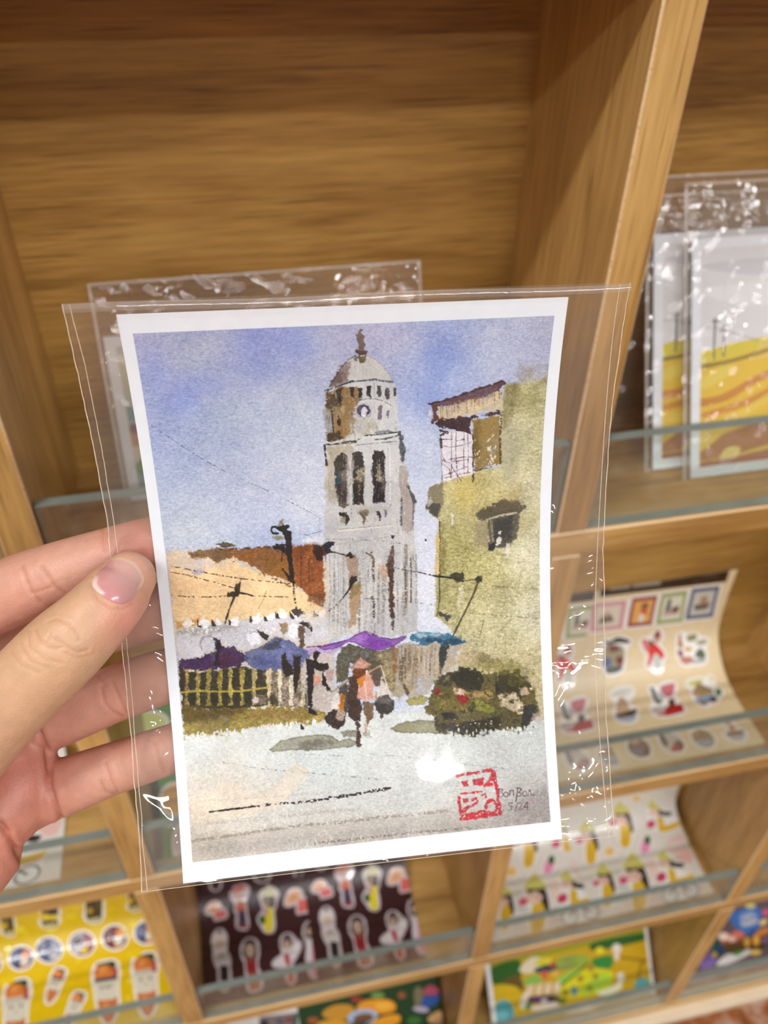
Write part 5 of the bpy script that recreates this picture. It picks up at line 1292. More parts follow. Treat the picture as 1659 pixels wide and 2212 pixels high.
# ---- roofs on the left
wash('P', [(340, 1195), (690, 1180), (712, 1230), (708, 1400), (720, 1500), (700, 1560), (400, 1590), (380, 1400)], (206, 196, 184), soft=3, rough=2, gran=0.3)
tan = [(85, 345), (270, 375), (430, 405), (520, 455), (640, 415), (700, 465), (860, 535), (1000, 595), (1130, 635), (1250, 700), (1400, 800), (1450, 900), (1440, 930), (1200, 905), (1000, 915), (780, 935), (560, 965), (330, 990), (155, 1020)]
wash('D', tan, (238, 206, 160), soft=2, rough=1.8, gran=0.12, var=8)
wash('D', [(85, 345), (280, 385), (470, 420), (620, 430), (560, 510), (420, 500), (330, 560), (200, 510), (95, 500)], (200, 190, 186), a=0.75, soft=9, rough=5, gran=0.4)
wash('D', [(290, 530), (370, 500), (430, 510), (380, 570), (310, 570)], (150, 146, 172), a=0.6, soft=5, rough=3)
wash('D', [(100, 620), (400, 580), (500, 640), (300, 720), (120, 720)], (236, 196, 152), a=0.6, soft=14, rough=5)
wash('D', [(150, 960), (250, 950), (360, 930), (340, 985), (160, 1020)], (196, 136, 72), a=0.75, soft=4, rough=3, gran=0.4)
brown = [(275, 382), (330, 350), (500, 338), (760, 330), (990, 308), (1100, 330), (1330, 290), (1412, 330), (1418, 560), (1432, 760), (1380, 800), (1290, 745), (1200, 665), (1130, 625), (1050, 592), (900, 542), (780, 472), (640, 410), (540, 432), (500, 468), (430, 410), (300, 408)]
wash('D', brown, (146, 90, 38), soft=1.6, rough=2.0, gran=0.25, var=18)
wash('D', [(275, 382), (330, 350), (560, 338), (640, 400), (540, 432), (500, 468), (430, 410), (300, 408)], (118, 92, 66), a=0.85, soft=4, rough=3, gran=0.4)
wash('D', [(900, 400), (1000, 390), (1110, 480), (1130, 610), (1000, 560), (860, 500)], (150, 104, 28), a=0.7, soft=7, rough=4, gran=0.5)
wash('D', [(1150, 300), (1412, 330), (1430, 760), (1290, 740), (1180, 640)], (136, 74, 36), a=0.8, soft=4, rough=3, gran=0.5, var=18)
for k in range(16):
    x = random.uniform(1180, 1410); y = random.uniform(310, 480)
    stroke('D', [(x, y), (x + 6, y + random.uniform(80, 260))], random.uniform(8, 24), random.choice([(70, 34, 20), (176, 110, 60), (92, 48, 26), (160, 88, 40)]), a=0.6, dry=0.35)
wash('D', [(1340, 290), (1400, 320), (1412, 430), (1350, 460), (1330, 370)], (40, 20, 18), a=0.85, soft=2, rough=3, gran=0.4)
stroke('D', [(520, 345), (700, 335), (860, 325), (1000, 318)], 15, (74, 44, 32), a=0.8, dry=0.45)
wash('D', [(500, 298), (560, 280), (640, 285), (668, 305), (620, 320), (560, 325)], (84, 68, 52), soft=1.2, rough=2, gran=0.3)
wash('D', [(1000, 600), (1130, 630), (1250, 700), (1400, 790), (1300, 790), (1120, 690)], (238, 206, 162), a=0.7, soft=4, rough=6, dry=0.35)
wash('D', [(1280, 720), (1420, 720), (1440, 850), (1380, 830), (1300, 770)], (112, 66, 34), a=0.75, soft=3, rough=4, dry=0.3)
for k in range(34):
    t = random.random(); x = 620 + 620 * t; y = 410 + 300 * t ** 1.05
    oval('D', x + random.uniform(-14, 14), y + random.uniform(-16, 22), random.uniform(5, 12), random.uniform(4, 9), random.choice([(240, 214, 176), (130, 84, 40)]), a=0.8, soft=0.8)
# utility pole
wash('D', [(1085, 215), (1145, 218), (1150, 400), (1174, 640), (1132, 612), (1105, 400)], (34, 22, 20), soft=1.2, rough=1.2)
wash('D', [(1066, 510), (1150, 570), (1165, 640), (1100, 585)], (40, 24, 18), soft=1.2)
stroke('D', [(1070, 340), (1060, 440)], 12, (50, 26, 18), a=0.7)
stroke('D', [(1160, 640), (1168, 740), (1182, 830), (1190, 900)], 18, (52, 38, 32), a=0.85, dry=0.4)
wash('D', [(1030, 85), (1080, 80), (1085, 130), (1055, 150), (1030, 130)], (134, 122, 104), a=0.95, soft=1.2)
wash('D', [(1020, 150), (1060, 130), (1125, 135), (1105, 180), (1155, 195), (1145, 225), (1090, 222), (1050, 190)], (28, 26, 26), soft=1.2, rough=1.5)
stroke('D', [(1045, 180), (1010, 148), (980, 152), (970, 180), (985, 205), (1030, 206)], 16, (30, 28, 28), a=0.95)
wash('D', [(985, 240), (1050, 222), (1075, 250), (1040, 268), (995, 262)], (132, 128, 92), a=0.85)
wash('D', [(970, 310), (1040, 290), (1085, 300), (1080, 350), (1010, 340)], (28, 22, 26), soft=1.5, rough=2.5)
stroke('D', [(1150, 195), (1280, 220), (1400, 185)], 4, (96, 100, 116), a=0.7)
stroke('D', [(1385, 70), (1385, 200), (1370, 280)], 4, (150, 154, 170), a=0.6)
wash('D', [(1230, 265), (1400, 230), (1430, 260), (1400, 290), (1250, 290)], (232, 234, 240), a=0.75, soft=3, rough=3)
# wires over the roof
for pts in ([(95, 485), (200, 500), (430, 545), (700, 590), (900, 612), (1130, 635)], [(110, 535), (250, 560), (400, 600), (550, 640), (680, 680)], [(125, 735), (260, 745), (400, 748), (600, 742)], [(800, 738), (900, 742), (1120, 748)]):
    stroke('D', pts, 8, (64, 38, 26), a=0.9, dash=0.2)
stroke('D', [(705, 712), (760, 722), (810, 738)], 13, (40, 28, 18), a=0.95)
stroke('D', [(940, 660), (910, 760), (850, 870)], 5, (130, 90, 60), a=0.6, dash=0.3)
wash('D', [(708, 595), (716, 620), (698, 700), (668, 735), (665, 690), (690, 620)], (56, 46, 24), soft=1.1)
wash('D', [(596, 720), (640, 705), (705, 695), (700, 735), (630, 745), (596, 750)], (60, 48, 24), soft=1.2, rough=1.5)
stroke('D', [(660, 735), (620, 840), (590, 930), (560, 1040), (545, 1090)], 15, (52, 38, 26), a=0.95, taper=(1.2, 0.7), rough=0.8)
# white building under the eaves
wash('D', [(160, 1030), (330, 1000), (560, 972), (800, 940), (1000, 920), (1150, 908), (1300, 935), (1450, 905), (1460, 1110), (1250, 1165), (1080, 1080), (1000, 1060), (870, 1150), (760, 1215), (560, 1150), (490, 1200), (370, 1265), (180, 1290)], (206, 205, 214), soft=2, rough=2, gran=0.12, var=9)
wash('D', [(160, 1030), (560, 985), (700, 990), (600, 1030), (350, 1060), (165, 1075)], (150, 146, 134), a=0.65, soft=4, rough=4, gran=0.5, dry=0.2)
for x, y in ((342, 948), (462, 938), (600, 928), (788, 905), (905, 898), (1012, 876), (1130, 880), (1330, 860)):
    wash('D', [(x, y), (x + 48, y + 46), (x + 30, y + 60), (x + 4, y + 56)], (58, 50, 42), soft=1.1, rough=1.2)
    oval('D', x + 62, y + 25, 34, 28, (240, 240, 246), a=0.95, soft=1.2, rough=4)
oval('D', 255, 975, 34, 24, (240, 238, 236), a=0.9, soft=1.2, rough=4)
speck('D', 250, 1010, 1300, 1060, 40, (238, 238, 244), (6, 16), 0.7)
for r_ in (74, 66):
    stroke('D', ell(435, 1150, r_, r_, 0, 20)[8:19], 6, (150, 146, 154), a=0.8)
oval('D', 820, 1105, 62, 60, (236, 236, 246), a=0.95, soft=2)
wash('D', [(850, 1030), (900, 1050), (942, 1092), (930, 1118), (880, 1078)], (54, 46, 38), soft=1.1)
stroke('D', [(790, 1060), (830, 1040), (870, 1060)], 10, (160, 154, 160), a=0.7)
oval('D', 1160, 1040, 48, 60, (236, 236, 244), a=0.9, soft=2)
wash('D', [(1195, 975), (1240, 958), (1300, 970), (1332, 1020), (1315, 1078), (1290, 1020), (1240, 985)], (46, 38, 34), soft=1.2, rough=1.5)
wash('D', [(1260, 1010), (1310, 1020), (1310, 1080), (1270, 1100)], (184, 182, 194), a=0.9)
wash('D', [(1208, 990), (1255, 1000), (1262, 1120), (1240, 1200), (1210, 1190)], (92, 70, 52), a=0.92, soft=1.5, rough=2, gran=0.4)
wash('D', [(1040, 975), (1100, 960), (1118, 1040), (1075, 1075), (1050, 1040)], (142, 118, 80), a=0.85, soft=1.8, rough=2, gran=0.4)
wash('D', [(1150, 860), (1190, 840), (1240, 880), (1200, 920), (1170, 910)], (44, 40, 46), a=0.85, soft=1.5, rough=3)
wash('D', [(1260, 870), (1440, 830), (1450, 960), (1300, 1000)], (222, 214, 204), a=0.6, soft=4, rough=5, dry=0.3)
# ---- awnings
wash('E', [(65, 375), (250, 335), (380, 285), (390, 200), (405, 215), (412, 258), (520, 262), (600, 298), (650, 350), (560, 425), (400, 450), (230, 470), (68, 440)], (62, 34, 82), soft=1.6, rough=2, gran=0.3, var=14, edge=0.4)
wash('E', [(355, 180), (420, 195), (410, 260), (400, 420), (340, 430), (375, 270)], (36, 20, 38), a=0.85, soft=2, rough=2)
wash('E', [(380, 300), (520, 300), (600, 380), (480, 420), (390, 420)], (84, 34, 60), a=0.6, soft=8, rough=4)
wash('E', [(600, 300), (680, 280), (760, 250), (830, 200), (880, 170), (980, 210), (1090, 268), (1190, 300), (1100, 430), (900, 475), (700, 450), (620, 380)], (92, 100, 146), soft=1.8, rough=2.2, gran=0.35, var=14, edge=0.3)
wash('E', [(760, 250), (880, 190), (920, 200), (880, 300), (790, 300)], (52, 54, 66), a=0.75, soft=4, rough=4, gran=0.4)
wash('E', [(700, 340), (880, 320), (900, 420), (740, 440)], (66, 76, 128), a=0.7, soft=10, rough=5)
wash('E', [(1100, 268), (1200, 262), (1360, 228), (1450, 226), (1390, 305), (1280, 335), (1160, 330)], (184, 160, 206), a=0.92, soft=2, rough=2, gran=0.25)
stroke('E', [(1130, 262), (1250, 252), (1420, 222)], 10, (96, 44, 110), a=0.85, dry=0.2)
# dark passage, right fence
wash('F', [(135, 262), (190, 196), (235, 178), (330, 212), (430, 236), (525, 200), (540, 300), (520, 500), (430, 480), (330, 330), (240, 330), (222, 420), (140, 458)], (88, 82, 62), soft=1.6, rough=2, gran=0.35, var=14)
wash('F', [(400, 260), (540, 200), (620, 170), (680, 180), (700, 300), (680, 480), (560, 560), (440, 480), (430, 330)], (162, 146, 112), a=0.85, soft=6, rough=4, gran=0.5, var=14)
wash('F', [(600, 175), (700, 190), (800, 165), (860, 190), (980, 190), (900, 340), (830, 400), (760, 520), (620, 560), (570, 430)], (178, 162, 140), a=0.9, soft=3, rough=3, gran=0.5, var=16)
for k in range(46):
    x = random.uniform(540, 840); y = random.uniform(180, 330)
    stroke('F', [(x, y), (x - 4, y + random.uniform(50, 190))], random.uniform(6, 18), random.choice([(112, 96, 78), (206, 192, 172), (92, 80, 66), (196, 180, 158), (140, 110, 80)]), a=0.6, dry=0.35)
wash('F', [(830, 188), (892, 178), (870, 280), (846, 340), (822, 322)], (56, 62, 60), soft=1.5, rough=2)
wash('F', [(585, 450), (620, 490), (625, 540), (600, 530)], (84, 66, 48), a=0.85, dry=0.2)
wash('F', [(520, 200), (560, 210), (545, 340), (520, 430)], (150, 106, 66), a=0.7, soft=3, rough=3)
wash('F', [(20, 205), (110, 190), (200, 165), (270, 130), (330, 98), (370, 120), (430, 138), (500, 155), (560, 145), (612, 122), (618, 148), (530, 200), (430, 232), (330, 216), (270, 185), (220, 176), (150, 215), (60, 228)], (146, 92, 182), soft=1.3, rough=1.2, gran=0.2, var=12, edge=0.5)
wash('F', [(320, 105), (340, 120), (350, 200), (420, 225), (500, 195), (440, 150)], (116, 54, 158), a=0.7, soft=6, rough=3)
wash('F', [(220, 160), (310, 115), (320, 180), (250, 178)], (168, 124, 204), a=0.7, soft=5, rough=3)
stroke('F', [(20, 206), (200, 166), (330, 100), (430, 138), (510, 156)], 7, (84, 34, 110), a=0.7, dry=0.2)
wash('F', [(610, 126), (700, 112), (850, 114), (960, 140), (1002, 175), (960, 192), (880, 182), (845, 200), (780, 165), (740, 198), (690, 192), (640, 162)], (62, 116, 148), soft=1.5, rough=2.2, gran=0.4, var=20)
oval('F', 705, 132, 34, 16, (196, 220, 232), a=0.85, soft=5)
oval('F', 805, 126, 36, 12, (190, 214, 228), a=0.8, soft=5)
wash('F', [(740, 160), (800, 150), (960, 160), (990, 180), (880, 182), (800, 180)], (30, 62, 84), a=0.75, soft=3, rough=3)
# ---- fence and verge on the left
wash('E', [(68, 440), (230, 468), (400, 450), (560, 424), (700, 448), (900, 472), (1050, 440), (1130, 470), (1140, 770), (800, 752), (500, 785), (98, 770)], (48, 42, 26), soft=2, rough=2, gran=0.25, var=12)
wash('E', [(800, 480), (1100, 440), (1150, 770), (920, 770), (830, 640)], (150, 136, 122), a=0.75, soft=6, rough=4, gran=0.5, var=14)
for x, wd, c_ in ((130, 36, (160, 134, 78)), (222, 36, (170, 150, 76)), (312, 36, (170, 152, 74)), (404, 36, (176, 156, 76)), (492, 38, (176, 158, 84)), (588, 34, (160, 142, 66)), (690, 34, (166, 148, 98)), (816, 36, (196, 180, 146)), (906, 32, (206, 194, 172)), (1000, 34, (206, 196, 178)), (1098, 40, (196, 184, 160))):
    j = random.uniform(-5, 5)
    wash('E', [(x - wd / 2, 440), (x + wd / 2 + j, 440), (x + wd / 2 - 4, 600), (x + wd / 2 + j, 745), (x - wd / 2, 750), (x - wd / 2 + 3, 590)], c_, a=0.92, soft=1.2, rough=1.4, gran=0.35, var=16)
stroke('E', [(85, 640), (240, 625), (400, 632), (560, 630), (700, 610), (830, 595)], 17, (184, 164, 76), a=0.92, dry=0.1)
for x in (175, 360, 455, 545, 640, 745):
    oval('E', x, 690, 34, 48, (44, 42, 28), a=0.85, soft=1.5, rough=1.5)
rect('E', 85, 440, 118, 560, (70, 44, 46), a=0.7, soft=2)
wash('E', [(700, 660), (790, 650), (800, 740), (700, 740)], (124, 108, 96), a=0.85, soft=2, rough=2)
oval('E', 702, 702, 16, 20, (222, 206, 206), a=0.9)
wash('E', [(98, 760), (300, 775), (500, 785), (800, 755), (1150, 775), (1285, 800), (1285, 860), (1180, 900), (1060, 905), (900, 905), (700, 930), (560, 965), (300, 985), (108, 1020)], (128, 110, 48), soft=2.0, rough=3.5, gran=0.35, var=18)
wash('E', [(108, 900), (400, 880), (700, 860), (1000, 850), (1280, 830), (1180, 900), (900, 905), (560, 965), (108, 1020)], (168, 152, 84), a=0.75, soft=5, rough=5, gran=0.5, dry=0.1)
wash('E', [(98, 750), (300, 770), (600, 775), (600, 820), (100, 880)], (78, 62, 24), a=0.65, soft=9, rough=5)
wash('E', [(640, 790), (1100, 790), (1120, 850), (700, 860)], (136, 112, 66), a=0.6, soft=7, rough=5)
for k in range(90):
    x = random.uniform(110, 1200); y = 1012 - (x - 110) * 0.112 + random.uniform(-18, 6)
    oval('E', x, y, random.uniform(4, 10), random.uniform(8, 22), (226, 230, 230), a=0.85, soft=0.8, rough=1.2)
# people by the stalls
wash('E', [(1090, 400), (1180, 330), (1370, 290), (1372, 560), (1340, 800), (1150, 785), (1110, 620)], (192, 182, 178), a=0.85, soft=4, rough=3, gran=0.4, var=14)
for pts in ([(915, 345), (948, 310), (958, 365), (1005, 420), (1014, 492), (955, 505), (920, 430)], [(1020, 342), (1082, 338), (1072, 440), (1062, 525), (1032, 640), (1020, 500)], [(1130, 365), (1200, 372), (1228, 402), (1300, 398), (1312, 440), (1250, 462), (1195, 446), (1182, 560), (1168, 760), (1140, 740), (1134, 560)], [(1178, 335), (1198, 275), (1242, 312), (1204, 366)], [(1258, 472), (1300, 560), (1338, 632), (1300, 622), (1258, 560)], [(1148, 770), (1205, 800), (1210, 825), (1146, 815)], [(1065, 885), (1102, 920), (1108, 968), (1078, 940)]):
    wash('E', pts, (38, 26, 26), soft=1.2, rough=1.6, gran=0.2)
wash('E', [(1190, 495), (1240, 485), (1245, 570), (1195, 575)], (216, 156, 132), a=0.9, soft=2, rough=2)
wash('E', [(1290, 470), (1350, 450), (1350, 540), (1310, 560)], (176, 140, 138), a=0.7, soft=3)
# ---- shadows on the street
wash('E', [(812, 1112), (900, 1050), (1000, 1012), (1200, 990), (1320, 1000), (1400, 1040), (1480, 1020), (1560, 1062), (1500, 1092), (1250, 1118), (1000, 1112), (850, 1135)], (160, 160, 142), a=0.92, soft=1.3, rough=1.2, gran=0.2, edge=0.4)
wash('E', [(1080, 1060), (1300, 1030), (1340, 1060), (1200, 1095), (1080, 1090)], (116, 112, 104), a=0.7, soft=5, rough=4, gran=0.4)
wash('E', [(1420, 975), (1500, 950), (1560, 960), (1540, 1005), (1440, 1005)], (150, 146, 130), a=0.9, soft=1.3, edge=0.3)
wash('E', [(1590, 975), (1659, 960), (1659, 1005), (1620, 1010)], (160, 156, 142), a=0.85, soft=1.3)
wash('F', [(478, 748), (540, 722), (620, 702), (700, 694), (800, 700), (830, 760), (960, 786), (700, 776), (560, 772), (540, 778)], (146, 144, 116), a=0.92, soft=1.3, rough=1.2, gran=0.25, edge=0.4)
wash('F', [(588, 562), (640, 545), (720, 530), (770, 545), (730, 592), (640, 598)], (162, 156, 92), a=0.92, soft=1.3, rough=1.5, edge=0.3)
# ---- porter with shoulder pole
wash('F', [(120, 498), (200, 440), (222, 400), (230, 560), (200, 640), (130, 640)], (150, 146, 140), a=0.5, soft=4)
wash('F', [(128, 500), (150, 520), (190, 620), (110, 630)], (226, 216, 212), a=0.9, soft=1.5, rough=2)
wash('F', [(440, 380), (470, 440), (505, 530), (425, 535), (425, 440)], (218, 206, 200), a=0.9, soft=1.5, rough=2)
wash('F', [(150, 470), (220, 425), (225, 600), (190, 690), (165, 640), (180, 540)], (64, 54, 48), a=0.85, soft=1.5, rough=2)
wash('F', [(175, 520), (200, 530), (185, 620), (160, 690), (160, 620)], (196, 122, 30), a=0.9, soft=1.5)
oval('F', 138, 684, 66, 64, (58, 42, 38), soft=1.3, rough=2, gran=0.3, var=14)
wash('F', [(150, 620), (195, 640), (190, 700), (150, 690)], (206, 184, 170), a=0.8, soft=1.5, rough=2)
oval('F', 462, 592, 66, 64, (64, 58, 54), soft=1.3, rough=2, gran=0.3, var=14)
oval('F', 460, 560, 58, 22, (130, 120, 116), a=0.7, soft=3)
wash('F', [(430, 640), (500, 630), (440, 682)], (84, 70, 66), soft=1.3)
wash('F', [(238, 345), (345, 345), (335, 400), (300, 430), (246, 412)], (116, 62, 24), soft=1.3, rough=1.5)
wash('F', [(222, 352), (262, 312), (302, 276), (340, 300), (384, 324), (345, 345), (300, 358), (250, 352)], (206, 158, 140), soft=1.1, rough=1.0, gran=0.15, edge=0.5)
wash('F', [(224, 402), (290, 395), (305, 450), (280, 540), (285, 600), (300, 690), (262, 705), (222, 640), (218, 520)], (72, 50, 38), soft=1.3, rough=1.6, gran=0.2, var=14)
wash('F', [(290, 410), (340, 395), (372, 362), (396, 440), (392, 552), (340, 566), (285, 545)], (220, 164, 146), soft=1.3, rough=1.6, gran=0.2)
wash('F', [(280, 420), (330, 392), (335, 420), (308, 475), (286, 450)], (206, 124, 38), a=0.92, soft=1.3)
stroke('F', [(330, 440), (345, 560)], 10, (236, 206, 196), a=0.8)
wash('F', [(360, 372), (430, 332), (446, 400), (432, 470), (400, 470), (372, 410)], (96, 82, 72), a=0.92, soft=1.3, rough=1.6)
wash('F', [(395, 480), (415, 490), (412, 550), (398, 540)], (196, 130, 34), a=0.9)
stroke('F', [(118, 502), (170, 468), (222, 430)], 12, (176, 146, 120), a=0.95)
stroke('F', [(352, 378), (400, 352), (437, 330)], 13, (190, 150, 122), a=0.95)
stroke('F', [(440, 335), (470, 440), (500, 520)], 8, (226, 214, 206), a=0.8)
wash('F', [(225, 560), (300, 552), (312, 600), (300, 690), (262, 705), (225, 665)], (66, 50, 42), soft=1.3, rough=1.6)
wash('F', [(312, 560), (392, 575), (388, 680), (350, 725), (330, 650)], (118, 92, 68), soft=1.3, rough=1.6, gran=0.3)
wash('F', [(262, 700), (290, 700), (306, 770), (302, 860), (292, 885), (272, 850), (284, 790)], (84, 62, 52), soft=1.2)
stroke('F', [(336, 720), (340, 770)], 16, (190, 158, 140), a=0.8)
# ---- loaded vehicle on the right
wash('F', [(718, 622), (760, 542), (785, 440), (830, 405), (900, 380), (960, 338), (1060, 342), (1130, 378), (1200, 372), (1340, 368), (1430, 450), (1472, 560), (1482, 650), (1412, 742), (1380, 766), (1250, 755), (1130, 762), (1060, 802), (950, 782), (800, 760), (790, 665), (732, 652)], (98, 88, 48), soft=1.8, rough=3, gran=0.35, var=20)
wash('F', [(900, 392), (980, 334), (1100, 360), (1134, 430), (1100, 502), (1000, 492), (920, 462)], (46, 44, 34), a=0.95, soft=2, rough=2.5, gran=0.2, var=10)
wash('F', [(1190, 380), (1350, 374), (1445, 470), (1370, 560), (1290, 522), (1210, 540)], (66, 60, 40), a=0.9, soft=3, rough=3, gran=0.4, var=16)
wash('F', [(1250, 400), (1380, 400), (1400, 460), (1290, 470)], (104, 98, 48), a=0.7, soft=6, rough=4)
wash('F', [(1188, 380), (1215, 400), (1225, 520), (1200, 540)], (44, 42, 38), a=0.9, soft=2, rough=2)
wash('F', [(830, 405), (900, 380), (930, 460), (860, 480), (800, 470)], (62, 58, 52), a=0.75, soft=3, rough=3)
wash('F', [(785, 490), (832, 458), (836, 512), (790, 524)], (134, 46, 42), a=0.95, soft=1.5)
wash('F', [(938, 532), (1012, 510), (1028, 570), (970, 598)], (150, 42, 38), a=0.95, soft=1.5, rough=1.5)
wash('F', [(912, 468), (990, 498), (985, 522), (940, 515)], (218, 190, 172), a=0.92, soft=1.3)
wash('F', [(990, 500), (1180, 500), (1200, 560), (1100, 545), (1030, 560)], (176, 146, 90), a=0.75, soft=4, rough=3)
wash('F', [(1030, 562), (1100, 540), (1190, 598), (1235, 672), (1100, 645), (1030, 622)], (138, 138, 62), a=0.95, soft=2, rough=2, edge=0.3)
wash('F', [(830, 640), (930, 638), (932, 690), (850, 702)], (42, 40, 36), a=0.92, soft=2.5, rough=3)
wash('F', [(800, 560), (920, 560), (1010, 610), (940, 640), (820, 630)], (128, 116, 56), a=0.75, soft=5, rough=4, gran=0.5)
wash('F', [(800, 690), (950, 700), (1230, 662), (1232, 740), (1060, 795), (900, 770), (800, 750)], (48, 44, 34), a=0.85, soft=4, rough=4, gran=0.35)
wash('F', [(1210, 522), (1330, 510), (1382, 600), (1352, 642), (1232, 600)], (212, 196, 166), a=0.92, soft=2, rough=2)
wash('F', [(1340, 585), (1392, 590), (1388, 650), (1350, 652)], (236, 218, 186), a=0.92, soft=1.3)
wash('F', [(1388, 600), (1452, 578), (1474, 640), (1412, 742), (1372, 755), (1376, 680)], (54, 54, 54), a=0.95, soft=1.8, rough=2)
wash('F', [(1360, 480), (1420, 480), (1425, 520), (1370, 520)], (222, 196, 166), a=0.8, soft=2)
wash('F', [(1440, 640), (1500, 650), (1500, 710), (1440, 700)], (190, 176, 168), a=0.7, soft=4, rough=3)
for k in range(110):
    x = random.gauss(1100, 190); y = random.gauss(600, 95)
    if 760 < x < 1470 and 400 < y < 770:
        oval('F', x, y, random.uniform(6, 30), random.uniform(4, 16), random.choice([(40, 38, 28), (58, 54, 34), (120, 112, 54), (84, 76, 44), (150, 138, 84), (50, 46, 40)]), rot=random.uniform(-40, 40), a=0.6, soft=1.6, rough=2.5, gran=0.4, dry=0.25)
wash('F', [(1000, 345), (1130, 378), (1200, 372), (1340, 368), (1430, 450), (1400, 440), (1330, 400), (1150, 400), (1030, 372)], (132, 126, 62), a=0.8, soft=3, rough=4, gran=0.5, dry=0.2)
speck('F', 880, 680, 1240, 730, 16, (226, 222, 214), (4, 8), 0.9)
for k in range(46):
    x = random.uniform(900, 1480); y = random.uniform(752, 800) - max(0, x - 1100) * 0.06
    oval('F', x, y, random.uniform(3, 9), random.uniform(5, 14), (224, 230, 232), a=0.9, soft=0.8, rough=1)
# ---- red seal and signature
RED = (196, 50, 64)
for pts, w__ in (([(165, 212), (260, 190), (420, 172), (520, 150), (600, 140)], 40), ([(618, 150), (655, 290), (680, 440), (700, 600), (706, 700)], 46), ([(205, 765), (330, 752), (450, 735), (580, 720), (700, 700)], 44), ([(185, 490), (195, 600), (222, 730)], 42),
                 ([(525, 610), (555, 545), (620, 525), (665, 580), (672, 640), (640, 680), (520, 692)], 44), ([(290, 715), (400, 700), (500, 672)], 46), ([(240, 640), (320, 600)], 30), ([(240, 700), (300, 620)], 26), ([(345, 600), (400, 560), (420, 540)], 30), ([(215, 440), (320, 430), (480, 412)], 28), ([(355, 520), (400, 500)], 40), ([(480, 460), (520, 440), (530, 480)], 24)):
    stroke('H', pts, w__, RED, a=0.93, rough=1.2, dry=0.12)
for pts in ([(222, 285), (312, 268), (305, 352), (240, 352)], [(350, 250), (430, 238), (508, 240), (495, 335), (440, 330), (362, 352)], [(490, 342), (560, 260), (630, 205), (620, 260), (570, 290), (632, 312), (608, 350), (540, 345), (500, 380)], [(232, 498), (322, 490), (312, 555), (240, 560)], [(148, 320), (180, 325), (170, 360), (145, 355)]):
    wash('H', pts, RED, a=0.9, soft=1.0, rough=1.4, gran=0.3, dry=0.1)
INK = (92, 58, 70)
for pts in ([(702, 380), (700, 440), (698, 488)], [(690, 384), (728, 376), (748, 392), (718, 425), (750, 440), (748, 470), (722, 486), (698, 492)], ell(788, 450, 30, 30, 0, 14) + [ell(788, 450, 30, 30, 0, 14)[0]], [(838, 398), (834, 470)], [(836, 415), (858, 396), (882, 400), (886, 470)],
            [(935, 362), (928, 450), (914, 540)], [(928, 376), (965, 370), (988, 388), (945, 424), (985, 438), (980, 465), (930, 474)], ell(1028, 440, 28, 30, 0, 14) + [ell(1028, 440, 28, 30, 0, 14)[0]], [(1070, 470), (1082, 392)], [(1080, 410), (1100, 392), (1108, 462), (1152, 452)],
            [(872, 560), (822, 560), (832, 598), (862, 606), (858, 640), (826, 645)], [(936, 558), (906, 662)], [(942, 572), (970, 552), (990, 572), (975, 605), (946, 640), (1006, 640)], [(1052, 552), (1018, 612), (1072, 612)], [(1064, 550), (1058, 640)]):
    stroke('H', pts, 10, INK, a=0.9, soft=0.8, rough=0.3)
stroke('H', [(1090, 520), (1115, 530)], 16, (210, 110, 120), a=0.7)
tex = smst((PY - 1120) / 80) * 0.7 + 0.3
dk = np.clip((235 - img.mean(-1)) / 120, 0, 1)
img *= (1 + tex * dk * (0.055 * N_fibre + 0.05 * N_dry + 0.06 * N_gran))[..., None]
img -= (dk * tex * 9)[..., None]
img += (3.0 * N_fibre)[..., None]
img = np.clip(img, 5, 250)

# --- meshes
postcard = empty('art_postcard', tuple(card_world(0, -HH)))
tag(postcard, 'white-bordered watercolour postcard of a bell tower street held in the hand', 'postcard')
ca = np.linspace(-HW, HW, 22); cb = np.linspace(-HH, HH, 44)
V_, F_ = [], []
for h in (0.0, -0.0004):
    A_, B_ = np.meshgrid(ca, cb, indexing='ij')
    V_ += list(card_world(A_.ravel(), B_.ravel(), h))
n1, n2 = len(ca), len(cb)
for k, base in enumerate((0, n1 * n2)):
    for i in range(n1 - 1):
        for j in range(n2 - 1):
            q = [base + i * n2 + j, base + (i + 1) * n2 + j, base + (i + 1) * n2 + j + 1, base + i * n2 + j + 1]
            F_.append(q if k == 0 else q[::-1])
o_ = n1 * n2
for i in range(n1 - 1):
    for j in (0, n2 - 1):
        F_.append([i * n2 + j, (i + 1) * n2 + j, o_ + (i + 1) * n2 + j, o_ + i * n2 + j])
for j in range(n2 - 1):
    for i in (0, n1 - 1):
        F_.append([i * n2 + j, i * n2 + j + 1, o_ + i * n2 + j + 1, o_ + i * n2 + j])
me = mesh_from('card_stock', V_, F_)
bm = bmesh.new(); bm.from_mesh(me); bmesh.ops.recalc_face_normals(bm, faces=bm.faces); bm.to_mesh(me); bm.free()
link('card_stock', me, M_white, postcard)
Pw = card_world(GU.ravel(), GV.ravel(), 0.00008)
me = bpy.data.meshes.new('watercolour_print')
me.vertices.add(NU * NV)
me.vertices.foreach_set('co', Pw.astype(np.float32).ravel())
ii, jj = np.meshgrid(np.arange(NV - 1), np.arange(NU - 1), indexing='ij')
q0 = (ii * NU + jj).ravel()
quads = np.stack([q0, q0 + NU, q0 + NU + 1, q0 + 1], -1).astype(np.int32)
nq = len(quads)
me.loops.add(nq * 4)
me.loops.foreach_set('vertex_index', quads.ravel())
me.polygons.add(nq)
me.polygons.foreach_set('loop_start', np.arange(nq, dtype=np.int32) * 4)
me.polygons.foreach_set('loop_total', np.full(nq, 4, np.int32))
me.update(calc_edges=True)
me.polygons.foreach_set('use_smooth', np.ones(nq, bool))
at_ = me.color_attributes.new('print', 'FLOAT_COLOR', 'POINT')
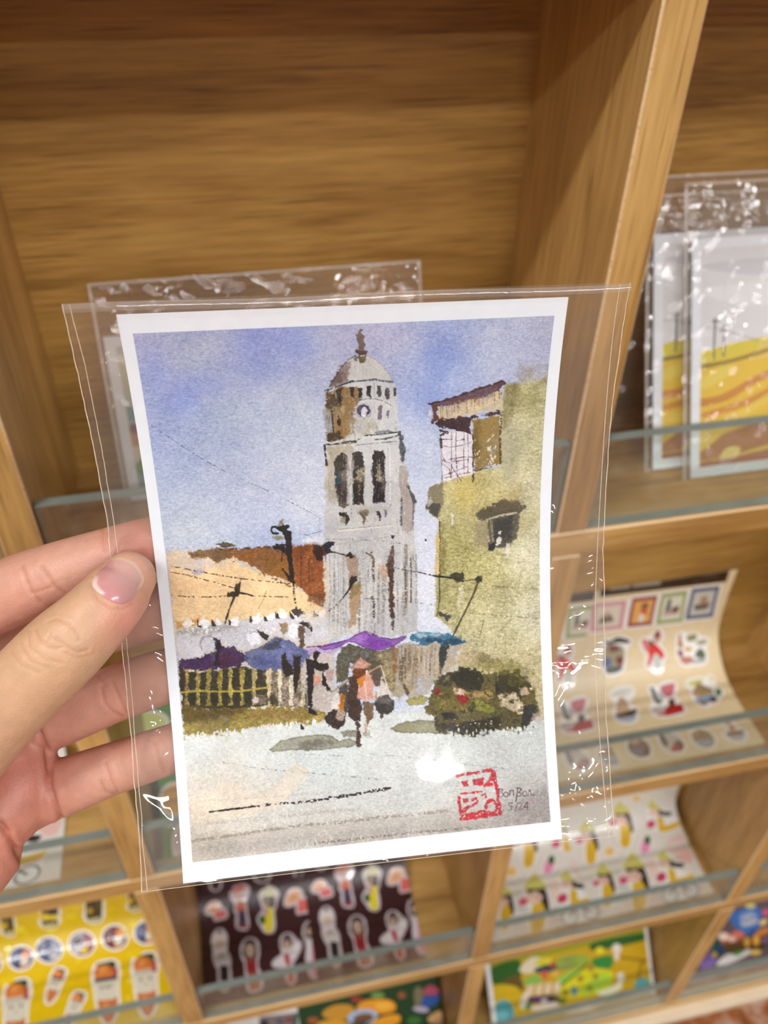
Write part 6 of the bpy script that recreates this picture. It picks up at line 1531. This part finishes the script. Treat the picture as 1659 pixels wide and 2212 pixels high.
c4 = np.ones((NU * NV, 4), np.float32); c4[:, :3] = lin(img).reshape(-1, 3)
at_.data.foreach_set('color', c4.ravel())
link('watercolour_print', me, M_paint, postcard)

# --- its clear sleeve
SX0, SX1, SY0, SY1 = -0.0632, 0.0676, -0.0748, 0.0768
slv = empty('clear_sleeve', tuple(card_world(0, SY0)))
tag(slv, 'open clear plastic sleeve around the hand-held watercolour postcard', 'sleeve')
def film_grid(sign, seedv):
    r = np.random.default_rng(seedv)
    na, nb = 90, 96
    a = np.linspace(SX0, SX1, na); b = np.linspace(SY0, SY1, nb)
    A_, B_ = np.meshgrid(a, b, indexing='ij')
    w = np.zeros_like(A_)
    for k in range(9):
        t = r.uniform(0, math.pi); f = r.uniform(60, 260); ph = r.uniform(0, 6.28)
        w += np.sin((A_ * math.cos(t) + B_ * math.sin(t)) * f + ph + 1.5 * np.sin(B_ * r.uniform(20, 60) + ph)) * r.uniform(.3, 1)
    edge = np.minimum(np.minimum(A_ - SX0, SX1 - A_), np.minimum(B_ - SY0, SY1 - B_))
    m = np.clip(edge / .010, 0, 1)
    side = np.clip((np.abs(A_) - HW) / .004, 0, 1)               # looser beside the card
    cr = np.zeros_like(A_)
    for k in range(10):
        t = r.uniform(-0.5, 0.9); f = r.uniform(260, 720); ph = r.uniform(0, 6.28)
        cr += np.sin((A_ * math.cos(t) + B_ * math.sin(t)) * f + ph + 2 * np.sin(A_ * 90 + ph)) * r.uniform(.3, 1)
    low = np.clip((-.005 - B_) / .03, 0, 1) * (A_ > 0)
    h = 0.00022 + 0.00035 * m + w * m * (0.00004 + 0.0003 * side) + cr * m * side * (0.00002 + 0.00003 * (A_ > 0) + 0.00012 * low)
    h = np.maximum(h, 0.00018 * (1 - side))
    # loose pucker along the lower right
    h = h + 0.00022 * np.exp(-(((A_ - .016) / .014) ** 2 + ((B_ + .057) / .006) ** 2)) + 0.00025 * np.exp(-(((A_ - .040) / .006) ** 2 + ((B_ + .040) / .006) ** 2))
    if sign < 0:
        h = -0.0006 - np.abs(h) * 0.8
    F = [(i * nb + j, (i + 1) * nb + j, (i + 1) * nb + j + 1, i * nb + j + 1) for i in range(na - 1) for j in range(nb - 1)]
    return mesh_from('film', card_world(A_.ravel(), B_.ravel(), h.ravel()), F, True)
link('front_film', film_grid(1, 21), M_film, slv)
link('back_film', film_grid(-1, 22), M_film_back, slv)
def card_tube(pts, rad, seg=6):
    """thin bead along (a,b,h) points of the bent card"""
    c = np.array([card_world(a, b, h) for a, b, h in pts])
    V, F = [], []
    for i in range(len(c)):
        t = c[min(i + 1, len(c) - 1)] - c[max(i - 1, 0)]
        t /= np.linalg.norm(t)
        u = np.cross(t, [0.31, 0.2, 0.93]); u /= np.linalg.norm(u); v = np.cross(t, u)
        for k in range(seg):
            an = 2 * math.pi * k / seg
            V.append(c[i] + rad * (u * math.cos(an) + v * math.sin(an)))
    for i in range(len(c) - 1):
        for k in range(seg):
            F.append((i * seg + k, i * seg + (k + 1) % seg, (i + 1) * seg + (k + 1) % seg, (i + 1) * seg + k))
    return mesh_from('bead', V, F, True)
M_bead = plain('heat_seal_bead', (232, 214, 190), 0.25, 0.8, 0.1, 400)
bs = np.linspace(SY0, SY1, 90)
rj = np.random.default_rng(5)
def jit(n, s):
    x = rj.standard_normal(n); x = np.convolve(x, np.ones(5) / 5, 'same'); return x * s
for a0, wob in ((SX0, 0.0003), (SX1, 0.0003)):
    link('heat_seal', card_tube([(a0 + j1, b, j2) for b, j1, j2 in zip(bs, jit(90, wob), jit(90, .0002))], 0.00013), M_bead, slv)
link('heat_seal', card_tube([(SX0 + .0014 + .0012 * math.sin(b * 40) * .4 + j1, b, .0003) for b, j1 in zip(bs, jit(90, .0002))], 0.00009), M_bead, slv)
link('heat_seal', card_tube([(SX1 - .0022 + .0006 * math.sin(b * 55), b, .0004) for b in bs], 0.00008), M_bead, slv)
as_ = np.linspace(SX0, SX1, 60)
link('bottom_fold', card_tube([(a, SY0, 0.0) for a in as_], 0.00009), M_bead, slv)
# rolled lip at the open top
V, F = [], []
for i, a in enumerate(as_):
    for k in range(9):
        an = math.pi * (k / 8) * 1.15 - 0.2
        V.append(card_world(a, SY1 - 0.0012 + 0.0012 * math.sin(an) + 0.0002 * math.sin(a * 90), 0.0004 + 0.0011 * math.cos(an)))
for i in range(len(as_) - 1):
    for k in range(8):
        F.append((i * 9 + k, (i + 1) * 9 + k, (i + 1) * 9 + k + 1, i * 9 + k + 1))
link('top_lip', mesh_from('lip', V, F, True), film('sleeve_lip_film', haze=0.10, refl=1.5, bump=0.1, bscale=60), slv)
# ------------------------------------------------------------------ the hand
def tube(path, seg=22, sub=7, flat=1.0):
    """closed tapering limb through (px, py, depth, radius m) points, rounded ends; returns verts, faces"""
    ctr = np.array([cam_pt(x, y, d) for x, y, d, r in path]); rad = np.array([r for *_, r in path])
    pts, rr = [], []
    n = len(ctr)
    for i in range(n - 1):
        a, b, c, d = ctr[max(i - 1, 0)], ctr[i], ctr[i + 1], ctr[min(i + 2, n - 1)]
        ra, rb, rc_, rd = rad[max(i - 1, 0)], rad[i], rad[i + 1], rad[min(i + 2, n - 1)]
        for t in np.arange(sub) / sub:
            w = (0.5 * (2 * b + (c - a) * t + (2 * a - 5 * b + 4 * c - d) * t * t + (3 * b - a - 3 * c + d) * t ** 3))
            pts.append(w)
            rr.append(0.5 * (2 * rb + (rc_ - ra) * t + (2 * ra - 5 * rb + 4 * rc_ - rd) * t * t + (3 * rb - ra - 3 * rc_ + rd) * t ** 3))
    pts.append(ctr[-1]); rr.append(rad[-1])
    pts = np.array(pts); rr = np.array(rr)
    # rounded caps
    def cap(p, t, r):
        return [(p + t * r * math.sin(a), r * math.cos(a)) for a in (0.35, 0.7, 1.0, 1.25, 1.45)]
    t0 = pts[0] - pts[1]; t0 /= np.linalg.norm(t0); t1 = pts[-1] - pts[-2]; t1 /= np.linalg.norm(t1)
    head = cap(pts[0], t0, rr[0])[::-1]; tail = cap(pts[-1], t1, rr[-1])
    allp = np.array([p for p, _ in head] + list(pts) + [p for p, _ in tail])
    allr = np.array([r for _, r in head] + list(rr) + [r for _, r in tail])
    view = RC[:, 2]
    V, F = [], []
    m = len(allp)
    for i in range(m):
        t = allp[min(i + 1, m - 1)] - allp[max(i - 1, 0)]; t /= np.linalg.norm(t)
        u = np.cross(view, t); u /= np.linalg.norm(u); v = np.cross(t, u)
        for k in range(seg):
            an = 2 * math.pi * k / seg
            V.append(allp[i] + allr[i] * (u * math.cos(an) + flat * v * math.sin(an)))
    for i in range(m - 1):
        for k in range(seg):
            F.append((i * seg + k, i * seg + (k + 1) % seg, (i + 1) * seg + (k + 1) % seg, (i + 1) * seg + k))
    F.append(tuple(range(seg))[::-1]); F.append(tuple(range((m - 1) * seg, m * seg)))
    return V, F
def mm(x):
    return x / 1000.0
def behind(x, y, r, extra=0.0):       # finger touching the back of the sleeve
    return (x, y, card_depth(x, y) + 0.0016 + r + extra, r)
def before(x, y, r, extra=0.0):
    return (x, y, card_depth(x, y) - 0.0010 - r * 0.92 + extra, r)
limbs = [
    # thumb
    [(-330, 1990, 0.232, mm(15)), (-210, 1800, 0.220, mm(14)), (-110, 1655, 0.206, mm(12.4)), (-25, 1560, 0.2005, mm(11.0)), (60, 1475, 0.1975, mm(10.1)), (112, 1424, 0.1965, mm(10.0)), (150, 1388, 0.1965, mm(9.8)), (195, 1345, 0.1970, mm(9.0)), (232, 1307, 0.1982, mm(8.5)), before(262, 1270, mm(7.9)), before(277, 1250, mm(6.9))],
    # index
    [(-330, 1480, 0.235, mm(11.5)), (-190, 1385, 0.230, mm(11.2)), (-90, 1328, 0.226, mm(10.4)), (0, 1290, 0.222, mm(9.7)), (70, 1262, 0.2195, mm(9.4)), (150, 1232, 0.2180, mm(8.6)), (220, 1210, 0.2172, mm(8.2)), (268, 1196, 0.2172, mm(8.1)), behind(320, 1178, mm(7.5)), behind(380, 1160, mm(6.9)), behind(420, 1150, mm(5.8))],
    # middle, deeper and in shade
    [(-330, 1560, 0.246, mm(11.5)), (-150, 1480, 0.246, mm(10.6)), (0, 1420, 0.245, mm(9.8)), (120, 1380, 0.243, mm(9.2)), (230, 1350, 0.240, mm(8.6)), behind(325, 1326, mm(8.0), .004), behind(400, 1306, mm(7.4)), behind(450, 1295, mm(6.0))],
    # ring
    [(-280, 1660, 0.248, mm(12)), (-120, 1625, 0.243, mm(10.5)), (0, 1598, 0.238, mm(9.0)), (70, 1574, 0.2345, mm(8.5)), (140, 1545, 0.2320, mm(8.3)), (205, 1517, 0.2300, mm(8.1)), (245, 1500, 0.2290, mm(7.9)), (290, 1483, 0.2280, mm(8.0)), behind(345, 1464, mm(7.7)), behind(410, 1443, mm(7.1)), behind(455, 1430, mm(6.0))],
    # little finger
    [(-230, 1790, 0.243, mm(12)), (-60, 1766, 0.238, mm(10.2)), (40, 1738, 0.234, mm(9.0)), (100, 1712, 0.2320, mm(8.5)), (150, 1695, 0.2310, mm(8.1)), (190, 1680, 0.2300, mm(7.8)), (240, 1661, 0.2295, mm(7.3)), (290, 1645, 0.2290, mm(7.2)), behind(350, 1624, mm(6.9)), behind(400, 1606, mm(6.4)), behind(435, 1596, mm(5.4))],
    # palm pads
    [(-420, 2180, 0.250, mm(22)), (-300, 1960, 0.244, mm(19)), (-190, 1760, 0.240, mm(17)), (-150, 1600, 0.240, mm(15))],
    [(-360, 2180, 0.246, mm(18)), (-230, 2030, 0.238, mm(16)), (-100, 1905, 0.230, mm(12.5)), (-45, 1850, 0.2275, mm(11.2))],
    [(-200, 1900, 0.236, mm(14)), (-80, 1800, 0.230, mm(12.5)), (10, 1745, 0.2285, mm(11.2)), (44, 1690, 0.2295, mm(10.8)), (30, 1630, 0.232, mm(10.4))],
    [(-180, 1700, 0.234, mm(14)), (-80, 1660, 0.231, mm(12.5)), (0, 1640, 0.2305, mm(11.5)), (30, 1640, 0.2310, mm(10.8))],
    [(-330, 1480, 0.238, mm(12)), (-300, 1640, 0.242, mm(16)), (-240, 1800, 0.244, mm(17))],
    # wrist and forearm
    [(-380, 2100, 0.248, mm(22)), (-560, 2420, 0.262, mm(24)), (-800, 2850, 0.285, mm(27))],
    [(-330, 2200, 0.250, mm(18)), (-520, 2520, 0.266, mm(22)), (-720, 2900, 0.287, mm(26))],
]
V, F = [], []
for L_ in limbs:
    v, f = tube(L_)
    b = len(V)
    V += v; F += [tuple(b + i for i in q) for q in f]
raw = mesh_from('hand_raw', V, F)
bm = bmesh.new(); bm.from_mesh(raw); bmesh.ops.recalc_face_normals(bm, faces=bm.faces); bm.to_mesh(raw); bm.free()
ro = bpy.data.objects.new('hand_raw', raw); C.objects.link(ro)
md = ro.modifiers.new('r', 'REMESH'); md.mode = 'VOXEL'; md.voxel_size = 0.0005; md.adaptivity = 0.0
ms = ro.modifiers.new('s', 'SMOOTH'); ms.factor = 0.5; ms.iterations = 22
dg = bpy.context.evaluated_depsgraph_get()
hm = bpy.data.meshes.new_from_object(ro.evaluated_get(dg))
bpy.data.objects.remove(ro)
hm.name = 'hand'
nvh = len(hm.vertices)
co = np.zeros(nvh * 3); hm.vertices.foreach_get('co', co); co = co.reshape(-1, 3)
no = np.zeros(nvh * 3); hm.vertices.foreach_get('normal', no); no = no.reshape(-1, 3)
pp = project(co)
vd = CAM - co; dist = np.linalg.norm(vd, axis=1); vd /= dist[:, None]
front = (no * vd).sum(1) > 0.05
dep = -((co - CAM) @ RC)[:, 2]
def pld(pts, sel):
    """pixel distance of selected verts to a polyline given in H1 crop coordinates"""
    p = np.array(px('H1', pts)); d = np.full(sel.sum(), 1e9); q = pp[sel]
    for a, b in zip(p[:-1], p[1:]):
        e = b - a; t = np.clip(((q - a) @ e) / (e @ e + 1e-9), 0, 1)
        d = np.minimum(d, np.linalg.norm(q - a - t[:, None] * e, axis=1))
    return d
CREASE = [  # polyline in crop, depth mm, width px, depth range
    # thumb knuckle folds
    ([(190, 885), (205, 930), (250, 975), (300, 985), (330, 975)], .26, 3.2, (0, .2005)), ([(255, 845), (300, 830), (360, 850), (400, 890), (415, 940)], .24, 3.0, (0, .2005)), ([(285, 920), (330, 950), (380, 990), (415, 1003), (465, 990)], .28, 3.0, (0, .2005)),
    ([(150, 890), (160, 980), (230, 1040), (330, 1060)], .16, 3.4, (0, .2005)), ([(110, 960), (150, 1040), (250, 1085)], .13, 3.6, (0, .2005)), ([(60, 1000), (110, 1070), (200, 1110)], .12, 4.0, (0, .2005)), ([(270, 905), (255, 935), (245, 950)], .2, 3.0, (0, .2005)), ([(350, 1010), (420, 1030), (500, 1010)], .14, 3.2, (0, .2005)),
    # thumb nail folds
    ([(478, 640), (520, 725), (590, 768), (655, 775), (705, 745)], .18, 3.2, (0, .2005)),
    # index joint creases
    ([(120, 545), (145, 630), (175, 690), (215, 735)], .34, 3.2, (.205, .232)), ([(215, 545), (260, 610), (300, 660), (345, 690)], .34, 3.2, (.205, .232)), ([(170, 690), (230, 672), (275, 655)], .26, 3.0, (.205, .232)), ([(545, 350), (545, 420), (560, 470)], .2, 3.4, (.205, .232)), ([(215, 735), (260, 760), (300, 748)], .22, 3.0, (.205, .232)),
    # ring finger creases
    ([(540, 1190), (555, 1270), (600, 1320), (650, 1345)], .32, 3.0, (.21, .24)), ([(600, 1160), (630, 1240), (670, 1320)], .26, 3.0, (.21, .24)), ([(520, 1130), (560, 1180)], .2, 3.2, (.21, .24)),
    # little finger creases
    ([(535, 1690), (560, 1740), (605, 1755)], .32, 3.0, (.21, .24)), ([(560, 1590), (590, 1680), (625, 1745)], .32, 3.0, (.21, .24)), ([(855, 1590), (880, 1640)], .25, 3.0, (.21, .24)), ([(820, 1480), (850, 1600), (870, 1640)], .22, 3.0, (.21, .24)),
    # palm
    ([(0, 1925), (50, 1990), (110, 2105)], .9, 5.0, (.20, .25)), ([(205, 1420), (245, 1510), (262, 1640), (265, 1720), (300, 1830), (325, 1885)], .9, 4.5, (.205, .25)), ([(0, 1905), (40, 1950)], .5, 5.0, (.20, .25)), ([(205, 1500), (250, 1520)], .4, 4, (.2, .25)),
]
disp = np.zeros(nvh); dark = np.zeros(nvh)
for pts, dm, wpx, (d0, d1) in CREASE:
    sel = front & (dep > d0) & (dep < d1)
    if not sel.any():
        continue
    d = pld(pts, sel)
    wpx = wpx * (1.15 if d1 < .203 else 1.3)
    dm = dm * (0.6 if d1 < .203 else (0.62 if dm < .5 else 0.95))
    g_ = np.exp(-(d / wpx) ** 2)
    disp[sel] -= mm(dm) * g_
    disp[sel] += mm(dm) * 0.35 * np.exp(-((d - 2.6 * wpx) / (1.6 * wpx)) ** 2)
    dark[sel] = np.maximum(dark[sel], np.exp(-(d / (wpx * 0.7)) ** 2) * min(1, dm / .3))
co += no * disp[:, None]
hm.vertices.foreach_set('co', co.ravel())
# skin tone: pinker on fingers and palm, yellower on the thumb
def blob(cx, cy, r):
    c = px('H1', [(cx, cy)])[0]
    return np.exp(-(((pp - np.array(c)) ** 2).sum(1)) / (2 * (r / 2.457) ** 2))
base = np.tile(np.array([204, 160, 128.]), (nvh, 1))
isth = (dep < .2030 + .0) & (pp[:, 1] > 1180)
pink = np.array([216, 148, 130.]); red = np.array([196, 112, 98.]); yel = np.array([208, 166, 128.])
base[~isth] = np.array([202, 152, 132.])
def mixc(w, c):
    global base
    base = base * (1 - w[:, None]) + c * w[:, None]
mixc(0.7 * blob(250, 1050, 220) * isth, yel)
mixc(0.75 * blob(690, 830, 110) * isth, np.array([226, 150, 136.]))
mixc(0.5 * blob(720, 560, 110) * isth, np.array([228, 158, 142.]))
mixc(0.55 * blob(760, 450, 150) * ~isth, red)
mixc(0.6 * blob(130, 1660, 190) * ~isth, np.array([200, 112, 96.]))
mixc(0.6 * blob(40, 2100, 200) * ~isth, np.array([206, 124, 106.]))
mixc(0.4 * blob(600, 1300, 260) * ~isth, np.array([214, 150, 130.]))
mixc(0.35 * blob(100, 760, 200) * ~isth, np.array([222, 148, 126.]))
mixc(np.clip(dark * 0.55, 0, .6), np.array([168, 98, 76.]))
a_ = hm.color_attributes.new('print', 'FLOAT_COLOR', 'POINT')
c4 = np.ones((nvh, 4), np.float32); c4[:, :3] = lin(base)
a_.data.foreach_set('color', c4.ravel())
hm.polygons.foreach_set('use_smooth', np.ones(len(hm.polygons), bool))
hm.update()
def skin_mat():
    m, nt, out = new_mat('skin')
    L = nt.links.new
    at = N(nt, 'ShaderNodeAttribute', attribute_name='print')
    tc = N(nt, 'ShaderNodeTexCoord')
    n1_ = N(nt, 'ShaderNodeTexNoise', i_Scale=240.0, i_Detail=4.0)
    n2_ = N(nt, 'ShaderNodeTexVoronoi', i_Scale=1500.0)
    L(tc.outputs['Object'], n1_.inputs['Vector']); L(tc.outputs['Object'], n2_.inputs['Vector'])
    mr = N(nt, 'ShaderNodeMapRange'); mr.inputs[1].default_value = .3; mr.inputs[2].default_value = .7; mr.inputs[3].default_value = .93; mr.inputs[4].default_value = 1.06
    L(n1_.outputs['Fac'], mr.inputs[0])
    vm = N(nt, 'ShaderNodeVectorMath', operation='SCALE')
    L(at.outputs['Color'], vm.inputs[0]); L(mr.outputs[0], vm.inputs['Scale'])
    p = N(nt, 'ShaderNodeBsdfPrincipled', i_Roughness=0.46)
    L(vm.outputs[0], p.inputs['Base Color'])
    p.inputs['Subsurface Weight'].default_value = 0.12
    p.inputs['Subsurface Radius'].default_value = (1.0, 0.35, 0.2)
    p.inputs['Subsurface Scale'].default_value = 0.0022
    b = N(nt, 'ShaderNodeBump', i_Strength=0.22, i_Distance=0.00025)
    ad = N(nt, 'ShaderNodeMath', operation='ADD')
    L(n2_.outputs['Distance'], ad.inputs[0]); L(n1_.outputs['Fac'], ad.inputs[1])
    L(ad.outputs[0], b.inputs['Height']); L(b.outputs[0], p.inputs['Normal'])
    L(p.outputs[0], out.inputs[0])
    return m
hand = link('hand', hm, skin_mat())
tag(hand, "person's left hand pinching the sleeved postcard, thumb in front, fingers behind", 'hand')
# thumb nail
bvh = BVHTree.FromPolygons([Vector(c) for c in co], [tuple(p.vertices) for p in hm.polygons])
N_OUT = [(486, 640), (494, 612), (520, 578), (555, 540), (592, 508), (640, 498), (690, 512), (732, 545), (760, 588), (768, 622), (752, 655), (722, 700), (690, 732), (650, 752), (610, 745), (565, 722), (522, 690), (496, 664)]
o_px = np.array(px('H1', smooth(N_OUT, 3)))
cen = o_px.mean(0)
VN, FN, CN = [], [], []
m_ = len(o_px)
rings = (0.0, 0.15, 0.3, 0.42, 0.54, 0.65, 0.75, 0.83, 0.9, 0.95, 1.0)
tip = np.array([0.76, -0.65])
def on_hand(q, lift):
    d = Vector(ray(*q)).normalized()
    h, n, _, _ = bvh.ray_cast(Vector(CAM), d)
    if h is None:
        return cam_pt(q[0], q[1], .196)
    return np.array(h - d * lift)
for k, f in enumerate(rings):
    for q in (o_px if f > 0 else o_px[:1] * 0 + cen):
        pos = cen + (q - cen) * f
        lift = 0.00075 * (1 - f ** 2.2) + (0.00022 if f < 1 else -0.00008)
        VN.append(on_hand(pos, lift))
        along = ((pos - cen) @ tip) / 48.0
        c_ = np.array([206, 150, 146.])
        side_ = ((pos - cen) @ np.array([-0.65, -0.76])) / 40.0
        fe = np.clip((f - 0.86) / 0.08, 0, 1) * np.clip((along - 0.35) / 0.3, 0, 1)          # free edge
        lu = np.clip((f - 0.74) / 0.10, 0, 1) * np.clip((-along - 0.45) / 0.2, 0, 1) * np.clip((side_ + 0.15) / 0.3, 0, 1)   # pale crescent
        c_ = c_ + np.array([4, 14, 6.]) * along
        c_ = c_ * (1 - fe) + np.array([232, 196, 166.]) * fe
        c_ = c_ * (1 - lu) + np.array([232, 200, 190.]) * lu
        CN.append(lin(c_))
for j in range(m_):
    FN.append((0, 1 + j, 1 + (j + 1) % m_))
for k in range(len(rings) - 2):
    b0, b1 = 1 + k * m_, 1 + (k + 1) * m_
    for j in range(m_):
        FN.append((b0 + j, b1 + j, b1 + (j + 1) % m_, b0 + (j + 1) % m_))
nm_ = mesh_from('fingernail', VN, FN, True)
ca_ = nm_.color_attributes.new('print', 'FLOAT_COLOR', 'POINT')
c4 = np.ones((len(VN), 4), np.float32); c4[:, :3] = np.array(CN)
ca_.data.foreach_set('color', c4.ravel())
nail = link('fingernail', nm_, printed('nail', rough=0.22, grain=0.02, coat=0.5), hand)
nail['label'] = 'short glossy pink thumbnail'
